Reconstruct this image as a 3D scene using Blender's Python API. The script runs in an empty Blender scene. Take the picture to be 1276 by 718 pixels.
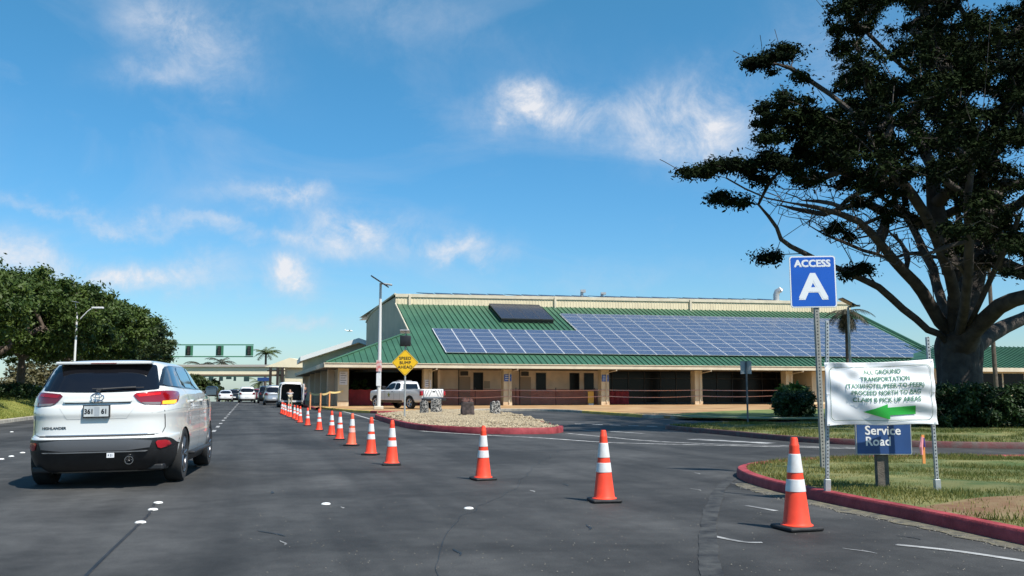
import bpy, bmesh, math, random
import numpy as np
from mathutils import Vector, Matrix, noise as mnoise
from mathutils.bvhtree import BVHTree
from mathutils.geometry import delaunay_2d_cdt
random.seed(7); RNG = np.random.default_rng(7)
PI = math.pi
sc = bpy.context.scene
COL = sc.collection

# ------------------------------------------------------------------ camera model
F = 1150.0; CH = 1.3
PITCH = math.atan(128 / F)
cp, sp = math.cos(PITCH), math.sin(PITCH)
def ray(px, py):
    xc = (px - 638) / F; yc = (359 - py) / F
    return Vector((xc, cp - yc * sp, sp + yc * cp))
def at(px, py, Y):
    r = ray(px, py); r = r * (Y / r.y)
    return Vector((r.x, r.y, r.z + CH))
def gp(px, py, z=0.0):
    r = ray(px, py); r = r * ((z - CH) / r.z)
    return Vector((r.x, r.y, z))
# road frame: b to the right across the road, a along it
_rv = 327 / (F / cp); RA = math.atan(_rv); RS, RC = math.sin(RA), math.cos(RA)
def RB(b, a, z=0.0): return Vector((b * RC - a * RS, b * RS + a * RC, z))
def toBA(v): return (v.x * RC + v.y * RS, -v.x * RS + v.y * RC)
def b_at(px, a):
    r = (px - 638) / (F / cp)
    return a * (RS + r * RC) / (RC - r * RS)

cam = bpy.data.cameras.new("camera"); camo = bpy.data.objects.new("camera", cam); COL.objects.link(camo)
camo.location = (0, 0, CH); camo.rotation_euler = (PI / 2 + PITCH, 0, 0)
cam.sensor_width = 36; cam.lens = 36 * F / 1276; cam.clip_end = 5000; cam.clip_start = .1
sc.camera = camo

# ------------------------------------------------------------------ materials
MATS = {}
def lin(c): return tuple(((v + .055) / 1.055) ** 2.4 if v > .04045 else v / 12.92 for v in c)
def mat(name, col, rough=.6, metal=0, var=0, vscale=5, bump=0, bscale=60, coat=0, spec=.5, emit=None, estr=1,
        col2=None, trans=0, detail=6, alpha=None, var2=0, v2scale=.3):
    if name in MATS: return MATS[name]
    m = bpy.data.materials.new(name); m.use_nodes = True; MATS[name] = m
    nt = m.node_tree; N = nt.nodes; L = nt.links
    p = N['Principled BSDF']
    p.inputs['Base Color'].default_value = (*col, 1); p.inputs['Roughness'].default_value = rough
    p.inputs['Metallic'].default_value = metal; p.inputs['Coat Weight'].default_value = coat
    p.inputs['Coat Roughness'].default_value = .04
    p.inputs['Specular IOR Level'].default_value = spec
    if emit: p.inputs['Emission Color'].default_value = (*emit, 1); p.inputs['Emission Strength'].default_value = estr
    if alpha is not None: p.inputs['Alpha'].default_value = alpha
    tc = N.new('ShaderNodeTexCoord')
    src = None
    if var or col2:
        nz = N.new('ShaderNodeTexNoise'); nz.inputs['Scale'].default_value = vscale; nz.inputs['Detail'].default_value = detail
        L.new(tc.outputs['Object'], nz.inputs['Vector'])
        cr = N.new('ShaderNodeValToRGB'); cr.color_ramp.elements[0].position = .36; cr.color_ramp.elements[1].position = .64
        c2 = col2 or tuple(min(1, c * (1 + var)) for c in col)
        c1 = col if col2 else tuple(c * (1 - var) for c in col)
        cr.color_ramp.elements[0].color = (*c1, 1); cr.color_ramp.elements[1].color = (*c2, 1)
        L.new(nz.outputs['Fac'], cr.inputs['Fac']); src = cr.outputs['Color']
        if var2:
            n2 = N.new('ShaderNodeTexNoise'); n2.inputs['Scale'].default_value = v2scale; n2.inputs['Detail'].default_value = 5
            L.new(tc.outputs['Object'], n2.inputs['Vector'])
            mr = N.new('ShaderNodeMapRange'); mr.inputs['From Min'].default_value = .3; mr.inputs['From Max'].default_value = .7
            mr.inputs['To Min'].default_value = 1 - var2; mr.inputs['To Max'].default_value = 1 + var2
            L.new(n2.outputs['Fac'], mr.inputs['Value'])
            vm = N.new('ShaderNodeVectorMath'); vm.operation = 'SCALE'
            L.new(src, vm.inputs[0]); L.new(mr.outputs['Result'], vm.inputs['Scale']); src = vm.outputs['Vector']
        L.new(src, p.inputs['Base Color'])
    if bump:
        nb = N.new('ShaderNodeTexNoise'); nb.inputs['Scale'].default_value = bscale; nb.inputs['Detail'].default_value = 4
        L.new(tc.outputs['Object'], nb.inputs['Vector'])
        bp = N.new('ShaderNodeBump'); bp.inputs['Strength'].default_value = bump; bp.inputs['Distance'].default_value = .02
        L.new(nb.outputs['Fac'], bp.inputs['Height']); L.new(bp.outputs['Normal'], p.inputs['Normal'])
    if trans:
        out = N['Material Output']; tr = N.new('ShaderNodeBsdfTranslucent'); mx = N.new('ShaderNodeMixShader')
        mx.inputs['Fac'].default_value = trans
        if src: L.new(src, tr.inputs['Color'])
        else: tr.inputs['Color'].default_value = (*col, 1)
        L.new(p.outputs[0], mx.inputs[1]); L.new(tr.outputs[0], mx.inputs[2]); L.new(mx.outputs[0], out.inputs['Surface'])
    return m

def leafmat(name, c1, c2, trans=.25, rough=.55):
    """leaf colour varies per leaf by a vertex attribute 'tone' and by clump noise"""
    m = mat(name, c1, rough, spec=.3)
    nt = m.node_tree; N = nt.nodes; L = nt.links; p = N['Principled BSDF']
    at_ = N.new('ShaderNodeAttribute'); at_.attribute_name = 'tone'
    mx = N.new('ShaderNodeMix'); mx.data_type = 'RGBA'
    mx.inputs[6].default_value = (*c1, 1); mx.inputs[7].default_value = (*c2, 1)
    L.new(at_.outputs['Fac'], mx.inputs[0]); L.new(mx.outputs[2], p.inputs['Base Color'])
    out = N['Material Output']; tr = N.new('ShaderNodeBsdfTranslucent'); ms = N.new('ShaderNodeMixShader')
    ms.inputs['Fac'].default_value = trans
    L.new(mx.outputs[2], tr.inputs['Color']); L.new(p.outputs[0], ms.inputs[1]); L.new(tr.outputs[0], ms.inputs[2])
    L.new(ms.outputs[0], out.inputs['Surface'])
    return m

# ------------------------------------------------------------------ object helpers
def tag(o, label=None, cat=None, group=None, kind=None):
    if label: o['label'] = label
    if cat: o['category'] = cat
    if group: o['group'] = group
    if kind: o['kind'] = kind
    return o
def empty(name, loc, rz=0, label=None, cat=None, group=None):
    o = bpy.data.objects.new(name, None); COL.objects.link(o); o.location = loc; o.rotation_euler = (0, 0, rz)
    o.empty_display_size = .2
    return tag(o, label, cat, group)
def link(name, me, parent=None):
    o = bpy.data.objects.new(name, me); COL.objects.link(o)
    if parent: o.parent = parent
    return o
def copy_tree(o, parent=None):
    c = o.copy(); COL.objects.link(c); c.parent = parent
    for ch in [k for k in bpy.data.objects if k.parent == o]: copy_tree(ch, c)
    return c
class MB:
    def __init__(s): s.v = []; s.f = []; s.mi = []; s.m = 0
    def add(s, vs, fs):
        n = len(s.v); s.v += [tuple(v) for v in vs]; s.f += [tuple(i + n for i in f) for f in fs]; s.mi += [s.m] * len(fs); return s
    def box(s, lo, hi, M=None):
        x0, y0, z0 = lo; x1, y1, z1 = hi
        vs = [(x0,y0,z0),(x1,y0,z0),(x1,y1,z0),(x0,y1,z0),(x0,y0,z1),(x1,y0,z1),(x1,y1,z1),(x0,y1,z1)]
        if M: vs = [M @ Vector(v) for v in vs]
        return s.add(vs, [(0,3,2,1),(4,5,6,7),(0,1,5,4),(1,2,6,5),(2,3,7,6),(3,0,4,7)])
    def rbox(s, b0, a0, z0, b1, a1, z1):     # box in the road frame
        vs = [RB(b0,a0,z0),RB(b1,a0,z0),RB(b1,a1,z0),RB(b0,a1,z0),RB(b0,a0,z1),RB(b1,a0,z1),RB(b1,a1,z1),RB(b0,a1,z1)]
        return s.add(vs, [(0,3,2,1),(4,5,6,7),(0,1,5,4),(1,2,6,5),(2,3,7,6),(3,0,4,7)])
    def bevbox(s, lo, hi, r=.02, seg=2, M=None):
        bm = bmesh.new(); bmesh.ops.create_cube(bm, size=1)
        for v in bm.verts:
            v.co = Vector([lo[i] + (v.co[i] + .5) * (hi[i] - lo[i]) for i in range(3)])
        bmesh.ops.bevel(bm, geom=bm.edges[:], offset=r, segments=seg, profile=.5, affect='EDGES')
        bm.verts.index_update()
        vs = [(M @ v.co) if M else v.co.copy() for v in bm.verts]; fs = [[v.index for v in f.verts] for f in bm.faces]
        bm.free(); return s.add(vs, fs)
    def tube(s, pts, rs, n=8, cap=True):
        pts = [Vector(p) for p in pts]
        if not hasattr(rs, '__len__'): rs = [rs] * len(pts)
        rings = []; up = None
        for i, p in enumerate(pts):
            t = (pts[min(i+1, len(pts)-1)] - pts[max(i-1, 0)])
            t = t.normalized() if t.length > 1e-9 else Vector((0,0,1))
            if up is None: up = Vector((0,0,1)) if abs(t.z) < .9 else Vector((1,0,0))
            a = t.cross(up)
            if a.length < 1e-4: a = t.cross(Vector((.3,.8,.1)))
            a.normalize(); b = t.cross(a).normalized(); up = -b if False else up
            rings.append([p + (a * math.cos(k*2*PI/n) + b * math.sin(k*2*PI/n)) * rs[i] for k in range(n)])
        vs = [v for r in rings for v in r]; fs = []
        for i in range(len(pts)-1):
            for k in range(n):
                fs.append((i*n+k, i*n+(k+1) % n, (i+1)*n+(k+1) % n, (i+1)*n+k))
        if cap: fs.append(tuple(range(n))[::-1]); fs.append(tuple((len(pts)-1)*n + k for k in range(n)))
        return s.add(vs, fs)
    def lathe(s, prof, n=24, M=None, axis='z'):
        vs = []; fs = []
        for r, h in prof:
            for k in range(n):
                c, q = math.cos(2*PI*k/n)*r, math.sin(2*PI*k/n)*r
                v = Vector((c, q, h)) if axis == 'z' else Vector((h, c, q))
                vs.append(M @ v if M else v)
        for i in range(len(prof)-1):
            for k in range(n): fs.append((i*n+k, i*n+(k+1) % n, (i+1)*n+(k+1) % n, (i+1)*n+k))
        return s.add(vs, fs)
    def poly(s, pts, z0=None, z1=None):
        """closed 2D outline (x,y) prism, or flat sheet when z1 is None"""
        pts = [Vector(p[:2]) for p in pts]; n = len(pts)
        area = sum(pts[i].x*pts[(i+1) % n].y - pts[(i+1) % n].x*pts[i].y for i in range(n))
        if area < 0: pts = pts[::-1]
        r = delaunay_2d_cdt(pts, [(i, (i+1) % n) for i in range(n)], [], 1, 1e-5)
        V2, T = r[0], r[2]
        if z1 is None: return s.add([(v.x, v.y, z0) for v in V2], [tuple(t) for t in T])
        s.add([(v.x, v.y, z1) for v in V2], [tuple(t) for t in T])
        vs = [(p.x, p.y, z0) for p in pts] + [(p.x, p.y, z1) for p in pts]
        return s.add(vs, [(i, (i+1) % n, n+(i+1) % n, n+i) for i in range(n)])
    def build(s, name, mats, parent=None, smooth=False, loc=None, **kw):
        me = bpy.data.meshes.new(name); me.from_pydata([tuple(v) for v in s.v], [], s.f)
        if not isinstance(mats, (list, tuple)): mats = [mats]
        for m in mats: me.materials.append(m)
        if len(mats) > 1: me.polygons.foreach_set('material_index', s.mi)
        me.update()
        if smooth:
            me.polygons.foreach_set('use_smooth', [True]*len(me.polygons))
            try: me.set_sharp_from_angle(angle=math.radians(40))
            except Exception: pass
        o = link(name, me, parent)
        if loc is not None: o.location = loc
        return tag(o, **kw) if kw else o

def catmull(pts, closed=False, per=8):
    P = [Vector(p) for p in pts]; n = len(P); out = []
    rng = range(n) if closed else range(n-1)
    for i in rng:
        if closed: p0, p1, p2, p3 = P[(i-1) % n], P[i], P[(i+1) % n], P[(i+2) % n]
        else: p0, p1, p2, p3 = P[max(i-1,0)], P[i], P[i+1], P[min(i+2,n-1)]
        for k in range(per):
            t = k/per
            out.append(.5*((2*p1)+(p2-p0)*t+(2*p0-5*p1+4*p2-p3)*t*t+(3*p1-p0-3*p2+p3)*t**3))
    if not closed: out.append(P[-1].copy())
    return out
def offset_loop(pts, d):
    """closed loop in xy moved inwards by d"""
    n = len(pts); A = sum(pts[i].x*pts[(i+1)%n].y-pts[(i+1)%n].x*pts[i].y for i in range(n)); sg = 1 if A > 0 else -1
    out = []
    for i in range(n):
        t = (pts[(i+1) % n]-pts[i-1]); t.z = 0
        if t.length < 1e-6: out.append(pts[i].copy()); continue
        t.normalize(); out.append(pts[i] + Vector((-t.y, t.x, 0))*d*sg)
    return out
def arrays_mesh(name, V, Fq, mats, tone=None, parent=None):
    """V (n,3) array, Fq (m,k) int array"""
    me = bpy.data.meshes.new(name); n, m, k = len(V), len(Fq), Fq.shape[1]
    me.vertices.add(n); me.vertices.foreach_set('co', V.astype(np.float32).ravel())
    me.loops.add(m*k); me.loops.foreach_set('vertex_index', Fq.astype(np.int32).ravel())
    me.polygons.add(m); me.polygons.foreach_set('loop_start', np.arange(0, m*k, k, dtype=np.int32))
    me.polygons.foreach_set('loop_total', np.full(m, k, dtype=np.int32))
    if tone is not None:
        a = me.attributes.new('tone', 'FLOAT', 'POINT'); a.data.foreach_set('value', tone.astype(np.float32))
    me.materials.append(mats); me.update(calc_edges=True); me.validate()
    return link(name, me, parent)

# 3D text as mesh arrays
def text_mesh(txt, size, align='CENTER', bold=.0, ext=.0, spacing=1.0, line=1.0):
    cu = bpy.data.curves.new('t', 'FONT'); cu.body = txt; cu.size = size; cu.align_x = align; cu.align_y = 'CENTER'
    cu.offset = 0; cu.extrude = ext; cu.space_character = spacing; cu.space_line = line; cu.resolution_u = 3
    ob = bpy.data.objects.new('t', cu); COL.objects.link(ob)
    bpy.context.view_layer.update()
    me = bpy.data.meshes.new_from_object(ob)
    V = [v.co.copy() for v in me.vertices]; Fs = [tuple(p.vertices) for p in me.polygons]
    bpy.data.objects.remove(ob); bpy.data.curves.remove(cu); bpy.data.meshes.remove(me)
    if bold:                       # a heavier stroke: shifted copies, each a hair in front of the last
        V0, F0 = V, Fs; V, Fs = [], []
        for k, (dx, dy) in enumerate(((-1,-1),(1,-1),(-1,1),(1,1),(0,0))):
            n0 = len(V); V += [Vector((v.x+dx*bold, v.y+dy*bold, k*.0004)) for v in V0]; Fs += [tuple(i+n0 for i in f) for f in F0]
    return V, Fs
def cdt_fill(outline, res):
    """outline list of 2D -> (verts2d, tris, boundary count)"""
    pts = []
    n = len(outline)
    for i in range(n):
        a = Vector(outline[i]); b = Vector(outline[(i+1) % n]); k = max(1, int((b-a).length/res))
        for j in range(k): pts.append(a.lerp(b, j/k))
    nb = len(pts)
    area = sum(pts[i].x*pts[(i+1)%nb].y-pts[(i+1)%nb].x*pts[i].y for i in range(nb))
    if area < 0: pts = pts[::-1]
    xs = [p.x for p in pts]; ys = [p.y for p in pts]
    def inside(x, y):
        c = False; j = nb-1
        for i in range(nb):
            if (pts[i].y > y) != (pts[j].y > y) and x < (pts[j].x-pts[i].x)*(y-pts[i].y)/(pts[j].y-pts[i].y)+pts[i].x: c = not c
            j = i
        return c
    inner = []
    x = min(xs)+res*.5
    while x < max(xs):
        y = min(ys)+res*.5
        while y < max(ys):
            if inside(x, y) and min((Vector((x,y))-p).length for p in pts) > res*.45: inner.append(Vector((x, y)))
            y += res
        x += res
    r = delaunay_2d_cdt(pts+inner, [(i, (i+1) % nb) for i in range(nb)], [], 1, 1e-6)
    T = [tuple(t) for t in r[2]]
    return [Vector(v) for v in r[0]], T

# ------------------------------------------------------------------ world and sun
SUN_EL = math.radians(55); SUN_AZ = math.atan2(.73, -.68)
w = bpy.data.worlds.new("World"); sc.world = w; w.use_nodes = True
nt = w.node_tree; N = nt.nodes; L = nt.links
bg = N['Background']; bg.inputs['Strength'].default_value = .1
sky = N.new('ShaderNodeTexSky'); sky.sky_type = 'NISHITA'; sky.sun_disc = False
sky.sun_elevation = SUN_EL; sky.sun_rotation = SUN_AZ; sky.air_density = 1.25; sky.dust_density = .35; sky.ozone_density = 1.6
hs = N.new('ShaderNodeHueSaturation'); hs.inputs['Saturation'].default_value = 1.22; hs.inputs['Value'].default_value = .90
# the clear trade-wind air keeps the sky blue down to the horizon
tcs = N.new('ShaderNodeTexCoord'); sx = N.new('ShaderNodeSeparateXYZ'); L.new(tcs.outputs['Generated'], sx.inputs[0])
rmp = N.new('ShaderNodeValToRGB'); rmp.color_ramp.elements[0].position = 0; rmp.color_ramp.elements[0].color = (.60,.81,1.14,1)
rmp.color_ramp.elements[1].position = .42; rmp.color_ramp.elements[1].color = (.76,.99,1.02,1)
L.new(sx.outputs['Z'], rmp.inputs[0]); gm = N.new('ShaderNodeVectorMath'); gm.operation = 'MULTIPLY'
L.new(sky.outputs[0], gm.inputs[0]); L.new(rmp.outputs[0], gm.inputs[1]); L.new(gm.outputs[0], hs.inputs['Color'])
tc = N.new('ShaderNodeTexCoord')
def vmath(op, a=None, b=None):
    n = N.new('ShaderNodeVectorMath'); n.operation = op
    for i, x in enumerate((a, b)):
        if x is None: continue
        if isinstance(x, tuple): n.inputs[i].default_value = x
        else: L.new(x, n.inputs[i])
    return n
def math_(op, a, b=None, c=None):
    n = N.new('ShaderNodeMath'); n.operation = op
    for i, x in enumerate((a, b, c)):
        if x is None: continue
        if isinstance(x, (int, float)): n.inputs[i].default_value = x
        else: L.new(x, n.inputs[i])
    return n.outputs[0]
# clouds: soft puffs at fixed compass directions, broken up by noise on the direction vector
nd = N.new('ShaderNodeTexNoise'); nd.inputs['Scale'].default_value = 9; nd.inputs['Detail'].default_value = 8; nd.inputs['Roughness'].default_value = .62
L.new(tc.outputs['Generated'], nd.inputs['Vector'])
dv = vmath('SUBTRACT', nd.outputs['Color'], (.5, .5, .5)); dv2 = vmath('SCALE', dv.outputs[0]); dv2.inputs['Scale'].default_value = .11
dirv = vmath('ADD', tc.outputs['Generated'], dv2.outputs[0])
nf = N.new('ShaderNodeTexNoise'); nf.inputs['Scale'].default_value = 17; nf.inputs['Detail'].default_value = 13; nf.inputs['Roughness'].default_value = .68; nf.inputs['Distortion'].default_value = .4
L.new(tc.outputs['Generated'], nf.inputs['Vector'])
CL = [(690,146,80,30,.85,-8),(655,122,32,24,.7,0),(848,146,72,42,.72,0),(905,180,60,24,.6,10),(1025,60,60,55,.35,0),(235,45,72,40,.62,-25),(185,98,50,18,.4,0),
      (447,288,78,24,1.0,0),(355,351,34,20,.95,0),(195,335,70,20,.75,0),(120,338,60,18,.6,0),(5,322,60,26,.75,0),(110,266,210,7,.5,-7),(310,292,130,7,.38,-8),(320,248,50,14,.6,0),(370,246,30,10,.5,0),(385,405,40,10,.5,0),(575,316,50,12,.55,0),
      (480,25,170,28,.22,-8),(585,312,60,14,.3,0),(390,405,60,12,.22,0),(760,345,150,12,.18,0),
      (-300,150,120,40,.8,0),(-700,220,160,50,.8,0),(1700,200,180,60,.9,0),(2300,120,200,60,.7,0)]
tot = None
for (px, py, rx, ry, st, rot) in CL:
    c = ray(px, py).normalized(); right = Vector((c.y, -c.x, 0)).normalized(); upv = right.cross(c)
    th = math.radians(rot); r2 = right*math.cos(th)+upv*math.sin(th); u2 = -right*math.sin(th)+upv*math.cos(th)
    k = F/cp
    sb = vmath('SUBTRACT', dirv.outputs[0], tuple(c))
    e1 = vmath('DOT_PRODUCT', sb.outputs[0], tuple(r2*(k/rx))).outputs['Value']
    e2 = vmath('DOT_PRODUCT', sb.outputs[0], tuple(u2*(k/ry))).outputs['Value']
    fr = vmath('DOT_PRODUCT', dirv.outputs[0], tuple(c)).outputs['Value']
    q = math_('ADD', math_('MULTIPLY', e1, e1), math_('MULTIPLY', e2, e2))
    g = math_('MULTIPLY', math_('EXPONENT', math_('MULTIPLY', q, -.9)), st*.82)
    g = math_('MULTIPLY', g, math_('GREATER_THAN', fr, .5))
    tot = g if tot is None else math_('ADD', tot, g)
shp = math_('MULTIPLY', tot, math_('MULTIPLY_ADD', nf.outputs['Fac'], 3.6, -1.0))
# faint high veil everywhere
nv = N.new('ShaderNodeTexNoise'); nv.inputs['Scale'].default_value = 2.6; nv.inputs['Detail'].default_value = 8; nv.inputs['Roughness'].default_value = .6; nv.inputs['Distortion'].default_value = 1.2
mp = N.new('ShaderNodeMapping'); mp.inputs['Scale'].default_value = (.8, .8, 2.6); L.new(tc.outputs['Generated'], mp.inputs[0]); L.new(mp.outputs[0], nv.inputs['Vector'])
veil = math_('MULTIPLY', math_('MAXIMUM', math_('SUBTRACT', nv.outputs['Fac'], .5), 0), .9)
cf = N.new('ShaderNodeClamp'); L.new(math_('ADD', shp, veil), cf.inputs[0]); cf.inputs[2].default_value = .93
cc = N.new('ShaderNodeMix'); cc.data_type = 'RGBA'; cc.inputs[6].default_value = (3.9, 4.5, 5.4, 1); cc.inputs[7].default_value = (6.0, 6.0, 6.2, 1)
L.new(cf.outputs[0], cc.inputs[0])
mxw = N.new('ShaderNodeMix'); mxw.data_type = 'RGBA'
L.new(cf.outputs[0], mxw.inputs[0]); L.new(hs.outputs[0], mxw.inputs[6]); L.new(cc.outputs[2], mxw.inputs[7]); L.new(mxw.outputs[2], bg.inputs['Color'])

sl = bpy.data.lights.new("sun", 'SUN'); sl.energy = 4.6; sl.angle = math.radians(.5); sl.color = (1, .95, .87)
so = bpy.data.objects.new("sun", sl); COL.objects.link(so)
sd = Vector((math.sin(SUN_AZ)*math.cos(SUN_EL), math.cos(SUN_AZ)*math.cos(SUN_EL), math.sin(SUN_EL)))
so.rotation_euler = (-sd).to_track_quat('-Z', 'Y').to_euler()
sc.view_settings.view_transform = 'Standard'; sc.view_settings.look = 'None'; sc.view_settings.exposure = .55; sc.view_settings.gamma = 1

# ------------------------------------------------------------------ ground and roads
def ground_z(a): return 0.0 if a < 118 else -.02*(a-118)
def strip(name, b0, b1, dz, m, a0=-60, a1=1600, nb=1):
    mb = MB(); As = [a0, 118, 160, 300, a1]
    for i in range(len(As)-1):
        vs = [RB(b0, As[i], ground_z(As[i])+dz), RB(b1, As[i], ground_z(As[i])+dz), RB(b1, As[i+1], ground_z(As[i+1])+dz), RB(b0, As[i+1], ground_z(As[i+1])+dz)]
        mb.add(vs, [(0,1,2,3)])
    return mb.build(name, m, kind='structure')
m_earth = mat('dry_grass_earth', (.07,.085,.025), .95, col2=(.14,.12,.05), vscale=.6, bump=.3, bscale=20)
strip('ground', -1500, 1500, -.02, m_earth, a0=-300)

def asphalt():
    m = bpy.data.materials.new('asphalt'); m.use_nodes = True; nt = m.node_tree; N = nt.nodes; L = nt.links
    p = N['Principled BSDF']; p.inputs['Roughness'].default_value = .78; p.inputs['Specular IOR Level'].default_value = .35
    tc = N.new('ShaderNodeTexCoord')
    def nz(scale, detail=6, rough=.6, vec=None, dist=0):
        n = N.new('ShaderNodeTexNoise'); n.inputs['Scale'].default_value = scale; n.inputs['Detail'].default_value = detail
        n.inputs['Roughness'].default_value = rough; n.inputs['Distortion'].default_value = dist
        L.new(vec or tc.outputs['Object'], n.inputs['Vector']); return n.outputs['Fac']
    def mr(x, a, b, c, d):
        n = N.new('ShaderNodeMapRange'); n.inputs[1].default_value = a; n.inputs[2].default_value = b; n.inputs[3].default_value = c; n.inputs[4].default_value = d
        L.new(x, n.inputs[0]); return n.outputs[0]
    def mul(a, b):
        n = N.new('ShaderNodeMath'); n.operation = 'MULTIPLY'; L.new(a, n.inputs[0])
        if isinstance(b, float): n.inputs[1].default_value = b
        else: L.new(b, n.inputs[1])
        return n.outputs[0]
    mp = N.new('ShaderNodeMapping'); mp.inputs['Rotation'].default_value = (0, 0, RA*-1); mp.inputs['Scale'].default_value = (1.0, .06, 1)
    # traffic wear stretched along the road
    vr = N.new('ShaderNodeVectorRotate'); vr.rotation_type = 'Z_AXIS'; vr.inputs['Angle'].default_value = -RA
    L.new(tc.outputs['Object'], vr.inputs['Vector'])
    mp = N.new('ShaderNodeMapping'); mp.inputs['Scale'].default_value = (.9, .05, 1); L.new(vr.outputs[0], mp.inputs[0])
    f = mr(nz(1.0, 5, .55, mp.outputs[0]), .38, .62, .72, 1.30)
    f = mul(f, mr(nz(.30, 7, .62, dist=.6), .40, .60, .62, 1.25))
    f = mul(f, mr(nz(3.0, 8, .7), .38, .62, .84, 1.16))
    f = mul(f, mr(nz(70, 3, .7), .25, .75, .6, 1.4))
    # light worn streaks and scuffs
    sc_ = mr(nz(1.3, 10, .75, dist=1.5), .66, .78, 0, .35)
    # fine pale aggregate
    vo = N.new('ShaderNodeTexVoronoi'); vo.inputs['Scale'].default_value = 60; L.new(tc.outputs['Object'], vo.inputs['Vector'])
    ag = mr(vo.outputs['Distance'], .0, .22, .55, 0)
    sm = N.new('ShaderNodeMath'); sm.operation = 'ADD'; L.new(f, sm.inputs[0]); L.new(sc_, sm.inputs[1])
    s2 = N.new('ShaderNodeMath'); s2.operation = 'ADD'; L.new(sm.outputs[0], s2.inputs[0]); L.new(ag, s2.inputs[1])
    vm = N.new('ShaderNodeVectorMath'); vm.operation = 'SCALE'; vm.inputs[0].default_value = (.044, .0435, .042); L.new(s2.outputs[0], vm.inputs['Scale'])
    L.new(vm.outputs[0], p.inputs['Base Color'])
    bp = N.new('ShaderNodeBump'); bp.inputs['Strength'].default_value = .5; bp.inputs['Distance'].default_value = .008
    L.new(nz(90, 4, .7), bp.inputs['Height']); L.new(bp.outputs[0], p.inputs['Normal'])
    return m
m_asph = asphalt()
mb = MB()
As = [-60, 118, 160, 300, 900]
for i in range(4):
    mb.add([RB(-9.45, As[i], ground_z(As[i])), RB(5.2, As[i], ground_z(As[i])), RB(5.2, As[i+1], ground_z(As[i+1])), RB(-9.45, As[i+1], ground_z(As[i+1]))], [(0,1,2,3)])
mb.add([RB(5.2, -60), RB(110, -60), RB(110, 74), RB(5.2, 74)], [(0,1,2,3)])
mb.build('road', m_asph, kind='structure')

m_white = mat('white_road_paint', (.50,.49,.47), .7, col2=(.16,.16,.155), vscale=4, detail=9)
m_worn = mat('worn_white_paint', (.4,.4,.39), .75, col2=(.1,.1,.1), vscale=2.5, detail=10)
def paint(name, pxs, width, label, m=m_white, z=.005, smooth=True, group=None):
    P = [gp(x, y, z) for x, y in pxs]
    if smooth and len(P) > 2: P = catmull(P)
    mb = MB(); n = len(P)
    for i, p in enumerate(P):
        t = P[min(i+1, n-1)]-P[max(i-1, 0)]; t.normalize(); s = Vector((-t.y, t.x, 0))*width/2
        mb.v += [tuple(p+s), tuple(p-s)]
    mb.f = [(2*i, 2*i+1, 2*i+3, 2*i+2) for i in range(n-1)]; mb.mi = [0]*(n-1)
    return mb.build(name, m, kind='structure')
def ba_paint(b, a0, a1, wd=.12):
    return MB().add([RB(b-wd/2, a0, .005), RB(b+wd/2, a0, .005), RB(b+wd/2, a1, .005), RB(b-wd/2, a1, .005)], [(0,1,2,3)])
# lane dashes
mb = MB(); a = 31.0
while a < 116:
    q = ba_paint(-1.07, a, a+(1.5 if int(a*10) % 3 else 1.0), .12); mb.add(q.v, q.f); a += 3.7
a = 33
while a < 116:
    q = ba_paint(-4.6, a, a+1.2, .1); mb.add(q.v, q.f); a += 11
mb.build('lane_marking', m_white, kind='structure')
paint('edge_line_marking', [(412,509),(436,515),(466,523.5)], .14, '')
paint('island_line_marking', [(524,537),(560,539.5),(610,542.5),(660,545),(706,548),(760,551.5),(850,554),(960,556.5),(1100,560)], .16, '')
paint('turn_line_marking', [(706,540),(760,545),(803,549),(880,553),(960,555),(1090,558.5)], .13, '')
paint('gore_line_marking', [(727,536.3),(757,537.5),(802,540.3)], .2, '', m_worn)
paint('stop_line_marking', [(863,547.2),(905,549.5),(962,552.5)], .5, '', m_worn)
paint('edge_stripe_marking', [(1117,678.5),(1195,687),(1290,701)], .08, '', m_worn)
paint('stall_stripe_marking', [(930,630),(967,636.5)], .07, '', m_worn)
paint('faded_stripe_marking', [(885,667),(925,675),(950,676)], .06, '', m_worn)
mb = MB()
for x in (716, 738, 760, 783, 806):
    P0, P1 = gp(x, 528.2+(x-716)*.032, .005), gp(x+13, 528.6+(x-716)*.032, .005)
    s = Vector((0, .22, 0)); mb.add([P0-s, P1-s, P1+s, P0+s], [(0,1,2,3)])
mb.build('skip_line_marking', m_white, kind='structure')
m_tar = mat('black_crack_sealant', (.012,.012,.013), .5, var=.4, vscale=3)
paint('road_seam', [(103,721),(128,696),(150,675),(170,656),(186,640),(193,626)], .03, '', m_tar)
def patchstrip():
    P = catmull([gp(x, y, .006) for x, y in [(890,730),(884,700),(882,670),(884,645),(890,625),(899,607),(912,595)]], per=14)
    mb = MB(); n = len(P)
    for i, p in enumerate(P):
        t = P[min(i+1,n-1)]-P[max(i-1,0)]; t.normalize(); s = Vector((-t.y, t.x, 0))
        w0 = .08+.02*mnoise.noise(p*1.4)+random.uniform(-.005,.005); w1 = .08+.02*mnoise.noise(p*1.4+Vector((9,0,0)))+random.uniform(-.005,.005)
        mb.v += [tuple(p+s*w0), tuple(p-s*w1)]
    mb.f = [(2*i,2*i+1,2*i+3,2*i+2) for i in range(n-1)]; mb.mi = [0]*(n-1)
    mb.build('trench_patch', mat('patched_asphalt_strip', (.012,.012,.013), .8, col2=(.055,.055,.052), vscale=5, detail=10, bump=.4, bscale=40), kind='structure')
patchstrip()

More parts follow.
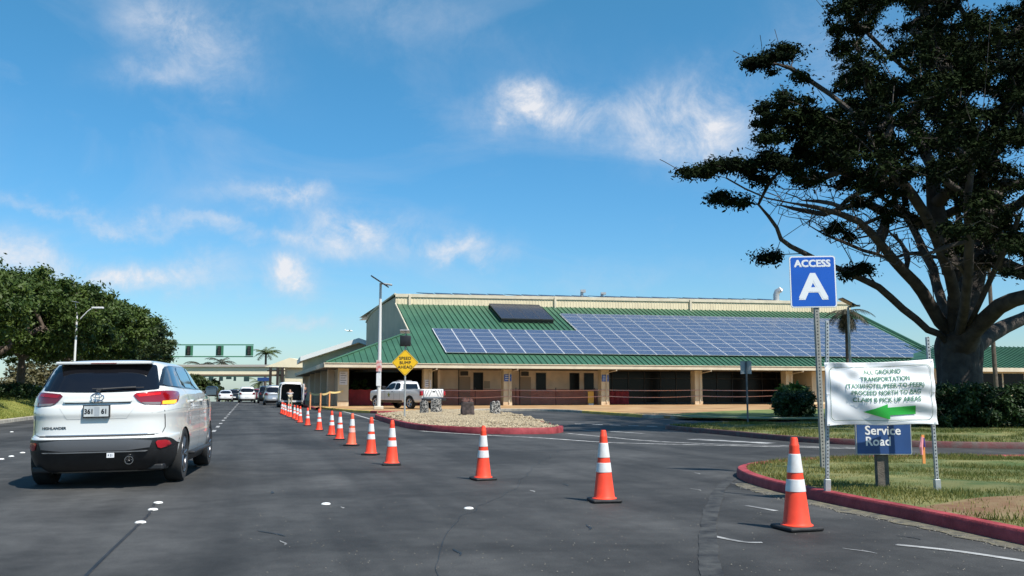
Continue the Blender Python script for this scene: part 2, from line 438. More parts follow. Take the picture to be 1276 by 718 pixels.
# raised lane markers (ceramic domes), each a thing
m_cer = mat('white_ceramic', (.75,.75,.72), .35, var=.12, vscale=30)
def dome(px, py, label):
    p = gp(px, py); mb = MB()
    mb.lathe([(.052,0.001),(.05,.008),(.04,.015),(.02,.019),(.001,.02)], 14)
    o = mb.build('lane_marker', m_cer, smooth=True); o.location = p; o.location.z = 0.0; o.scale = (1.05,1.05,1)
    return tag(o, label, 'lane marker', 'raised white markers on the road')
dome(175, 651.5, 'white raised marker beside the road seam, nearest of three behind the white suv')
dome(190.5, 635.5, 'white raised marker beside the road seam, middle of three behind the white suv')
dome(197, 627, 'white raised marker farthest of the three behind the white suv')
dome(406, 628.5, 'lone white raised marker in the middle of the near asphalt')
dome(584, 634, 'white raised marker on the asphalt below the third nearest cone')
dome(1.5, 572.5, 'white raised marker at the left edge of the photo, nearest of its row')
dome(14, 569, 'white raised marker left of the suv, second of its row')
dome(28, 564.5, 'white raised marker left of the suv, third of its row')
dome(14.5, 538.5, 'white raised marker near the left verge kerb')

# ------------------------------------------------------------------ kerbs and islands
def kerbpaint(name, c, c2):
    return mat(name, c, .7, col2=c2, vscale=5, bump=.35, bscale=35, detail=9, var2=.25, v2scale=1.2)
m_redk = kerbpaint('red_kerb_paint', (.22,.020,.026), (.32,.045,.052))
m_yelk = kerbpaint('yellow_kerb_paint', (.60,.40,.06), (.50,.38,.12))
m_conk = kerbpaint('concrete_kerb', (.30,.27,.22), (.42,.38,.31))
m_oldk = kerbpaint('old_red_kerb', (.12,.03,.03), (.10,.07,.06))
m_grass = mat('lawn_grass', (.050,.085,.018), .95, col2=(.17,.16,.055), vscale=1.6, bump=.6, bscale=45, detail=9, var2=.25, v2scale=.5)
m_gravel = mat('tan_gravel', (.24,.19,.12), .95, col2=(.42,.35,.24), vscale=14, bump=1, bscale=30, detail=8, var2=.15, v2scale=1)
def kerb_ring(name, pts, h, wd, m, label, chamfer=.025, cat='kerb'):
    """closed loop in xy: kerb with rounded upper edges; returns inner loop"""
    mb = MB(); n = len(pts); loops = []
    prof = [(0,-.02),(0.004,h-chamfer),(chamfer,h),(wd-chamfer*.5,h),(wd,h-.02),(wd,-.02)]
    for d, z in prof:
        L_ = offset_loop(pts, d)
        loops.append([Vector((p.x+0, p.y, z)) for p in L_])
    vs = [v for l in loops for v in l]; fs = []
    for i in range(len(prof)-1):
        for k in range(n): fs.append((i*n+k, i*n+(k+1) % n, (i+1)*n+(k+1) % n, (i+1)*n+k))
    mb.add(vs, fs); o = mb.build(name, m, smooth=True, kind='structure')
    return [Vector((p.x, p.y, 0)) for p in offset_loop(pts, wd-.01)]
def fill(name, pts, z, m, res=None, mound=0, rough=0):
    mb = MB()
    out2 = [(p.x, p.y) for p in pts]
    if res:
        V, T = cdt_fill(out2, res)
        vs = []
        P = [Vector(p) for p in out2]
        for v in V:
            d = min((v-p).length for p in P); k = min(1, d/1.5)
            vs.append((v.x, v.y, z + mound*k + rough*k*mnoise.noise(Vector((v.x*.9, v.y*.9, 3)))))
        mb.add(vs, T)
    else: mb.poly(out2, z)
    return mb.build(name, m, kind='structure', smooth=bool(res))
def island(front, back, h=.14):
    P = [gp(x, y) for x, y in front] + [gp(x, y, h) for x, y in back]
    for p in P: p.z = 0
    return catmull(P, closed=True, per=10)
# near right island
isl = island([(1700,768),(1440,716),(1276,680),(1150,652),(1050,631),(990,617.5),(952,608.5),(929,600.5),(918,593.5)], [(923,578),(940,574.5),(972,571.5),(1010,569),(1100,566.5),(1276,565.5),(1700,565)])
inner = kerb_ring('red_kerb', isl, .125, .16, m_redk, '')
isl_top = fill('lawn_island', inner, .10, m_grass, res=.35, mound=.05, rough=.05); NEAR_IN = inner
# reddish bare soil patch
m_soil = mat('bare_red_soil', (.15,.075,.035), .95, col2=(.20,.15,.07), vscale=3, bump=.5, bscale=30, detail=9)
soil = catmull([gp(x, y, .17) for x, y in [(1138,627),(1185,620.5),(1250,617),(1330,620),(1340,634),(1262,640),(1190,634.5)]], closed=True, per=6)
# small gravel debris along the kerb is part of the road dirt
m_dirt = mat('kerb_dirt', (.16,.14,.09), .95, col2=(.05,.05,.045), vscale=9, detail=10, bump=.5)
def dirtstrip():
    P = catmull([gp(x, y) for x, y in [(1440,720),(1276,684),(1150,656),(1050,635),(990,622),(950,612),(924,603)]], per=12); mb = MB(); n = len(P)
    for i, p in enumerate(P):
        t = P[min(i+1,n-1)]-P[max(i-1,0)]; t.normalize(); s = Vector((-t.y, t.x, 0)); 
        w1 = .05+.12*abs(mnoise.noise(p*2.3))+.05*random.random()
        mb.v += [tuple(p-s*.12+Vector((0,0,.006))), tuple(p+s*w1+Vector((0,0,.006)))]
    mb.f = [(2*i,2*i+1,2*i+3,2*i+2) for i in range(n-1)]; mb.mi = [0]*(n-1)
    mb.build('gutter_dirt', m_dirt, kind='structure')
dirtstrip()
# middle median, shaded by the tree
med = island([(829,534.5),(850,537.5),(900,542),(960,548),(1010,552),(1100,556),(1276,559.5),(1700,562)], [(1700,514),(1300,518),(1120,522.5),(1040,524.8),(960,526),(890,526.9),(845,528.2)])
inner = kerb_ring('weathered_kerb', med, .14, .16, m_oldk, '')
fill('lawn_median', inner, .12, m_grass, res=1.2, mound=.04, rough=.04); MED_IN = inner
# gravel island
gi = island([(467,521.5),(480,526.5),(500,532),(522,536),(560,539),(600,540.7),(650,541.2),(690,540.5),(702,538)], [(692,529),(662,521.5),(628,515.5),(590,512.5),(540,512),(500,513.5),(476,515.5)], .18)
inner = kerb_ring('red_island_kerb', gi, .19, .17, m_redk, '')
fill('gravel_bed', inner, .16, m_gravel, res=.8, mound=.12, rough=.08); GRAV_IN = inner
# left verge: kerb, sloping bank
m_verge = mat('verge_grass', (.13,.16,.025), .95, col2=(.27,.26,.06), vscale=1.0, bump=.6, bscale=30, detail=9)
mb = MB(); mb.add([], [])
for (b0, z0, b1, z1) in [(-9.45,-.02,-9.46,.13),(-9.46,.13,-9.62,.15),(-9.62,.15,-9.64,.05)]:
    mb.add([RB(b0,-40,z0),RB(b0,118,z0),RB(b1,118,z1),RB(b1,-40,z1)], [(0,1,2,3)])
mb.build('verge_kerb', m_conk, kind='structure')
mb = MB(); bs = [-9.63,-10.1,-10.8,-11.6,-12.6,-14,-17,-21,-70]; zs = [.12,.25,.5,.76,.92,1.0,.95,.2,.1]; As = list(range(-40, 160, 3))
def bankz(b):
    for i in range(len(bs)-1):
        if bs[i] >= b >= bs[i+1]: t = (b-bs[i])/(bs[i+1]-bs[i]); return zs[i]*(1-t)+zs[i+1]*t
    return 1.0
for i, a in enumerate(As):
    for j, b in enumerate(bs):
        mb.v.append(tuple(RB(b, a, zs[j]+(.05*mnoise.noise(Vector((a*.3,b*.5,0))) if j else 0))))
nb = len(bs)
mb.f = [(i*nb+j, i*nb+j+1, (i+1)*nb+j+1, (i+1)*nb+j) for i in range(len(As)-1) for j in range(nb-1)]; mb.mi = [0]*len(mb.f)
mb.build('verge', m_verge, smooth=True, kind='structure')
# terminal pavement slab, with its painted kerb pieces
m_walk = mat('orange_stained_concrete', (.29,.145,.055), .9, col2=(.43,.28,.13), vscale=.55, bump=.2, bscale=15, detail=9, var2=.2, v2scale=.15)
front_px = [(399,509.5),(412,511.3),(440,514),(470,515.5),(500,515.2),(530,514.2),(570,512.8),(620,512.2),(660,512.3),(700,513),(740,515.8),(775,518.3),(800,520.5),(832,521.5),(870,522.5),(910,523.2),(960,524.8),(1010,525),(1100,524.5),(1400,523)]
fr = [gp(x, y) for x, y in front_px]
sideb = 4.3
SL = [RB(sideb, 140)] + [RB(sideb, 75), RB(sideb, 64)] + fr + [RB(95, 78), RB(95, 140)]
for p in SL: p.z = 0
mb = MB(); mb.poly([(p.x, p.y) for p in SL], .0, .13)
mb.build('pavement', m_walk, kind='structure')
def kerb_path(name, P, m, h=.15, wd=.2):
    P = [Vector((p.x, p.y, 0)) for p in P]; mb = MB(); n = len(P); rows = []
    prof = [(.015,0),(.012,h-.02),(-.01,h),(-wd,h),(-wd,.05)]
    for i, p in enumerate(P):
        t = P[min(i+1,n-1)]-P[max(i-1,0)]; t.normalize(); s = Vector((t.y, -t.x, 0))
        for d, z in prof: mb.v.append(tuple(p+s*d+Vector((0,0,z))))
    k = len(prof); mb.f = [(i*k+j, i*k+j+1, (i+1)*k+j+1, (i+1)*k+j) for i in range(n-1) for j in range(k-1)]
    mb.f += [tuple(range(k)), tuple((n-1)*k+j for j in range(k))[::-1]]; mb.mi = [0]*len(mb.f)
    mb.build(name, m, smooth=True, kind='structure')
def seg(x0, x1, k=12):
    out = []
    for i in range(k+1):
        x = x0+(x1-x0)*i/k
        for (ax, ay), (bx, by) in zip(front_px, front_px[1:]):
            if ax <= x <= bx: out.append(gp(x, ay+(by-ay)*(x-ax)/(bx-ax))); break
    return out
kerb_path('red_side_kerb', [RB(sideb, 140), RB(sideb, 100), RB(sideb, 75), RB(sideb, 64), fr[0]][:5], m_redk)
kerb_path('yellow_kerb', seg(400, 461), m_yelk)
kerb_path('red_crossing_kerb', seg(461.5, 502), m_redk)
kerb_path('yellow_end_kerb', seg(502.5, 531), m_yelk)
kerb_path('walkway_kerb', seg(531.5, 725), m_conk)
kerb_path('yellow_corner_kerb', seg(725.5, 800), m_yelk)
kerb_path('lawn_kerb', seg(800.5, 1390, 30), m_conk)
# terminal lawn
Lw = [gp(x, y, .13) for x, y in [(858,520.4),(836,517.5),(850,515.5),(885,513.2),(930,511.4),(975,510.2),(1100,509),(1500,508),(1500,521),(1100,522.3),(960,522.6),(905,521.2)]]
mb = MB(); mb.poly([(p.x, p.y) for p in catmull(Lw, True, 5)], .134)
mb.build('terminal_lawn', mat('bright_lawn', (.075,.12,.02), .95, col2=(.17,.19,.05), vscale=.9, detail=9), kind='structure')
# far car park behind the verge and far scrub
mb = MB(); mb.rbox(-68, 20, .05, -22.5, 110, .22)
mb.build('car_park', mat('pale_car_park', (.25,.23,.2), .9, var=.15, vscale=.5), kind='structure')

# ------------------------------------------------------------------ terminal building
m_green = mat('green_metal_roof', (.040,.112,.062), .45, var=.10, vscale=.35, spec=.5, detail=8, var2=.1, v2scale=3)
m_cream = mat('cream_paint', (.66,.56,.38), .8, var=.06, vscale=1.2, bump=.05)
m_gutter = mat('cream_gutter', (.58,.51,.38), .6, var=.08, vscale=1.5)
m_beige = mat('beige_stucco', (.78,.63,.47), .9, var=.08, vscale=1.5, bump=.1)
m_pink = mat('faded_red_wainscot', (.62,.33,.24), .9, var=.12, vscale=1.5)
m_gray = mat('grey_beige_siding', (.64,.50,.36), .85, var=.07, vscale=.7)
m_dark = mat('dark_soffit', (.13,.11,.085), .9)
m_dglass = mat('dark_tinted_glass', (.008,.008,.009), .2, spec=.18)
m_frame = mat('bronze_frame', (.035,.03,.028), .5)
E = at(406, 452.4, 69.0); Eb, Ea = toBA(E); EZ = E.z
SLP = .385; RUN = 15.6; WS = 7.51; LEN = 57.3
def zroof(t, u=0): return EZ + SLP*t + .006*max(0, u-WS)*min(1, t/RUN)*1.0
bld = empty('terminal_building', RB(Eb, Ea, 0), 0, 'long cream airport terminal with a ribbed green metal roof', 'building')
bld.location = (0, 0, 0)
def P_(u, t, z): return RB(Eb+u, Ea+t, z)
# roof sheets
mb = MB(); th = .12
front = [(0,0),(LEN,0),(LEN,RUN),(WS,RUN),(WS,WS)]
def roofz(u, t): return zroof(t, u)
top = [P_(u, t, roofz(u, t)) for u, t in front]; n = len(top)
mb.add(top, [tuple(range(n))]); mb.add([v-Vector((0,0,th)) for v in top], [tuple(range(n))[::-1]])
mb.add(top+[v-Vector((0,0,th)) for v in top], [(i, i+n, (i+1) % n+n, (i+1) % n) for i in range(n)])
# ribs running up the slope
u = .3
while u < LEN-.1:
    t1 = min(u, WS) if u < WS else RUN
    if u < WS: t1 = u
    A, B = P_(u, 0.0, roofz(u, 0)), P_(u, t1, roofz(u, t1)); s = (P_(1,0,0)-P_(0,0,0))*.03
    mb.add([A-s, A+s, A+s*.6+Vector((0,0,.075)), A-s*.6+Vector((0,0,.075)), B-s, B+s, B+s*.6+Vector((0,0,.075)), B-s*.6+Vector((0,0,.075))],
           [(0,1,2,3),(7,6,5,4),(1,5,6,2),(2,6,7,3),(3,7,4,0)])
    u += .49
mb.build('front_roof', m_green, bld)
mb = MB(); BACK = 46
side = [(0,0),(WS,WS),(WS,BACK),(0,BACK)]
top = [P_(u, t, EZ+SLP*u) for u, t in side]; n = 4
mb.add(top, [(0,1,2,3)]); mb.add([v-Vector((0,0,th)) for v in top], [(3,2,1,0)])
t = .6
while t < BACK:
    uu = min(t, WS); A, B = P_(0.0, t, EZ), P_(uu, t, EZ+SLP*uu); s = (P_(0,1,0)-P_(0,0,0))*.03
    mb.add([A-s, A+s, A+s*.6+Vector((0,0,.075)), A-s*.6+Vector((0,0,.075)), B-s, B+s, B+s*.6+Vector((0,0,.075)), B-s*.6+Vector((0,0,.075))],
           [(0,1,2,3),(7,6,5,4),(1,5,6,2),(2,6,7,3),(3,7,4,0)]); t += .49
mb.build('side_roof', m_green, bld)
mb = MB(); mb.tube([P_(0,0,EZ+.05), P_(WS,WS,EZ+SLP*WS+.05)], .09, 6); mb.build('hip_cap', m_green, bld)
mb = MB(); mb.tube([P_(LEN,0,EZ+.06), P_(LEN,RUN,roofz(LEN,RUN)+.06)], .16, 6); mb.build('verge_cap', m_green, bld)
# gutters
mb = MB()
def tbox(u0, t0, z0, u1, t1, z1, mb=None):
    m = mb or MB(); m.rbox(Eb+u0, Ea+t0, z0, Eb+u1, Ea+t1, z1); return m
tbox(-.12, -.16, EZ-.32, LEN+.15, -.02, EZ+.03, mb); tbox(-.05, -.22, EZ-.02, LEN+.15, -.165, EZ+.03, mb)
mb.build('front_gutter', m_gutter, bld)
tbox(-.16, -.018, EZ-.32, -.02, BACK, EZ+.03).build('side_gutter', m_gutter, bld)
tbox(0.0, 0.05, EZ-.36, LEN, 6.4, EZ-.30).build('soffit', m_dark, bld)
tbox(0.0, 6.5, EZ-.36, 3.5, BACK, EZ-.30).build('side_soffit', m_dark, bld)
# downpipe brackets: little white elbows under the gutter
CA = 72.0 - Ea                                # column row set back from the eave
ucol = [b_at(px, 72.0)-Eb for px in (427,532,631,752,868,981,1118)]
for uc in ucol[1:]:
    mb = MB(); mb.tube([P_(uc+.4,-.1,EZ-.3), P_(uc+.4,-.1,EZ-.42), P_(uc+.1,CA-.5,EZ-.6), P_(uc+.1,CA-.45,.3)], .05, 8)
    mb.build('downpipe', m_gutter, bld)
# columns
cw = .34
for i, uc in enumerate(ucol):
    w2 = cw if i else .40
    mb = MB(); tbox(uc-w2, CA-.4, .1, uc+w2, CA+.4, EZ-.36, mb)
    c = mb.build('column', m_cream, bld)
    mb = MB(); tbox(uc-w2-.02, CA-.42, .125, uc+w2+.02, CA+.42, .42 if i else .55, mb)
    mb.build('column_base', mat('dirt_stained_cream', (.50,.33,.19), .9, col2=(.62,.50,.34), vscale=2.5, detail=8), c)
m_bsign = mat('blue_sign_face', (.02,.10,.42), .4); m_wsign = mat('white_notice', (.72,.73,.74), .5, var=.06, vscale=6)
def signplate(uc, z0, z1, hw, m, lines=0, lm=None):
    mb = MB(); tbox(uc-hw, CA-.45, z0, uc+hw, CA-.425, z1, mb); s = mb.build('notice_board', m, bld)
    if lines:
        mb = MB()
        for k in range(lines):
            zz = z1-(z1-z0)*(k+.7)/(lines+.6); tbox(uc-hw*.75, CA-.455, zz-.025, uc+hw*(.7 if k % 2 else .45), CA-.452, zz+.02, mb)
        mb.build('lettering_rows', lm, s)
m_ink = mat('grey_ink', (.18,.2,.24), .6)
signplate(ucol[0], 1.75, 2.75, .3, m_wsign, 5, m_ink); signplate(ucol[1], 1.55, 2.15, .26, m_wsign, 3, m_ink)
signplate(ucol[2], 2.05, 2.6, .3, m_bsign, 3, m_wsign); signplate(ucol[3], 2.05, 2.6, .3, m_bsign, 3, m_wsign)
# walls behind the arcade
WA = 75.2 - Ea
def uu(px, a=75.2): return b_at(px, a)-Eb
u0, u1, u2, u3 = uu(541), uu(757), uu(868), uu(984)
mb = MB(); tbox(u0, WA, .1, u1, WA+.25, EZ+.3, mb); mb.build('stucco_wall', m_beige, bld)
mb = MB(); tbox(u0, WA-.03, .132, u1, WA-.003, 1.45, mb); mb.build('wainscot', m_pink, bld)
mb = MB(); tbox(u0-.02, WA-1.6, .1, u0+.2, WA-.04, EZ-.37, mb); mb.build('partition_wall', m_beige, bld)
def win(px0, px1, zt=2.75, zb=1.4):
    a, b = uu(px0), uu(px1); mb = MB()
    tbox(a-.06, WA-.05, zt, b+.06, WA-.032, zt+.06, mb); tbox(a-.06, WA-.05, zb-.06, b+.06, WA-.032, zb, mb)
    tbox(a-.06, WA-.05, zb, a, WA-.032, zt, mb); tbox(b, WA-.05, zb, b+.06, WA-.032, zt, mb)
    wdo = mb.build('window', m_frame, bld); mb = MB(); tbox(a, WA-.045, zb, b, WA-.033, zt, mb); mb.build('pane', m_dglass, wdo)
for a, b in ((590.5,601),(668.5,679.5),(710.5,721),(728.5,739)): win(a, b)
for px in (572, 648):       # doors in cream with a sign over
    a = uu(px); mb = MB(); tbox(a, WA-.05, .13, a+.95, WA-.034, 2.45, mb); d = mb.build('door', mat('tan_door', (.40,.30,.21), .6), bld)
    mb = MB(); tbox(a+.1, WA-.09, 2.55, a+.75, WA-.04, 2.9, mb); mb.build('door_sign', m_frame, d)
    mb = MB(); tbox(a-.07, WA-.07, .13, a-.01, WA-.034, 3.0, mb); mb.build('door_pipe', m_frame, d)
a = uu(603); mb = MB(); tbox(a, WA-.045, 1.5, a+.5, WA-.033, 2.1, mb); mb.build('utility_panel', mat('tan_panel', (.43,.34,.24), .6), bld)
# glazed bays, deeper in the shade
for (ua, ub, t0) in ((u1, u2+.2, WA+1.2), (u2+.2, u3, WA+1.2)):
    mb = MB(); tbox(ua, t0, .13, ub, t0+.05, EZ+.4, mb); g = mb.build('glazing', m_dglass, bld)
    mb = MB(); k = ua+.9
    while k < ub: tbox(k-.03, t0-.06, .14, k+.03, t0-.005, EZ, mb); k += 1.55
    tbox(ua, t0-.06, 2.35, ub, t0-.061+.05, 2.42, mb); tbox(ua, t0-.06, .14, ub, t0-.015, .26, mb)
    mb.build('mullions', m_frame, g)
mb = MB(); tbox(u1-.25, WA, .1, u1, WA+1.2, EZ, mb); mb.build('return_wall', m_beige, bld)
mb = MB(); tbox(u3, CA-.35, .1, LEN+.0, CA+.1, EZ-.36, mb); mb.build('cream_wall', m_cream, bld)
mb = MB(); tbox(u3+.01, CA+.1, .1, u3+.25, WA+1.2, EZ-.36, mb); mb.build('return_wall', m_cream, bld)
# open passage left of the first stucco wall: deep, with a rear wall and daylight slots
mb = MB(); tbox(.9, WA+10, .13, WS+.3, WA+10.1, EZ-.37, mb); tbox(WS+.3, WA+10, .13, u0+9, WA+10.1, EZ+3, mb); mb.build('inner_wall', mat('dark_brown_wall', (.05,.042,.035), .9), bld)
mb = MB(); tbox(ucol[0]-.2, CA+1.5, .13, ucol[0]-.1, BACK, EZ-.3, mb); mb.build('side_wall', m_gray, bld)
for k in range(9):
    t0 = CA+1.7+k*3.1; mb = MB(); tbox(ucol[0]-.3, t0, .13, ucol[0]-.21, t0+.5 + (k % 2)*.6, EZ-.37, mb)
    mb.build('pilaster', m_gray, bld)
for k in range(4):
    t0 = CA+3+k*7.5; mb = MB(); tbox(.55, t0, .1, 1.05, t0+.5, EZ-.37, mb); mb.build('column', m_gray, bld)
# upper box
ZT0 = zroof(RUN, WS); top_l, top_r = 10.32, 10.85
def ztop(u): return top_l+(top_r-top_l)*(u-WS)/(LEN-WS)
mb = MB()
mb.add([P_(WS,RUN,ZT0-.1), P_(LEN-.4,RUN,zroof(RUN,LEN)-.1), P_(LEN-.4,RUN,ztop(LEN)), P_(WS,RUN,ztop(WS))], [(0,1,2,3)])
mb.add([P_(WS,RUN+.2,ZT0-.1), P_(LEN-.4,RUN+.2,zroof(RUN,LEN)-.1), P_(LEN-.4,RUN+.2,ztop(LEN)), P_(WS,RUN+.2,ztop(WS))], [(3,2,1,0)])
k = WS+.25
while k < LEN-.4:
    s0 = P_(k,RUN-.025,zroof(RUN,k)); mb.add([P_(k-.05,RUN-.004,zroof(RUN,k)), P_(k,RUN-.03,zroof(RUN,k)), P_(k+.05,RUN-.004,zroof(RUN,k)), P_(k-.05,RUN-.004,ztop(k)-.3), P_(k,RUN-.03,ztop(k)-.3), P_(k+.05,RUN-.004,ztop(k)-.3)], [(0,1,4,3),(1,2,5,4)])
    k += .3
mb.build('clerestory', m_cream, bld)
mb = MB()
mb.add([P_(WS-.05,RUN-.10,ztop(WS)-.28), P_(LEN-.2,RUN-.10,ztop(LEN)-.28), P_(LEN-.2,RUN-.10,ztop(LEN)+.02), P_(WS-.05,RUN-.10,ztop(WS)+.02),
        P_(WS-.05,RUN+30,ztop(WS)-.28), P_(LEN-.2,RUN+30,ztop(LEN)-.28), P_(LEN-.2,RUN+30,ztop(LEN)+.02), P_(WS-.05,RUN+30,ztop(WS)+.02)],
       [(0,1,2,3),(3,2,6,7),(0,4,5,1),(1,5,6,2)])
mb.build('roof_fascia', m_gutter, bld)
for k in (1.2, 15.6, 30.2, 44.6):
    mb = MB(); z = ztop(WS+k); tbox(WS+k, RUN-.20, z-1.25, WS+k+.2, RUN-.105, z-.05, mb); tbox(WS+k-.35, RUN-.45, z-1.35, WS+k+.4, RUN-.11, z-1.26, mb); mb.build('rain_head', m_gutter, bld)
# left gable side wall following the two roof slopes, chamfered at the back
sw = [(WS, EZ+SLP*WS-.1), (RUN, ZT0-.1), (RUN, top_l-.27), (26, top_l-.2), (33.5, top_l-.45), (38.0, 9.15), (38.0, EZ+SLP*WS-.1)]
mb = MB(); A = [P_(WS-.012, t, z) for t, z in sw]; B = [P_(WS+.25, t, z) for t, z in sw]; n = len(A)
mb.add(A+B, [tuple(range(n))[::-1], tuple(range(n, 2*n))]+[(i, (i+1) % n, n+(i+1) % n, n+i) for i in range(n)])
t = RUN-6
while t < 37.8:
    z1 = top_l-.3 if t < 26 else (top_l-.5 if t < 33 else 9.2+(38-t)*.15)
    if t < RUN: z1 = EZ+SLP*t-.15
    mb.add([P_(WS-.013,t-.05,EZ+SLP*WS), P_(WS-.04,t,EZ+SLP*WS), P_(WS-.013,t+.05,EZ+SLP*WS), P_(WS-.013,t-.05,z1), P_(WS-.04,t,z1), P_(WS-.013,t+.05,z1)], [(0,1,4,3),(1,2,5,4)]); t += .45
mb.build('gable_wall', m_gray, bld)
mb = MB(); mb.tube([P_(WS-.06,WS,EZ+SLP*WS+.06), P_(WS-.06,RUN-.3,ZT0+.02)], .07, 6); mb.tube([P_(WS-.06,RUN,top_l), P_(WS-.06,26,top_l-.1), P_(WS-.06,33.5,top_l-.35), P_(WS-.06,38,9.25)], .1, 6)
mb.build('gable_trim', m_gutter, bld)
mb = MB(); mb.add([P_(LEN-.38,RUN,EZ), P_(LEN-.38,RUN+30,EZ), P_(LEN-.38,RUN+30,ztop(LEN)-.3), P_(LEN-.38,RUN,ztop(LEN)-.3)], [(0,1,2,3)]); mb.build('end_wall', m_cream, bld)
mb = MB(); tbox(LEN-.25, CA+.1, .1, LEN-.05, RUN+30, EZ-.05, mb)
mb.add([P_(LEN-.15,0.2,EZ-.3),P_(LEN-.15,RUN,EZ-.3),P_(LEN-.15,RUN,zroof(RUN,LEN)-.13),P_(LEN-.15,0.2,EZ-.2)],[(0,1,2,3)]); mb.build('end_wall', m_cream, bld)
# roof-top row of tilted dark panels seen edge-on
m_cell = bpy.data.materials.new('solar_cells'); m_cell.use_nodes = True
def cellmat(m, base, line, cell, rough=.18, mortar=.06):
    nt = m.node_tree; N = nt.nodes; L = nt.links; p = N['Principled BSDF']; tc = N.new('ShaderNodeTexCoord')
    br = N.new('ShaderNodeTexBrick'); br.offset = 0; br.inputs['Scale'].default_value = 1; br.inputs['Brick Width'].default_value = cell; br.inputs['Row Height'].default_value = cell
    br.inputs['Mortar Size'].default_value = cell*mortar; br.inputs['Color1'].default_value = (*base, 1); br.inputs['Color2'].default_value = (*[c*.8 for c in base], 1); br.inputs['Mortar'].default_value = (*line, 1)
    L.new(tc.outputs['Object'], br.inputs['Vector']); L.new(br.outputs['Color'], p.inputs['Base Color'])
    p.inputs['Roughness'].default_value = rough; p.inputs['Specular IOR Level'].default_value = .4
cellmat(m_cell, (.028,.050,.115), (.20,.24,.30), .156, .2)
m_dcell = bpy.data.materials.new('dark_collector_glass'); m_dcell.use_nodes = True; cellmat(m_dcell, (.020,.022,.035), (.06,.06,.07), .12, .25)
m_alu = mat('aluminium_frame', (.62,.63,.65), .4, metal=.6)
# slope frame matrices
ux = (P_(1,0,0)-P_(0,0,0)).normalized(); ty = (P_(0,1,SLP)-P_(0,0,0)).normalized(); nz_ = ux.cross(ty).normalized()
def slopeM(u, t, lift=.0):
    o = P_(u, t, roofz(u, t)) + nz_*lift
    return Matrix(((ux.x,ty.x,nz_.x,o.x),(ux.y,ty.y,nz_.y,o.y),(ux.z,ty.z,nz_.z,o.z),(0,0,0,1)))
sll = math.sqrt(1+SLP*SLP)
def slope_pick(px, py):
    r = ray(px, py); o = P_(0,0,EZ); n = nz_; d = (o-Vector((0,0,CH))).dot(n)/r.dot(n); q = r*d+Vector((0,0,CH)); b, a = toBA(q); return b-Eb, a-Ea
uL, tb_ = slope_pick(556, 441.5); uT, tt_ = slope_pick(539, 411.5); uM, tm_ = slope_pick(727, 414); uN, tn_ = slope_pick(706, 392)
print('array', uL, tb_, uT, tt_, uM, tm_, uN, tn_)
arr = empty('solar_array', (0,0,0), 0, 'large stepped array of blue solar panels with white edges on the green roof', 'solar array')
PW = 1.66; rows_lo = max(3, round((tt_-tb_)*sll/1.0)); PHT = (tt_-tb_)*sll/rows_lo
rows_hi = max(2, round((tn_-tt_)*sll/PHT)); print('rows', rows_lo, rows_hi, PHT)
u_s = (uL+uT)/2; ncol = int((LEN-1.0-u_s)/PW); stepc = round(((uM+uN)/2-u_s)/PW)
fr_me = None
pan = []
for c in range(ncol):
    for r in range(rows_lo+rows_hi):
        if r >= rows_lo and c < stepc: continue
        pan.append((c, r))
mbp = MB(); mbp.m = 0; mbp.box((.015,.012,0),(PW-.045,PHT-.012,.045)); g = .035
gapc = MB()
def panel_mesh():
    mb = MB(); W, H = PW-.05, PHT-.012
    mb.m = 0; mb.add([(.03,.03,.046),(W-.03,.03,.046),(W-.03,H-.03,.046),(.03,H-.03,.046)], [(0,1,2,3)])
    mb.m = 1
    for lo, hi in (((0,0,0),(W,.03,.05)),((0,H-.03,0),(W,H,.05)),((0,.03,0),(.03,H-.03,.05)),((W-.03,.03,0),(W,H-.03,.05))): mb.box(lo, hi)
    return mb
pm = panel_mesh()
def near(cr): return 0
ordp = sorted(pan, key=lambda q: (P_(u_s+q[0]*PW, tb_, 0).length + q[1]*.3))
proto = None; rest = MB(); cell0 = pm
for i, (c, r) in enumerate(ordp):
    M = slopeM(u_s+c*PW, tb_+r*PHT/sll, .12)
    if i < 98:
        if proto is None: o = pm.build('solar_panel', [m_cell, m_alu], arr); proto = o
        else: o = proto.copy(); COL.objects.link(o); o.parent = arr
        o.matrix_world = M
    else:
        n0 = len(rest.v); rest.v += [tuple(M @ Vector(v)) for v in pm.v]; rest.f += [tuple(k+n0 for k in f) for f in pm.f]; rest.mi += pm.mi
MS = slopeM(u_s, tb_, .12); Mi = MS.inverted()
rest.v = [tuple(Mi @ Vector(v)) for v in rest.v]
o = rest.build('solar_panel_field', [m_cell, m_alu], arr); o.matrix_world = MS; o['kind'] = 'stuff'
# rails in the gaps (white lines)
mb = MB()
for c in range(ncol+1):
    r0, r1 = 0, (rows_lo+rows_hi if c >= stepc else rows_lo)
    x = c*PW-.033; mb.box((x-.018,-.02,.0),(x+.018,r1*PHT,.04))
o = mb.build('mounting_rails', mat('white_rail', (.7,.7,.72), .5), arr); o.matrix_world = MS
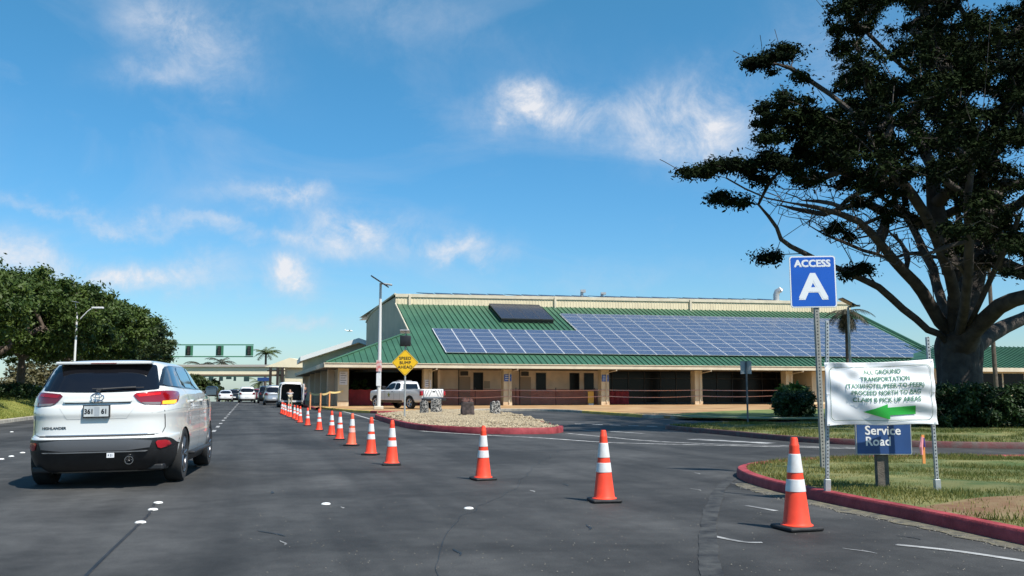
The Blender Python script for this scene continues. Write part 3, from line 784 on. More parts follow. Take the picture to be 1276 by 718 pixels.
# dark raised collectors
uc0, tc0 = slope_pick(622, 401); uc1, tc1 = slope_pick(606, 382.5); uc2, _ = slope_pick(689, 404)
col_ = empty('solar_collector', (0,0,0), 0, 'dark tilted bank of four solar collectors near the top of the green roof', 'solar collector')
M = slopeM((uc0+uc1)/2+.1, tc0-.35, .32)
Wc = (uc2-uc0)/4; Hc = (tc1-tc0)*sll
for k in range(4):
    mb = MB(); mb.m = 0; mb.add([(k*Wc+.04,.04,.101),((k+1)*Wc-.04,.04,.101),((k+1)*Wc-.04,Hc-.04,.101),(k*Wc+.04,Hc-.04,.101)], [(0,1,2,3)])
    mb.m = 1; mb.box((k*Wc+.01,0,0),((k+1)*Wc-.01,Hc,.1)); o = mb.build('collector_panel', [m_dcell, mat('dark_alu', (.09,.09,.1), .5, metal=.5)], col_); o.matrix_world = M
for y0_ in (.05, Hc-.12): o = MB().box((0,y0_,-.30),(4*Wc,y0_+.07,-.001)).build('support_rail', m_frame, col_); o.matrix_world = M
# rooftop row
tp = empty('rooftop_solar_row', (0,0,0), 0, 'low row of dark panels along the top edge of the flat upper roof', 'solar panels')
for k in range(22):
    uq = WS+2.2+k*1.75; z = ztop(uq)
    mb = MB(); A = [P_(uq,RUN+.4,z+.10+.1*(k%5==0)), P_(uq+1.6,RUN+.4,z+.10), P_(uq+1.6,RUN+1.5,z+.32), P_(uq,RUN+1.5,z+.34)]
    mb.add(A+[v-Vector((0,0,.05)) for v in A], [(0,1,2,3),(7,6,5,4),(0,4,5,1),(1,5,6,2),(2,6,7,3),(3,7,4,0)]); mb.build('panel', m_dcell, tp)
# vents
def vent(px, py, h, label, bent=False, s=1.0):
    a = Ea+RUN+1.2; b = b_at(px, a); u = b-Eb; z = ztop(u)+.02
    o = empty('roof_vent', RB(b, a, z), 0, label, 'roof vent', 'vents on the terminal roof')
    mb = MB()
    if bent: mb.tube([(0,0,0),(0,0,h*.55),(.12,-.05,h*.8),(.40,-.15,h*.95),(.62,-.22,h*.86)], [.3*s,.3*s,.3*s,.27*s,.25*s], 12); mb.build('bent_duct', mat('galvanised_metal', (.5,.51,.52), .45, metal=.5), o, smooth=True)
    else:
        mb.tube([(0,0,0),(0,0,h*.7)], .16*s, 10); mb.build('flue', mat('galvanised_metal', (.5,.51,.52), .45, metal=.5), o)
        mb = MB(); mb.box((-.12*s,-.3*s,h*.7),(.38*s,.3*s,h)); mb.build('cowl', mat('galvanised_metal', (.5,.51,.52), .45), o)
    mb = MB(); mb.box((-.38*s,-.38*s,-.02),(.38*s,.38*s,.1)); mb.build('curb', m_gutter, o)
vent(726, 358, .85, 'small cowled metal vent on the terminal roof, left of the pair'); vent(751.5, 360, .62, 'smaller cowled metal vent on the terminal roof, right of the pair'); vent(971, 362, 1.35, 'large bent duct vent on the terminal roof left of the blue access sign', True, 1.1)

# interior planting seen through the passage, people-scale clutter under the arcade handled later
# ------------------------------------------------------------------ far left wing, bridge, right building
wg = empty('gabled_wing', (0,0,0), 0, 'beige airport wing with a white sloping roof edge left of the terminal', 'building')
def PB(px, py, Y): return at(px, py, Y)
A1 = at(377, 450.5, 112); A2 = at(449, 427.5, 112); A3 = at(520, 452, 112)
mb = MB(); dy = Vector((-.272,.962,0))*14
mb.add([A1, A2, A3, at(520,500,112)*1, at(377,500,112)*1], [(0,4,3,2,1)])
mb.build('gable_end', m_beige, wg)
mb = MB()
for p, q in ((A1, A2), (A2, A3)):
    up = Vector((0,0,.55)); out = Vector((0,-1.2,0))
    mb.add([p+out, q+out, q+out+up, p+out+up, p+dy, q+dy, q+dy+up, p+dy+up], [(0,1,2,3),(3,2,6,7),(0,4,5,1),(0,3,7,4),(1,5,6,2)])
mb.build('white_roof', mat('white_roof_paint', (.78,.78,.75), .5), wg)
br = empty('pedestrian_bridge', (0,0,0), 0, 'cream covered pedestrian bridge crossing over the road', 'bridge')
YB = 150
bL, bR_ = at(150, 462, YB), at(352, 462, YB)
def zat(py, Y): return at(638, py, Y).z
zt, zb = zat(454.5, YB), zat(468.5, YB)
m_bcream = mat('sunlit_cream', (.80,.71,.50), .8, var=.05, vscale=.6)
mb = MB(); mb.box((bL.x-10, YB, zb+.25), (bR_.x, YB+4, zt-.35)); mb.build('bridge_wall', m_bcream, br)
mb = MB(); mb.box((bL.x-10, YB-.35, zt-.345), (bR_.x, YB+4.3, zt)); mb.build('bridge_roof', mat('grey_roof_felt', (.42,.38,.34), .9), br)
mb = MB(); mb.box((bL.x-10, YB-.15, zb), (bR_.x, YB+4.1, zb+.245)); mb.build('bridge_deck', mat('brown_beam', (.16,.11,.07), .8), br)
for px in (150, 232, 352):
    q = at(px, 480, YB+2); mb = MB(); mb.box((q.x-.4, YB+1.3, ground_z(145)-.6), (q.x+.4, YB+2.6, zb-.003)); mb.build('pier', m_bcream, br)
tw = empty('bridge_stair_tower', (0,0,0), 0, 'cream gabled tower with a dark open stair at the right end of the bridge', 'building')
YT = 142
g = [at(333,458.5,YT), at(346,449.5,YT), at(373,449.5,YT), at(379,458.5,YT)]
X0, X1 = at(344,480,YT).x, at(379,480,YT).x; z1 = zat(457,YT); z2 = zat(449,YT)
mb = MB(); mb.box((X0+1.3, YT, -1), (X1+3, YT+8, z1)); mb.build('tower_wall', m_bcream, tw)
xm = (X0+X1)/2+.6
mb = MB(); a = Vector((X0-1.6, YT-.8, z1-.05)); b = Vector((xm-.6, YT-.8, z2+.35)); c = Vector((X1+2.2, YT-.8, z1+.35)); D = Vector((0,9.5,0)); T = Vector((0,0,.3))
mb.add([a, b, c, Vector((X1+2.2,YT-.8,z1-.2)), a+D, b+D, c+D, Vector((X1+2.2,YT+8.7,z1-.2))], [(0,3,2,1),(0,1,5,4),(1,2,6,5),(4,5,6,7),(2,3,7,6)])
mb.build('gable_roof', m_bcream, tw)
mb = MB()
for px in (336, 345, 351): x = at(px,480,YT-1).x; mb.box((x-.16, YT-.9, -1), (x+.16, YT-.5, z1-.1))
mb.box((X0-1.2, YT-.85, zat(463,YT)), (X0+1.6, YT-.55, zat(461.5,YT))); mb.build('dark_posts', mat('dark_brown_timber', (.03,.022,.018), .8), tw)
# low wall continuing behind the van
rb = empty('right_wing_building', (0,0,0), 0, 'low cream building with green roof and dark louvred windows behind the big tree', 'building')
YR = 78; L0, L1 = at(1190,480,YR), at(1620,480,YR+10)
ze = zat(458.5, YR); zr = 5.4
mb = MB(); dirv_ = (L1-L0); dirv_.z = 0; dirv_.normalize(); nrm = Vector((-dirv_.y, dirv_.x, 0)); 
def RP(s, t, z): v = L0+dirv_*s+nrm*t; return Vector((v.x, v.y, z))
LL = 32
mb.add([RP(0,.9,.1),RP(LL,.9,.1),RP(LL,.9,ze),RP(0,.9,ze),RP(0,12,.1),RP(LL,12,.1),RP(LL,12,ze),RP(0,12,ze)], [(0,1,2,3),(0,3,7,4),(4,7,6,5)])
mb.build('wall', m_cream, rb)
mb = MB(); mb.add([RP(-.5,0,ze),RP(LL,0,ze),RP(LL,6.5,zr),RP(-.5+4.5,6.5,zr),RP(-.5,13,ze),RP(LL,13,ze)], [(0,1,2,3),(3,2,5,4),(0,3,4)])
s = .3
while s < LL:
    A, B = RP(s,0,ze+.01), RP(s,6.5,zr+.01); q = dirv_*.03; U = Vector((0,0,.07)); mb.add([A-q,A+q,A+q+U,A-q+U,B-q,B+q,B+q+U,B-q+U], [(0,1,2,3),(1,5,6,2),(2,6,7,3),(3,7,4,0)]); s += .5 if s < 4 else .5
mb.build('roof', m_green, rb)
mb = MB(); mb.add([RP(-.5,-.15,ze-.3),RP(LL,-.15,ze-.3),RP(LL,-.15,ze+.03),RP(-.5,-.15,ze+.03),RP(-.5,-.02,ze-.3),RP(LL,-.02,ze-.3),RP(LL,-.02,ze+.03),RP(-.5,-.02,ze+.03)], [(0,1,2,3),(3,2,6,7),(0,4,5,1)]); mb.build('gutter', m_gutter, rb)
s = 1.2
while s < 24:
    mb = MB(); mb.add([RP(s,.86,1.25),RP(s+2.1,.86,1.25),RP(s+2.1,.86,ze-.45),RP(s,.86,ze-.45),RP(s,.9,1.25),RP(s+2.1,.9,1.25),RP(s+2.1,.9,ze-.45),RP(s,.9,ze-.45)], [(0,1,2,3),(3,2,6,7),(0,4,5,1),(0,3,7,4),(1,5,6,2)]); mb.build('louvred_window', m_dglass, rb); s += 2.3
# ------------------------------------------------------------------ vehicles
m_pearl = mat('pearl_white_paint', (.66,.66,.63), .28, coat=1.0)
m_wpaint = mat('white_car_paint', (.72,.72,.72), .3, coat=1.0)
m_silver = mat('silver_car_paint', (.42,.43,.45), .3, metal=.5, coat=1.0)
m_black = mat('black_plastic', (.014,.014,.015), .45, var=.2, vscale=10)
m_gloss = mat('black_gloss_paint', (.010,.010,.012), .25, coat=.8)
m_maroon = mat('dark_red_car_paint', (.12,.012,.018), .3, coat=1.0)
m_cladgrey = mat('dark_grey_bumper_plastic', (.085,.088,.095), .38)  # bumper plastic greyed to paint in the sky's reflection
m_tyre = mat('tyre_rubber', (.018,.018,.018), .85, bump=.3, bscale=80)
m_rim = mat('dark_alloy', (.16,.16,.17), .3, metal=.8)
m_rimsil = mat('silver_alloy', (.6,.6,.62), .3, metal=.8)
m_cglass = mat('tinted_car_glass', (.006,.006,.008), .04, spec=.6)
m_sglass = mat('side_car_glass', (.03,.04,.05), .03, spec=.9, coat=1.0)
m_redl = mat('red_lamp_lens', (.20,.003,.006), .15, coat=1, emit=(.9,.01,.015), estr=.05)
m_dred = mat('dark_red_lamp_lens', (.13,.008,.012), .12, coat=1)
m_clear = mat('smoky_clear_lens', (.20,.17,.16), .15, coat=1)
m_amber = mat('lit_amber_lamp', (.9,.35,.03), .3, emit=(1,.33,.02), estr=1.0)
m_redref = mat('red_reflector', (.36,.01,.02), .2, coat=.5)
m_chrome = mat('chrome', (.65,.65,.66), .12, metal=1)
m_seam = mat('panel_gap', (.03,.03,.03), .8)

def shell(slices, n=120, sub=6, e=5.5):
    """horizontal slices (z, half width, y rear, y front) lofted into a closed body"""
    S = []
    P = [Vector(s) if False else s for s in slices]
    for i in range(len(P)-1):
        for k in range(sub):
            t = k/sub
            def cr(j):
                p0, p1, p2, p3 = P[max(i-1,0)][j], P[i][j], P[i+1][j], P[min(i+2,len(P)-1)][j]
                v = .5*((2*p1)+(p2-p0)*t+(2*p0-5*p1+4*p2-p3)*t*t+(3*p1-p0-3*p2+p3)*t**3)
                lo, hi = min(p1, p2), max(p1, p2)
                return min(max(v, lo-.008), hi+.008)
            S.append(tuple(cr(j) for j in range(4)))
    S.append(P[-1])
    # angular samples evenly by arclength on a mid superellipse
    th = np.linspace(0, 2*PI, 4000, endpoint=False)
    X = np.sign(np.cos(th))*np.abs(np.cos(th))**(2/e)*.95; Y = np.sign(np.sin(th))*np.abs(np.sin(th))**(2/e)*2.4
    d = np.hypot(np.diff(np.append(X, X[0])), np.diff(np.append(Y, Y[0]))); cum = np.concatenate([[0], np.cumsum(d)])[:-1]
    idx = np.searchsorted(cum, np.linspace(0, d.sum(), n, endpoint=False)); T = th[np.clip(idx, 0, 3999)]
    vs = []
    for z, w, r, f in S:
        c, l = (r+f)/2, (f-r)/2
        for t in T:
            ct, st = math.cos(t), math.sin(t)
            vs.append(Vector((math.copysign(abs(ct)**(2/e), ct)*w, c+math.copysign(abs(st)**(2/e), st)*l, z)))
    fs = []
    for i in range(len(S)-1):
        for k in range(n): fs.append((i*n+k, i*n+(k+1) % n, (i+1)*n+(k+1) % n, (i+1)*n+k))
    fs.append(tuple(range(n))[::-1]); fs.append(tuple((len(S)-1)*n+k for k in range(n)))
    return vs, fs
def smooth_poly(pts, it=2):
    P = [Vector(p) for p in pts]
    for _ in range(it):
        Q = []
        for i in range(len(P)):
            a, b = P[i], P[(i+1) % len(P)]; Q += [a.lerp(b, .2), a.lerp(b, .8)]
        P = Q
    return [tuple(p) for p in P]
def overlay(bvh, poly, axis, off=.004, res=.04, rim=.015, sgn=1):
    """panel following the body: axis 'rear' uses (x,z), 'front' (x,z), 'side' (y,z) with sgn = side"""
    V, T = cdt_fill(poly, res); out = []
    dirn = {'rear': Vector((0,1,0)), 'front': Vector((0,-1,0)), 'side': Vector((-sgn,0,0)), 'top': Vector((0,0,-1))}[axis]
    last = None
    for v in V:
        o = {'rear': Vector((v.x,-9,v.y)), 'front': Vector((v.x,9,v.y)), 'side': Vector((sgn*5,v.x,v.y)), 'top': Vector((v.x,v.y,5))}[axis]
        h = bvh.ray_cast(o, dirn)
        if h[0] is None:
            out.append(None); continue
        nrm = h[1] if h[1].dot(dirn) < 0 else -h[1]
        p = h[0] + (nrm*.5-dirn*.5)*off*1.3; last = p; out.append(p)
    T = [t for t in T if all(out[i] is not None for i in t)]
    out = [p if p is not None else Vector((0,0,.5)) for p in out]
    used_ = sorted(set(i for t in T for i in t)); rm = {k: i for i, k in enumerate(used_)}
    out = [out[k] for k in used_]; T = [tuple(rm[i] for i in t) for t in T]
    cnt = {}
    for t in T:
        for i in range(3):
            e_ = (t[i], t[(i+1) % 3]); cnt[e_] = cnt.get(e_, 0)+1
    bd = [e_ for e_ in cnt if (e_[1], e_[0]) not in cnt]
    mb = MB(); n = len(out); mp = {}
    allv = list(out); fs = [tuple(t) for t in T]
    for a, b in bd:
        for q in (a, b):
            if q not in mp: mp[q] = len(allv); allv.append(out[q]+dirn*rim)
        fs.append((b, a, mp[a], mp[b]))
    # orientation
    if T:
        a, b, c = [out[i] for i in T[0]]
        if (b-a).cross(c-a).dot(dirn) > 0: fs = [f[::-1] for f in fs]
    mb.add(allv, fs); return mb
def stroke(bvh, pts, axis, wd=.008, off=.003, sgn=1, n=None):
    """thin line following the body"""
    P = [Vector(p) for p in pts]; L_ = []
    for a, b in zip(P, P[1:]):
        k = max(1, int((b-a).length/.05)); L_ += [a.lerp(b, i/k) for i in range(k)]
    L_.append(P[-1]); dirn = {'rear': Vector((0,1,0)), 'side': Vector((-sgn,0,0)), 'top': Vector((0,0,-1))}[axis]
    mb = MB(); m = len(L_); ok = []
    for i, v in enumerate(L_):
        t = L_[min(i+1,m-1)]-L_[max(i-1,0)]; t.normalize(); s = Vector((-t.y, t.x))*wd/2
        for q in (v+s, v-s):
            o = {'rear': Vector((q.x,-9,q.y)), 'side': Vector((sgn*5,q.x,q.y)), 'top': Vector((q.x,q.y,5))}[axis]
            h = bvh.ray_cast(o, dirn)
            mb.v.append(tuple(h[0]-dirn*off) if h[0] is not None else (0,0,0)); ok.append(h[0] is not None)
    for i in range(m-1):
        ids = (2*i,2*i+1,2*i+3,2*i+2)
        if all(ok[j] for j in ids): mb.f.append(ids); mb.mi.append(0)
    return mb
def wheel(parent, x, y, r, wd, side, rimm, spokes=5, name='wheel'):
    w = empty(name, (x, y, r)); w.parent = parent
    s = side
    prof = [(r*.66,-wd*.42),(r*.72,-wd*.5),(r*.93,-wd*.5),(r*.985,-wd*.40),(r,-wd*.22),(r,wd*.22),(r*.985,wd*.40),(r*.93,wd*.5),(r*.72,wd*.5),(r*.66,wd*.42)]
    MB().lathe(prof, 40, axis='x').build('tyre', m_tyre, w, smooth=True)
    mb = MB(); xo = wd*.5*s
    mb.lathe([(r*.67,xo-.012*s),(r*.655,xo+.002*s),(r*.60,xo-.012*s),(r*.58,xo-.05*s)], 40, axis='x')
    for k in range(spokes):
        for da in (-.13, .13):
            a0 = 2*PI*k/spokes
            p0 = Vector((xo-.03*s, math.cos(a0+da*.5)*r*.12, math.sin(a0+da*.5)*r*.12)); p1 = Vector((xo-.015*s, math.cos(a0+da*1.3)*r*.63, math.sin(a0+da*1.3)*r*.63))
            mb.tube([p0, p1], [r*.06, r*.045], 6)
    mb.lathe([(.001,xo-.012*s),(r*.14,xo-.016*s),(r*.16,xo-.05*s)], 16, axis='x')
    mb.build('rim', rimm, w, smooth=True)
    MB().lathe([(.001,xo-.09*s),(r*.6,xo-.09*s)], 24, axis='x').build('brake_disc', m_black, w)
    return w
def body_part(root, slices, m, wheels, arch_r, name='body', e=5.5, cut=None):
    vs, fs = shell(slices, e=e)
    def kill(c):
        if abs(c.x) > .62 or True:
            for wy in wheels:
                if (c.y-wy)**2+(c.z-arch_r[1])**2 < arch_r[0]**2 and abs(c.x) > .55: return True
        return bool(cut and cut(c))
    mb = MB(); mb.add(vs, [f for f in fs if len(f) > 4 or not kill(sum((vs[i] for i in f), Vector())/len(f))])
    o = mb.build(name, m, root, smooth=True)
    return o, BVHTree.FromPolygons(vs, fs)
def arches(root, bvh, wheels, arch_r, m, wd=.05):
    for s in (1, -1):
        for wy in wheels:
            mb = MB(); rows = []
            for k in range(33):
                a = -.28+(PI+.56)*k/32
                row = []
                for rr in (arch_r[0]-.02, arch_r[0]+wd):
                    y, z = wy+math.cos(a)*rr, arch_r[1]+math.sin(a)*rr
                    h = bvh.ray_cast(Vector((s*5, y, z)), Vector((-s,0,0)))
                    x = h[0].x if h[0] is not None else s*.92
                    row.append(Vector((x+s*.006, y, z)))
                row = [Vector((s*.6, wy+math.cos(a)*(arch_r[0]-.02), arch_r[1]+math.sin(a)*(arch_r[0]-.02)))]+row
                rows.append(row)
            base = len(mb.v)
            for r_ in rows: mb.v += [tuple(p) for p in r_]
            for i in range(32):
                for j in range(2): mb.f.append((base+i*3+j, base+i*3+j+1, base+(i+1)*3+j+1, base+(i+1)*3+j)); mb.mi.append(1 if j == 0 else 0)
            mb.build('wheel_arch', [m, m_black], root)

def make_suv():
    root = empty('white_suv', (0,0,0))
    SL_ = [(.20,.84,-2.10,2.2),(.24,.88,-2.26,2.3),(.34,.925,-2.36,2.38),(.45,.955,-2.42,2.42),(.56,.968,-2.445,2.44),(.64,.970,-2.44,2.44),(.675,.968,-2.425,2.44),(.70,.966,-2.385,2.43),
           (.78,.963,-2.372,2.43),(.90,.966,-2.365,2.42),(.98,.972,-2.375,2.40),(1.06,.966,-2.36,2.36),(1.10,.962,-2.335,2.30),(1.16,.950,-2.33,2.15),(1.22,.930,-2.32,1.95),(1.26,.900,-2.30,1.60),
           (1.30,.868,-2.265,1.25),(1.38,.832,-2.20,1.05),(1.46,.800,-2.13,.86),(1.54,.765,-2.05,.68),(1.60,.735,-1.98,.52),(1.645,.70,-1.93,.36),(1.675,.63,-1.86,.18),(1.695,.50,-1.72,-.02),(1.705,.28,-1.5,-.3),(1.708,.05,-1.1,-.6)]
    W = (-1.385, 1.405); AR = (.405, .375)
    body, bvh = body_part(root, SL_, m_pearl, W, AR, e=5.0)
    arches(root, bvh, W, AR, m_pearl, .035)
    # rear glass
    gl = smooth_poly([(-.715,1.315),(-.705,1.285),(-.4,1.262),(0,1.255),(.4,1.262),(.705,1.285),(.715,1.315),(.635,1.60),(.60,1.636),(-.60,1.636),(-.635,1.60)], 2)
    g = overlay(bvh, gl, 'rear', .006).build('rear_window', m_cglass, root, smooth=True)
    mb = MB(); mb.bevbox((-.60,-2.075,1.632),(.60,-1.86,1.672), .016); mb.build('spoiler', m_pearl, root, smooth=True)
    mb = MB(); mb.box((-.16,-2.082,1.640),(.16,-2.076,1.652)); mb.build('brake_light', m_dred, root)
    mb = MB(); mb.tube([(.0,-2.325,1.285),(.05,-2.32,1.30),(.45,-2.27,1.325)], [.018,.014,.009], 6); mb.tube([(.0,-2.30,1.27),(0,-2.335,1.285)], .028, 8)
    mb.tube([(-.08,-2.315,1.305),(.55,-2.275,1.315)], .008, 5); mb.build('rear_wiper', m_black, g)
    # tail lights
    for s in (-1, 1):
        pl = [(s*.415,1.235),(s*.66,1.262),(s*.83,1.268),(s*.885,1.252),(s*.905,1.20),(s*.905,1.12),(s*.86,1.08),(s*.58,1.088),(s*.50,1.130)]
        tl = overlay(bvh, smooth_poly(pl, 1), 'rear', .010, .03).build('tail_light', m_redl if s > 0 else m_dred, root, smooth=True)
        sp = [(-2.29,1.258),(-2.15,1.235),(-2.15,1.20),(-2.20,1.12),(-2.29,1.09)]
        overlay(bvh, smooth_poly(sp, 1), 'side', .009, .03, sgn=s).build('lamp_side', m_redl, tl, smooth=True)
        overlay(bvh, [(s*.57,1.092),(s*.745,1.086),(s*.745,1.118),(s*.53,1.122)], 'rear', .0125, .03).build('reversing_lens', m_clear, tl)
        overlay(bvh, [(s*.765,1.086),(s*.875,1.088),(s*.89,1.105),(s*.89,1.142),(s*.765,1.132)], 'rear', .0125, .03).build('turn_lens', m_amber if s > 0 else m_clear, tl)
        overlay(bvh, [(s*.46,1.225),(s*.74,1.245),(s*.74,1.215),(s*.50,1.19)], 'rear', .0125, .03).build('light_bar', mat('lit_red_bar', (.45,.006,.008), .2, emit=(1,.02,.015), estr=.15) if s > 0 else m_redl, tl)
        stroke(bvh, [(s*.752,1.265),(s*.752,1.082)], 'rear', .007, .0135 if s > 0 else .0135).build('lamp_gap', m_seam, tl)
    # tailgate gaps
    for s in (-1, 1):
        stroke(bvh, [(s*.752,1.078),(s*.80,1.0),(s*.805,.78),(s*.78,.715),(s*.70,.695)], 'rear', .009).build('tailgate_gap', m_seam, body)
    stroke(bvh, [(-.70,.694),(-.3,.692),(.3,.692),(.70,.694)], 'rear', .02, .004).build('tailgate_gap', m_seam, body)
    stroke(bvh, [(-.62,.708),(.62,.708)], 'rear', .006, .005).build('chrome_strip', m_chrome, body)
    # garnish above the plate; the dark line below paints the recess shadow
    overlay(bvh, smooth_poly([(-.42,1.148),(.42,1.148),(.40,1.128),(-.40,1.128)],1), 'rear', .022, .03, rim=.03).build('tailgate_garnish', m_pearl, root, smooth=True)
    stroke(bvh, [(-.40,1.122),(.40,1.122)], 'rear', .012, .004).build('garnish_shadow', m_seam, body)
    # shade of the crease around the plate recess, painted as a darker line
    for pts in ([(-.46,1.06),(-.36,.915),(.36,.915),(.46,1.06)],):
        stroke(bvh, pts, 'rear', .006, .003).build('plate_recess_crease', mat('crease_shade_line', (.5,.5,.48), .4), body)
    # plate
    pb = MB(); y0 = -2.40
    pb.bevbox((-.165,y0-.012,.93),(.165,y0+.03,1.095), .006); pl = pb.build('licence_plate', m_black, root)
    MB().box((-.150,y0-.0145,.945),(.150,y0-.0125,1.082)).build('plate_face', mat('plate_white', (.55,.57,.55), .5, col2=(.42,.45,.46), vscale=14), pl)
    def txt(parent, s, size, x, z, y, m, nm='lettering', bold=0, sx=1, sp_=1, rz=0, aln='CENTER'):
        V, Fs = text_mesh(s, size, bold=bold, spacing=sp_, align=aln)
        mb = MB(); mb.add([Vector((x+v.x*sx, y-v.z, z+v.y)) for v in V], Fs); return mb.build(nm, m, parent)
    txt(pl, '361', .088, -.088, 1.008, y0-.0165, m_black, bold=.003, sx=.86); txt(pl, '61', .088, .098, 1.008, y0-.0165, m_black, bold=.003, sx=.86)
    mb = MB(); mb.box((-.022,y0-.0155,.955),(.04,y0-.0147,1.07)); mb.build('plate_emblem', mat('pale_plate_emblem', (.33,.36,.38), .6), pl)
    V, Fs = text_mesh('HIGHLANDER', .045, bold=.0015); mb = MB(); vs_ = []
    for v in V:
        x_, z_ = -.52+v.x*1.1, .80+v.y; h = bvh.ray_cast(Vector((x_,-9,z_)), Vector((0,1,0))); vs_.append(Vector((x_, h[0].y-.004-v.z, z_)))
    mb.add(vs_, Fs); mb.build('model_lettering', m_gloss, body)
    # emblem: three ellipses
    em = MB()
    def ell(cx, cz, rx, rz, rr=.008):
        ring = []
        for k in range(28):
            a = 2*PI*k/28; ring.append(Vector((cx+math.cos(a)*rx, -2.372-.006, cz+math.sin(a)*rz)))
        em.tube(ring+[ring[0]], rr, 6, cap=False)
    ell(0,1.192,.078,.053); ell(0,1.192,.026,.050,.006); ell(0,1.212,.055,.024,.006)
    em.build('emblem', m_chrome, root, smooth=True)
    # rear bumper
    bp = smooth_poly([(-.80,.655),(.80,.655),(.87,.635),(.92,.56),(.975,.50),(.975,.30),(.90,.235),(-.90,.235),(-.975,.30),(-.975,.50),(-.92,.56),(-.87,.635)], 1)
    bum = overlay(bvh, bp, 'rear', .010, .05).build('bumper', m_black, root, smooth=True)
    overlay(bvh, smooth_poly([(-.69,.645),(.69,.645),(.64,.505),(-.64,.505)],1), 'rear', .018, .05).build('bumper_insert', m_cladgrey, bum, smooth=True)
    overlay(bvh, smooth_poly([(-.64,.498),(.64,.498),(.60,.485),(-.60,.485)],1), 'rear', .028, .05, rim=.03).build('bumper_step', mat('mid_grey_plastic', (.17,.175,.18), .4), bum, smooth=True)
    for s in (-1, 1):
        overlay(bvh, smooth_poly([(s*.71,.615),(s*.84,.615),(s*.875,.54),(s*.745,.505)],1), 'rear', .020, .03).build('reflector', m_redref, bum, smooth=True)
        sd_ = [(-2.40,.50),(-2.0,.50),(-1.83,.56),(-1.79,.42),(-1.78,.24),(-2.28,.235)]
        overlay(bvh, smooth_poly(sd_,1), 'side', .010, .05, sgn=s).build('bumper_corner', m_black, bum, smooth=True)
    MB().box((.155,-2.452-.018,.415),(.245,-2.452-.008,.475)).build('tow_sticker', mat('white_sticker', (.75,.75,.75), .5), bum)
    txt(bum, '9 21', .035, .20, .445, -2.472, m_ink, bold=.001)
    mb = MB(); mb.lathe([(.052,-.10),(.055,0),(.046,.0),(.044,-.10)], 16, M=Matrix.Translation((.42,-2.44,.375)) @ Matrix.Rotation(PI/2, 4, 'X')); mb.build('exhaust_tip', m_chrome, root, smooth=True)
    # lower body, sill, steps
    for s in (-1, 1):
        overlay(bvh, [(-.99,.215),(1.0,.215),(.99,.36),(-.98,.36)], 'side', .008, .06, sgn=s).build('sill_cladding', m_black, root)
        mb = MB(); x0, x1 = sorted((s*.90, s*1.03)); mb.bevbox((x0,-.92,.335),(x1,.92,.385), .02); mb.build('side_step', m_black, root, smooth=True)
        # side windows
        q = [[(-2.02,1.335),(-1.93,1.42),(-1.70,1.575),(-1.40,1.60),(-1.20,1.605),(-1.13,1.315),(-1.6,1.325)],
             [(-1.07,1.315),(-1.14,1.605),(-.22,1.615),(-.12,1.30)], [(-.04,1.30),(-.14,1.615),(.18,1.60),(.52,1.50),(1.02,1.285)]]
        trim = smooth_poly([(-2.09,1.315),(-1.98,1.43),(-1.72,1.60),(-1.38,1.625),(-.14,1.635),(.20,1.62),(.56,1.515),(1.12,1.27)],1)
        overlay(bvh, trim, 'side', .004, .05, sgn=s).build('window_surround', m_gloss, root, smooth=True)
        for k, poly in enumerate(q):
            overlay(bvh, smooth_poly(poly,1), 'side', .010, .05, sgn=s).build('side_window', m_sglass if s > 0 else m_cglass, root, smooth=True)
        # door gaps
        stroke(bvh, [(-1.10,1.30),(-1.08,1.05),(-.98,.78),(-.94,.38)], 'side', .008, sgn=s).build('door_gap', m_seam, body)
        stroke(bvh, [(-.08,1.30),(-.06,.9),(-.06,.38)], 'side', .008, sgn=s).build('door_gap', m_seam, body)
        stroke(bvh, [(1.03,1.24),(.96,.9),(.96,.38)], 'side', .008, sgn=s).build('door_gap', m_seam, body)
        stroke(bvh, [(-2.3,.98),(-1.9,1.02),(-1.4,1.035),(0,1.03),(1.3,1.0)], 'side', .005, sgn=s).build('shoulder_crease_shade', mat('crease_shade_line', (.5,.5,.48), .4), body)  # shade along the shoulder crease, painted as a thin darker line
        for yy in (-.92, .10):
            mb = MB(); x0, x1 = sorted((s*.955, s*1.0)); mb.bevbox((x0,yy-.10,1.10),(x1,yy+.10,1.135), .012); mb.build('door_handle', m_chrome if False else m_pearl, root, smooth=True)
        mi = MB(); x0, x1 = sorted((s*.935, s*1.135)); mi.bevbox((x0,.80,1.17),(x1,.98,1.34), .06, 4); mr_ = mi.build('door_mirror', m_gloss, root, smooth=True)
        mb = MB(); x0, x1 = sorted((s*.955, s*1.115)); mb.box((x0,.792,1.195),(x1,.798,1.315)); mb.build('mirror_glass', m_sglass, mr_)
        mb = MB(); mb.tube([(s*.86,.88,1.24),(s*.99,.88,1.24)], .03, 6); mb.build('mirror_stalk', m_black, mr_)
    overlay(bvh, [(-.70,1.31),(.70,1.31),(.60,1.60),(-.60,1.60)], 'front', .006, .1).build('windshield', m_cglass, root)
    for s in (-1, 1):
        overlay(bvh, [(s*.6,.98),(s*.93,1.05),(s*.93,.92),(s*.62,.88)], 'front', .008, .05).build('headlight', m_clear, root)
    mb = MB(); mb.bevbox((-.80,-2.2,.22),(.80,2.1,.30), .02); mb.box((-.6,-1.5,.24),(.6,-1.28,.42)); mb.build('underbody', m_black, root)
    for s in (-1,1):
        for y_ in (-1.8, 1.0): MB().box((s*.62-.01,y_,.25),(s*.62+.01,y_+.82,.8)).build('wheel_housing', m_black, root)
    for wy in W:
        for s in (-1, 1): wheel(root, s*.835, wy, .375, .235, s, m_rim)
    return root
suv = make_suv()
tag(suv, 'large white suv seen from behind with its right amber indicator lit', 'suv')
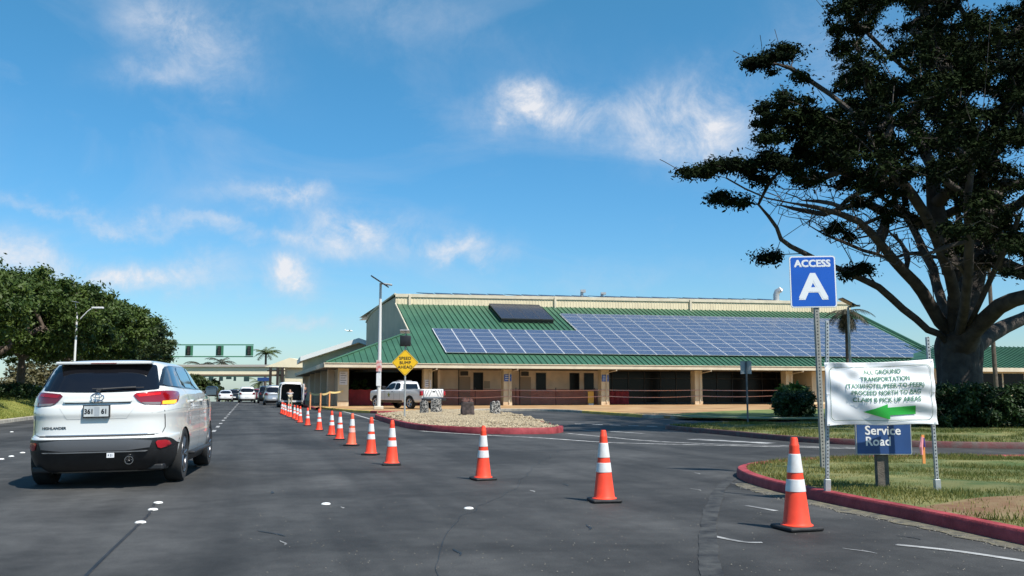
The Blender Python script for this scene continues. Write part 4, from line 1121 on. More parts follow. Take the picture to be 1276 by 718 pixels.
# place: rear right wheel contact at (228,597)
hd = math.atan((410-638)/(F/cp)); dirc = Vector((math.sin(hd), math.cos(hd), 0)); rgt = Vector((math.cos(hd), -math.sin(hd), 0))
suv.scale = (1.03,1.03,1.02)
c = at(122, 487, 12.35) + dirc*2.445*1.03
suv.location = (c.x, c.y, -.005); suv.rotation_mode = 'XYZ'
suv.rotation_euler = (0, -math.radians(.9), -hd)

def make_car(name, H, Wd, Ln, m, kind='sedan', rimm=m_rimsil, lamps=m_dred, plate=True):
    root = empty(name, (0,0,0)); hw = Wd/2; r, f = -Ln/2, Ln/2
    if kind == 'sedan':
        s = [(.20,hw-.1,r+.25,f-.2),(.3,hw-.03,r+.06,f-.05),(.5,hw,r,f),(.75,hw,r+.03,f-.02),(.90,hw-.02,r+.06,f-.25),(.98,hw-.06,r+.14,f-.95),(1.02,hw-.10,r+.55,f-1.25),(1.15,hw-.17,r+.80,f-1.6),(1.30,hw-.24,r+1.15,f-1.95),(H-.07,hw-.32,r+1.45,f-2.2),(H-.01,hw-.5,r+1.8,f-2.5),(H,.1,r+2.2,f-2.7)]
        gw = [(-(hw-.20),1.03),(hw-.20,1.03),(hw-.36,H-.10),(-(hw-.36),H-.10)]; tlz = (.72,.88); wr = .32
    elif kind == 'van':
        s = [(.24,hw-.08,r+.1,f-.2),(.35,hw-.02,r+.03,f-.05),(.6,hw,r,f),(1.0,hw,r+.01,f-.15),(1.15,hw-.01,r+.02,f-.6),(1.3,hw-.03,r+.04,f-.9),(H-.25,hw-.10,r+.10,f-1.4),(H-.1,hw-.16,r+.14,f-1.6),(H-.03,hw-.26,r+.22,f-1.8),(H,hw-.5,r+.5,f-2.0),(H+.01,.1,r+1,f-2.4)]
        gw = None; tlz = (1.0,1.45); wr = .35
    else:
        s = [(.22,hw-.08,r+.2,f-.2),(.34,hw-.03,r+.05,f-.05),(.55,hw,r,f),(.85,hw,r+.05,f-.02),(1.0,hw-.01,r+.05,f-.2),(1.08,hw-.05,r+.08,f-.9),(1.14,hw-.08,r+.12,f-1.15),(1.3,hw-.15,r+.25,f-1.45),(H-.14,hw-.22,r+.42,f-1.8),(H-.05,hw-.28,r+.5,f-2.0),(H,hw-.5,r+.8,f-2.3),(H+.005,.1,r+1.2,f-2.6)]
        gw = [(-(hw-.16),1.14),(hw-.16,1.14),(hw-.28,H-.16),(-(hw-.28),H-.16)]; tlz = (.88,1.10); wr = .36
    W = (r+.95, f-.95); AR = (wr+.035, wr)
    cut = None
    if kind == 'van': cut = lambda c: c.y < r+.35 and abs(c.x) < hw-.17 and .55 < c.z < H-.16
    body, bvh = body_part(root, s, m, W, AR, cut=cut)
    arches(root, bvh, W, AR, m, .03)
    overlay(bvh, [(-(hw-.04),.42),(hw-.04,.42),(hw-.06,.26),(-(hw-.06),.26)], 'rear', .01, .08).build('bumper', m_black, root)
    if gw: overlay(bvh, smooth_poly(gw,1), 'rear', .006, .08).build('rear_window', m_cglass, root, smooth=True)
    for sg in (-1, 1):
        overlay(bvh, [(sg*(hw-.38 if kind != 'van' else hw-.13),tlz[0]),(sg*(hw-.03),tlz[0]),(sg*(hw-.05 if kind!='van' else hw-.04),tlz[1]),(sg*(hw-.34 if kind != 'van' else hw-.13),tlz[1])], 'rear', .008, .05).build('tail_light', lamps, root)
        if kind == 'sedan': sw_ = [(r+.95,1.03),(r+1.5,H-.13),(f-2.3,H-.11),(f-1.45,1.03)]
        elif kind == 'van': sw_ = [(r+.5,1.25),(r+.55,H-.3),(f-1.6,H-.28),(f-1.05,1.2)]
        else: sw_ = [(r+.45,1.17),(r+.62,H-.18),(f-2.1,H-.16),(f-1.3,1.14)]
        overlay(bvh, smooth_poly(sw_,1), 'side', .006, .08, sgn=sg).build('side_window', m_cglass, root, smooth=True)
        mb = MB(); x0, x1 = sorted((sg*(hw-.04), sg*(hw+.17))); z0 = 1.0 if kind == 'sedan' else 1.12; mb.bevbox((x0,f-1.55,z0),(x1,f-1.42,z0+.15), .03); mb.build('door_mirror', m_gloss, root, smooth=True)
    if plate:
        zc = .62 if kind != 'van' else .5; h = bvh.ray_cast(Vector((0,-9,zc)), Vector((0,1,0)))
        MB().box((-.16,h[0].y-.02,zc-.07),(.16,h[0].y-.006,zc+.07)).build('licence_plate', m_wsign, root)
    gwf = [(-(hw-.2),1.05+(.1 if kind != 'sedan' else 0)),(hw-.2,1.05+(.1 if kind != 'sedan' else 0)),(hw-.36,H-.12),(-(hw-.36),H-.12)]
    overlay(bvh, gwf, 'front', .006, .1).build('windshield', m_cglass, root)
    mb = MB(); mb.box((-(hw-.15),r+.2,.2),(hw-.15,f-.2,.3)); mb.build('underbody', m_black, root)
    for wy in W:
        for sg in (-1, 1): wheel(root, sg*(hw-.12), wy, wr, .21, sg, rimm)
    return root, bvh
def place_car(root, px, py, vpx, label, cat, group=None, Y=None):
    """rear centre contact at ground pixel; heading towards horizon pixel vpx"""
    p = gp(px, py) if Y is None else at(px, 487, Y); h = math.atan((vpx-638)/(F/cp)); d = Vector((math.sin(h), math.cos(h), 0))
    ln = max(abs(v[1]) for ch in root.children if ch.name.startswith('body') for v in [tuple(x.co) for x in ch.data.vertices])
    c = Vector((p.x, p.y, 0)) + d*ln; root.location = (c.x, c.y, ground_z(toBA(c)[1])); root.rotation_euler = (0,0,-h); tag(root, label, cat, group); return root
c1, _ = make_car('parked_van', 1.98, 1.98, 4.9, m_wpaint, 'van'); van = place_car(c1, 362.5, 508, 311, 'white passenger van parked by the terminal with its dark rear cargo space open', 'van')
# van interior, door frame and open barn door
mb = MB(); mb.box((-.80,-2.30,.52),(.80,1.0,.56)); mb.build('cargo_floor', m_black, van)
mb = MB(); mb.box((-.78,.2,.57),(.78,.3,1.75)); mb.build('seat_row', m_black, van)
mb = MB()
rr = [(-.82,.54),(-.80,1.5),(-.70,1.82),(.70,1.82),(.80,1.5),(.82,.54)]
mb.tube([(x,-2.40+(.06 if z > 1.6 else 0),z) for x,z in rr], .045, 6); mb.build('door_frame', m_wpaint, van, smooth=True)
mb = MB(); mb.bevbox((.86,-3.28,.55),(.93,-2.42,1.85), .03); dr = mb.build('rear_door', m_wpaint, van, smooth=True)
mb = MB(); mb.box((.845,-3.18,1.2),(.856,-2.55,1.75)); mb.build('door_window', m_cglass, dr)
c2, _ = make_car('white_car', 1.72, 1.86, 4.6, m_wpaint, 'suv'); place_car(c2, 308, 503, 311, 'white suv driving away ahead, nearer of two white cars under the bridge', 'car', 'cars driving away under the bridge', Y=100)
c3, _ = make_car('white_car', 1.46, 1.80, 4.6, m_wpaint, 'sedan'); place_car(c3, 281, 501, 311, 'white sedan driving away in the left lane under the bridge', 'car', 'cars driving away under the bridge', Y=114)
c4, _ = make_car('silver_car', 1.78, 1.88, 4.7, m_silver, 'suv'); place_car(c4, 342, 503, 311, 'silver suv parked just beyond the open white van', 'car', 'cars standing along the terminal kerb', Y=84)
c5, _ = make_car('black_car', 1.80, 1.90, 4.8, m_gloss, 'suv'); place_car(c5, 333, 503, 311, 'black suv standing past the silver suv at the kerb', 'car', 'cars standing along the terminal kerb', Y=96)
c6, _ = make_car('dark_red_car', 1.60, 1.84, 4.5, m_maroon, 'suv'); place_car(c6, 322.5, 502, 311, 'dark red car ahead of the black suv beneath the bridge', 'car', 'cars standing along the terminal kerb', Y=113)
c7, _ = make_car('black_car', 1.60, 1.84, 4.5, m_gloss, 'suv'); place_car(c7, 292.5, 500, 311, 'small dark car partly hidden between the two distant white cars', 'car', 'cars driving away under the bridge', Y=117)
# parked cars in the left car park (low pale roofs seen over the bank)
k = 0
for px, Y, lab, kk in ((36, 66, 'pale parked car beyond the left bank, left of its neighbour', 'sedan'), (62, 68, 'pale parked car beyond the left bank, just left of the suv rear', 'sedan')):
    cc_, _ = make_car('parked_car', 1.45, 1.8, 4.6, m_wpaint, kk); p = at(px, 487, Y); cc_.location = (p.x, p.y, 1.05 - .35); cc_.location.z = .22; cc_.rotation_euler = (0,0,math.radians(70)); cc_.scale = (.8,.8,.8) if False else (1,1,1)
    tag(cc_, lab, 'car', 'cars in the left car park')

# pickup truck
def make_pickup():
    root = empty('pickup_truck', (0,0,0)); hw = .98; r, f = -2.95, 2.90
    s = [(.42,hw-.10,r+.3,f-.3),(.50,hw-.03,r+.08,f-.1),(.62,hw,r+.03,f),(.80,hw,r,f),(1.0,hw+.005,r,f-.02),(1.14,hw-.005,r,f-.08),(1.18,hw-.02,r,f-.25),(1.205,hw-.06,r+.02,f-.5)]
    W = (-1.72, 1.98); AR = (.44, .40)
    body, bvh = body_part(root, s, m_wpaint, W, AR, e=9)
    arches(root, bvh, W, AR, m_black, .04)
    cs = [(1.16,hw-.05,-.62,1.42),(1.24,hw-.06,-.61,1.30),(1.40,hw-.11,-.58,1.05),(1.60,hw-.18,-.53,.78),(1.72,hw-.24,-.48,.60),(1.77,hw-.34,-.42,.45),(1.785,.15,-.2,.1)]
    vs, fs = shell(cs, n=80, e=7); MB().add(vs, fs).build('cab', m_wpaint, root, smooth=True); bc = BVHTree.FromPolygons(vs, fs)
    bh = [(1.19,hw-.03,r+.01,-.68),(1.27,hw-.035,r+.01,-.68),(1.275,hw-.08,r+.05,-.72)]
    vs, fs = shell(bh, n=60, e=12, sub=2); MB().add(vs, fs).build('bed_rail', m_wpaint, root, smooth=True)
    hd_ = [(1.16,hw-.10,1.2,f-.25),(1.22,hw-.16,1.2,f-.4),(1.25,hw-.3,1.2,f-.6)]
    vs, fs = shell(hd_, n=60, e=5, sub=3); MB().add(vs, fs).build('bonnet', m_wpaint, root, smooth=True)
    for sg in (-1, 1):
        overlay(bc, smooth_poly([(-.52,1.26),(-.46,1.66),(-.08,1.68),(-.06,1.26)],1), 'side', .006, .06, sgn=sg).build('rear_side_window', m_cglass, root)
        overlay(bc, smooth_poly([(.0,1.26),(-.02,1.68),(.42,1.66),(.62,1.56),(1.10,1.26)],1), 'side', .006, .06, sgn=sg).build('front_side_window', m_cglass, root)
        stroke(bvh, [(.95,1.15),(.93,.55)], 'side', .012, sgn=sg).build('door_gap', m_seam, body); stroke(bvh, [(-.05,1.15),(-.05,.55)], 'side', .012, sgn=sg).build('door_gap', m_seam, body); stroke(bvh, [(-.66,1.15),(-.66,.5)], 'side', .012, sgn=sg).build('bed_gap', m_seam, body)
        overlay(bvh, [(-.9,.44),(1.4,.44),(1.4,.56),(-.9,.56)], 'side', .006, .08, sgn=sg).build('sill', m_black, root)
        tl = MB(); x0, x1 = sorted((sg*(hw-.13), sg*(hw+.012))); tl.bevbox((x0,r-.012,.86),(x1,r+.20,1.14), .02); tl.build('tail_light', m_redref, root, smooth=True)
        mb = MB(); x0, x1 = sorted((sg*(hw-.02), sg*(hw+.25))); mb.bevbox((x0,.85,1.22),(x1,.98,1.48), .03); mb.build('door_mirror', m_black, root, smooth=True)
        mb = MB(); x0, x1 = sorted((sg*(hw-.01), sg*(hw+.025))); mb.box((x0,.05,1.08),(x1,.2,1.12)); mb.build('door_handle', m_black, root)
        # star emblem with green and yellow patches on the door
        overlay(bvh, [(.50+.17*math.cos(PI/2+k*PI/5)*(1 if k % 2 == 0 else .45), .90+.19*math.sin(PI/2+k*PI/5)*(1 if k % 2 == 0 else .45)) for k in range(10)], 'side', .006, .05, sgn=sg).build('door_emblem', mat('yellow_green_emblem', (.45,.38,.05), .5, col2=(.06,.15,.04), vscale=8), root)
    overlay(bc, [(-.62,1.27),(.62,1.27),(.56,1.62),(-.56,1.62)], 'rear', .006, .08).build('rear_window', m_cglass, root)
    overlay(bc, [(-.72,1.24),(.72,1.24),(.60,1.66),(-.60,1.66)], 'front', .006, .08).build('windshield', m_cglass, root)
    # tailgate with dark chevron stripes
    tg = MB(); tg.bevbox((-.80,r-.03,.76),(.80,r+.02,1.25), .012); tgo = tg.build('tailgate', m_wpaint, root, smooth=True)
    st = MB()
    for k in range(-3, 4):
        for sg in (-1, 1):
            pass
    for sg in (-1, 1):
        for x in (.10, .34, .58):
            a, b = sg*x, sg*(x+.26); wd_ = sg*.075
            q = [(a,r-.0335,1.22),(a+wd_,r-.0335,1.22),(min(.78,abs(b+wd_))*sg,r-.0335,.80),(min(.74,abs(b))*sg,r-.0335,.80)]
            st.add(q, [(0,1,2,3)])
    st.build('chevron_stripes', mat('grey_stripe', (.25,.25,.26), .5), tgo)
    MB().box((-.10,r-.045,1.07),(.10,r-.031,1.15)).build('tailgate_latch', m_black, tgo)
    mb = MB(); mb.bevbox((-.95,r-.16,.50),(.95,r+.05,.70), .03); mb.build('rear_bumper', m_black, root, smooth=True)
    MB().box((-.16,r-.168,.53),(.16,r-.162,.66)).build('licence_plate', m_wsign, root)
    mb = MB(); mb.bevbox((-.55,.0,1.785),(.55,.25,1.86), .02); mb.build('roof_light_bar', m_clear, root, smooth=True)
    mb = MB(); mb.box((-.7,r+.3,.4),(.7,f-.3,.5)); mb.build('underbody', m_black, root)
    for wy in W:
        for sg in (-1, 1): wheel(root, sg*.85, wy, .395, .26, sg, m_rimsil)
    return root
pk = make_pickup(); tag(pk, 'white pickup truck with striped tailgate parked behind the street lamp', 'pickup truck')
# rear-left wheel contact ~ (511.5,510), front-left ~ (466,508.6)
pr = gp(512, 509.8, .13); hk = math.radians(-44); dk = Vector((math.sin(hk), math.cos(hk), 0)); rk = Vector((math.cos(hk), -math.sin(hk), 0))
ctr = Vector((pr.x, pr.y, 0)) + dk*1.72 + rk*.85
pk.location = (ctr.x, ctr.y, .13); pk.rotation_euler = (0,0,-hk)
print('pickup', ctr)

# ------------------------------------------------------------------ traffic cones
m_cone = mat('orange_cone_pvc', (.93,.068,.028), .5, var=.12, vscale=5, spec=.4)
m_cone2 = mat('sun_faded_cone_pvc', (.80,.13,.06), .55, var=.08, vscale=6)
m_coll = mat('white_reflective_collar', (.74,.74,.74), .45, col2=(.60,.58,.55), vscale=9, detail=9)
m_coll2 = mat('dirty_pink_collar', (.72,.42,.36), .5, var=.1, vscale=20)
m_base = mat('black_rubber_base', (.016,.016,.017), .7, var=.3, vscale=20, bump=.2)
def make_cone(faded=False):
    root = empty('traffic_cone', (0,0,0))
    R = lambda z: .135 + (.035-.135)*(z-.05)/(.91-.05)
    b = MB(); b.bevbox((-.19,-.19,.003),(.19,.19,.045), .018, 3); b.build('base', m_base, root, smooth=True)
    MB().lathe([(.160,.045),(.158,.052),(.142,.058),(R(.07),.075),(R(.40),.40),(R(.80),.80),(R(.82)+.004,.822),(R(.84)+.004,.835),(R(.84)-.001,.845),(R(.90),.895),(.030,.908),(.022,.906),(.02,.85)], 28).build('cone_body', m_cone2 if faded else m_cone, root, smooth=True)
    for z0, z1, mm in ((.375,.495,m_coll2 if faded else m_coll),(.560,.745,m_coll)):
        MB().lathe([(R(z0),z0),(R(z0)+.004,z0+.003),(R(z1)+.004,z1-.003),(R(z1),z1)], 28).build('reflective_collar', mm, root, smooth=True)
    return root
cproto = make_cone(); cfad = make_cone(True)
cones = [(993,660,548,'nearest and largest orange cone, in front of the blue access sign'),
 (753,625.5,538,'second nearest orange cone, alone in the middle right of the asphalt'),
 (602,598,532,'third nearest orange cone, below the red kerb of the gravel island'),
 (488,579.5,524.5,'fourth nearest orange cone, first of the close line along the lane'),
 (462,567,520.5,'orange cone just left of the fourth nearest, below the speed bump sign'),
 (437.8,555.5,515.8,'faded orange cone with a dirty pink lower collar'),
 (423,548,514,'orange cone just left of the faded one, overlapping the next'),
 (413,542.8,512.4,'orange cone half hidden behind the one left of the faded cone'),
 (397.6,536.6,510,'orange cone in front of the two posts joined by yellow tape'),
 (383.2,530.7,508.3,'orange cone standing alone at the left of the taped posts'),
 (373.7,527,506.4,'orange cone at the near end of the tight far cluster beside the van'),
 (370.4,524.2,505.5,'second orange cone of the tight cluster beside the van'),
 (366.6,522.2,504.8,'third orange cone of the tight cluster beside the van'),
 (361.6,520.2,503.8,'fourth orange cone of the tight cluster beside the van'),
 (359.0,519.2,503.4,'fifth orange cone of the tight cluster beside the van'),
 (355.5,517.5,502.6,'sixth orange cone of the tight cluster beside the van'),
 (353.2,516.6,501.8,'second farthest orange cone of the whole line'),
 (351.2,515.6,501.2,'farthest orange cone at the end of the whole line')]
used = False
for i, (px, pb_, pt, lab) in enumerate(cones):
    o = cfad if i == 5 else (cproto if not used else copy_tree(cproto)); 
    if i != 5: used = True
    p = gp(px, pb_); hpx = pb_-pt; sc_ = hpx*p.y/(F/cp)/.91
    o.location = (p.x, p.y, 0); o.scale = (sc_,)*3; o.rotation_euler = (random.uniform(-.02,.02) if i else 0,random.uniform(-.02,.02) if i else 0,random.uniform(-.35,.35)+ (.1 if i else 0))
    tag(o, lab, 'traffic cone', 'orange cones lined along the lane')
# ------------------------------------------------------------------ signs
m_galv = mat('galvanised_steel', (.42,.43,.42), .5, metal=.4, var=.12, vscale=12)
m_postgrey = mat('weathered_steel_post', (.27,.26,.23), .6, var=.15, vscale=10)
def perf_post(name, x, y, z0, z1, wd, m, parent, lean=(0,0)):
    """square post with punched holes on its front"""
    mb = MB(); mb.bevbox((x-wd/2,y-wd/2,z0),(x+wd/2,y+wd/2,z1), wd*.12, 1)
    hb = mb; mb.m = 1; z = z0+.05
    while z < z1-.03:
        hb.lathe([(.0001,0),(wd*.14,0)], 8, M=Matrix.Translation((x, y-wd/2-.0015, z)) @ Matrix.Rotation(PI/2, 4, 'X')); z += .0508
    return mb.build(name, [m, m_black], parent)
def rrect(w, h, r, n=5):
    P = []
    for cx, cy, a0 in ((w/2-r,h/2-r,0),(-w/2+r,h/2-r,90),(-w/2+r,-h/2+r,180),(w/2-r,-h/2+r,270)):
        for k in range(n+1): a = math.radians(a0+90*k/n); P.append((cx+r*math.cos(a), cy+r*math.sin(a)))
    return P
def plate_xz(P, y0, y1, cx=0, cz=0):
    """prism of outline in xz between y0 (front) and y1"""
    mb = MB(); n = len(P); vs = [(cx+p[0], y0, cz+p[1]) for p in P]+[(cx+p[0], y1, cz+p[1]) for p in P]
    area = sum(P[i][0]*P[(i+1)%n][1]-P[(i+1)%n][0]*P[i][1] for i in range(n))
    fs = [tuple(range(n)), tuple(range(n, 2*n))[::-1]]+[(i, i+n, (i+1) % n+n, (i+1) % n) for i in range(n)]
    if area < 0: fs = [f[::-1] for f in fs]
    return mb.add(vs, fs)
def ring_xz(P, Q, y, cx=0, cz=0):
    mb = MB(); n = len(P); mb.add([(cx+p[0], y, cz+p[1]) for p in P]+[(cx+p[0], y, cz+p[1]) for p in Q], [(i, (i+1) % n, n+(i+1) % n, n+i) for i in range(n)]); return mb
def text_xz(parent, s, size, x, y, z, m, name='lettering', sx=1, bold=0, sp_=1, fn=None):
    V, Fs = text_mesh(s, size, bold=bold, spacing=sp_); mb = MB()
    vs = [Vector((x+v.x*sx, y-v.z, z+v.y)) for v in V]
    if fn: vs = [fn(v) for v in vs]
    mb.add(vs, Fs); return mb.build(name, m, parent)
# blue ACCESS A sign
Ya = 14.2; pA = gp(1027.5, 579, .15); pA = at(1027.5, 579, Ya); bz = .13
top = at(1014.5, 319, Ya); bot = at(1014.5, 383.5, Ya); wS = (at(1043,350,Ya)-at(986,350,Ya)).length; hS = top.z-bot.z
root = empty('access_sign', (at(1026.5,560,Ya).x, Ya, bz), 0, 'blue sign reading ACCESS A on a tall steel post above the white banner', 'sign')
perf_post('post', -.01, .04, -.05, bot.z-bz+.55, .075, m_postgrey, root)
m_blue = mat('blue_reflective_sheet', (.012,.10,.48), .35, var=.05, vscale=3); m_wl = mat('white_reflective_sheet', (.78,.79,.80), .4)
cz = (top.z+bot.z)/2-bz; cx = at(1014.5,350,Ya).x-root.location.x
root.rotation_euler = (0, math.radians(-.4), math.radians(-3))
sg = plate_xz(rrect(wS, hS, .045), -.010, -.004, cx, cz).build('sign_plate', m_galv, root)
plate_xz(rrect(wS-.008, hS-.008, .043), -.012, -.0105, cx, cz).build('sign_border', m_wl, sg)
plate_xz(rrect(wS-.045, hS-.045, .03), -.0145, -.0125, cx, cz).build('sign_face', m_blue, sg)
text_xz(sg, 'ACCESS', .150, cx, -.0165, cz+hS*.345, m_wl, sx=1.05, bold=.006)
text_xz(sg, 'A', .56, cx, -.0165, cz-hS*.12, m_wl, 'letter', bold=.016, sx=1.12)
# banner on two posts
Yb = 11.0
bl = at(1026, 452, Yb); brt = at(1162, 447.5, Yb); bbl = at(1030, 531, Yb); bbr = at(1168, 529.5, Yb)
root = empty('banner', (bl.x, Yb, 0), 0, 'white cloth banner with green lettering and a green arrow strung between two posts', 'banner')
O = root.location
def bmap(u, v):
    """u,v in 0..1 (v up) -> point on the sagging cloth"""
    a = bbl.lerp(bbr, u); b = bl.lerp(brt, u); p = a.lerp(b, v)
    sag = .018*math.sin(PI*u)*(v*1.6-.6); p.z -= sag
    # curls in at the free lower corners and bellies forward
    p.y += -.07*math.sin(PI*u)*math.sin(PI*min(1,v*1.1))-.02
    d1 = (v-(1-u*1.5)); p.y += .014*math.sin(16*(u+v*.9))*math.exp(-((u-.18)**2)*16)*(.35+v)
    p.y += .011*math.sin(24*(v*.75-u)+1.2)*math.exp(-((u-.28)**2+(v-.9)**2)*7)
    p.y += .014*math.sin(20*(v+u*.25)+.5)*math.exp(-((u-.86)**2)*20)+ .012*math.sin(9*u+4*v)
    p.y += .012*mnoise.noise(Vector((u*5, v*3.5, 1.3)))
    p.z += .012*math.sin(u*9)*(1-v)*.6
    p.x += .02*math.sin(PI*v)*(1 if u < .5 else -1)*abs(u-.5)*1.2
    return p - O
nu, nv_ = 180, 100; mb = MB()
mb.v = [tuple(bmap(i/nu, j/nv_)) for j in range(nv_+1) for i in range(nu+1)]
mb.f = [(j*(nu+1)+i, j*(nu+1)+i+1, (j+1)*(nu+1)+i+1, (j+1)*(nu+1)+i) for j in range(nv_) for i in range(nu)]; mb.mi = [0]*len(mb.f)
ban = mb.build('banner_cloth', mat('white_vinyl', (.92,.92,.91), .45, trans=.15), root, smooth=True)
md = ban.modifiers.new('t', 'SOLIDIFY'); md.thickness = .002
Wb = (brt-bl).length; Hb = bl.z-bbl.z
def onb(v, lift=.007):
    p = bmap(v.x/Wb, v.z/Hb); p.y -= lift; return p
m_bgreen = mat('green_print', (.05,.19,.10), .5, col2=(.10,.26,.17), vscale=22); m_arrow = mat('bright_green_print', (.03,.42,.06), .45)
lines = ['ALL GROUND','TRANSPORTATION','(TAXI/HOTEL/PEER-TO-PEER)','PROCEED NORTH TO BAG','CLAIM B PICK UP AREAS']
for s, yy, x0, x1 in zip(lines, (461,470.3,479.5,488.6,497.8), (1073,1068,1049,1055,1056.5), (1120,1130,1147,1143,1143)):
    V, Fs = text_mesh(s, .1, bold=.0016, spacing=1.05)
    xs = [v.x for v in V]; cx_ = ((x0+x1)/2-1026)/136*Wb; wd = (x1-x0)/136*Wb; k = wd/(max(xs)-min(xs)); zc = (531-yy-.5)/82.5*Hb
    bm = MB(); bm.add([onb(Vector((cx_+(v.x-(max(xs)+min(xs))/2)*k, 0, zc+v.y*.74)), .008+v.z) for v in V], Fs); bm.build('lettering', m_bgreen, ban)
def bshape(pts, m, name, lift=.009):
    V, T = cdt_fill(pts, .02); b_ = MB(); b_.add([onb(Vector((v.x, 0, v.y)), lift) for v in V], T); return b_.build(name, m, ban)
def bp_(px, py): return ((px-1026)/136*Wb, (531-py)/82.5*Hb)
bshape([bp_(x, y) for x, y in [(1069,514),(1099,503.5),(1099,508),(1135,507),(1136,518),(1102,518),(1102,523.5)]], m_arrow, 'arrow')
RR = rrect(Wb*.93, Hb*.86, .07, 8); R2 = rrect(Wb*.93-.010, Hb*.86-.010, .066, 8)
def dens(P):
    out = []
    for i in range(len(P)):
        a, b = Vector(P[i]), Vector(P[(i+1) % len(P)]); k = 12; out += [a.lerp(b, j/k) for j in range(k)]
    return out
D1, D2 = dens(RR), dens(R2); n = len(D1); bm = MB()
bm.add([onb(Vector((Wb*.5+p.x,0,Hb*.5+p.y))) for p in D1]+[onb(Vector((Wb*.5+p.x,0,Hb*.5+p.y))) for p in D2], [(i,(i+1)%n,n+(i+1)%n,n+i) for i in range(n)])
bm.build('printed_border', mat('dark_green_line', (.12,.2,.15), .5), ban)
for u, v in ((.02,.97),(.98,.97),(.02,.03),(.98,.03),(.985,.5),(.015,.5)):
    bm = MB(); p = bmap(u, v); bm.tube([p+Vector((-.012,.0,.0)), p+Vector((.0,-.02,.0)), p+Vector((.012,.0,.0))], .004, 5); bm.build('cable_tie', m_wl, root)
for px0, pxb, yt, yb, lab in ((1030.5,1031,400,614,''),(1155.5,1168,420,607,'')):
    xt, xb = at(px0 if px0 < 1100 else 1155.5, yt, Yb+.10), at(pxb, yb, Yb+.10)
    ws = .040; q = Vector((xb.x-O.x, .10, .12)); t = Vector((xt.x-O.x, .10, xt.z))
    ax = (t-q).normalized(); L_ = (t-q).length
    M = Matrix.Translation(q) @ Vector((0,0,1)).rotation_difference(ax).to_matrix().to_4x4()
    pm_ = MB(); pm_.bevbox((-ws/2,-ws/2,-.05),(ws/2,ws/2,L_), .004, 1, M=M)
    hb = pm_; hb.m = 1; z = .03
    while z < L_: hb.lathe([(.0001,0),(.0085,0)], 8, M=M @ Matrix.Translation((0,-ws/2-.0015,z)) @ Matrix.Rotation(PI/2,4,'X')); z += .0254*1.6
    po = pm_.build('post', [m_galv, m_black], root)
    sl_ = MB(); sl_.bevbox((-.033,-.033,-.04),(.033,.033,.14), .004, 1, M=M); sl_.build('anchor_sleeve', m_galv, po)
# Service Road sign behind the banner
Ys = 11.45
root = empty('service_road_sign', (at(1100.5,560,Ys).x, Ys, .12), 0, 'dark blue sign reading Service Road on a brown post under the banner', 'sign')
z0, z1 = at(1100,566.5,Ys).z-.12, at(1100,470,Ys).z-.12; w2 = (at(1135,540,Ys)-at(1066,540,Ys)).length/2
xs_ = at(1100.5,540,Ys).x-root.location.x
bx = MB(); bx.bevbox((-.075,.03,-.1),(.075,.11,z1-.05), .008, 1); bx.build('post', mat('weathered_brown_post', (.12,.10,.08), .85, var=.25, vscale=9, bump=.4), root)
sg = plate_xz(rrect(w2*2, z1-z0, .012), -.012, .028, xs_, (z0+z1)/2).build('sign_plate', m_galv, root)
m_navy = mat('navy_sign_face', (.020,.065,.20), .5, var=.12, vscale=3)
plate_xz(rrect(w2*2-.02, z1-z0-.02, .01), -.0145, -.0125, xs_, (z0+z1)/2).build('sign_face', m_navy, sg)
k1 = at(1100,537,Ys).z-.12; k2 = at(1100,550.5,Ys).z-.12
V, Fs = text_mesh('Service', .152, align='LEFT', bold=.003); MB().add([Vector((at(1077,540,Ys).x-root.location.x+v.x*1.0, -.0165-v.z, k1+v.y)) for v in V], Fs).build('lettering', m_wl, sg)
V, Fs = text_mesh('Road', .152, align='LEFT', bold=.003); MB().add([Vector((at(1077,540,Ys).x-root.location.x+v.x*1.0, -.0165-v.z, k2+v.y)) for v in V], Fs).build('lettering', m_wl, sg)
# survey stake with pink and blue tape
q = gp(1151.5, 578.5, .14)
root = empty('survey_stake', (q.x, q.y, .12), 0, 'small orange stake with pink and blue ribbon in the island grass', 'stake')
hh = at(1151,542,q.y).z-.12
MB().box((-.022,-.01,0),(.022,.01,hh)).build('stake', mat('orange_stake', (.75,.28,.07), .7), root)
mb = MB(); mb.tube([(-.02,-.02,hh*.93),(-.05,-.03,hh*.6),(-.045,-.03,hh*.35)], [.022,.03,.02], 6); mb.build('pink_ribbon', mat('pink_tape', (.80,.30,.32), .5), root)
mb = MB(); mb.tube([(.0,-.022,hh*.9),(.01,-.03,hh*.6)], [.018,.012], 6); mb.build('blue_ribbon', mat('blue_tape', (.08,.05,.22), .5), root)
# back of a sign on the median
q = gp(932, 528, .13); root = empty('road_sign', (q.x, q.y, .12), 0, 'bare grey back of a small road sign on a thin post on the shaded median', 'sign')
zb_, zt_ = at(932,466,q.y).z-.12, at(932,450,q.y).z-.12
MB().tube([(0,0,-.1),(0,0,zt_)], .035, 8).build('post', mat('dark_grey_post', (.10,.11,.12), .5), root)
MB().bevbox((-.21,.04,zb_),(.21,.046,zt_), .002, 1).build('sign_plate', mat('bare_sign_back', (.34,.36,.37), .5, metal=.2), root)
root.rotation_euler = (0,0,math.radians(8))
# white panel by the big tree
q = at(1217, 482, 48); root = empty('notice_post', (q.x, 48, .12), 0, 'small white notice panel on a short post beside the big tree trunk', 'sign')
MB().box((-.03,0,-.1),(.03,.05,at(1217,468,48).z)).build('post', m_postgrey, root); MB().box((-.17,-.02,at(1217,482,48).z-.12),(.17,-.003,at(1217,466,48).z-.12)).build('panel', mat('grey_white_panel', (.5,.51,.5), .6), root)
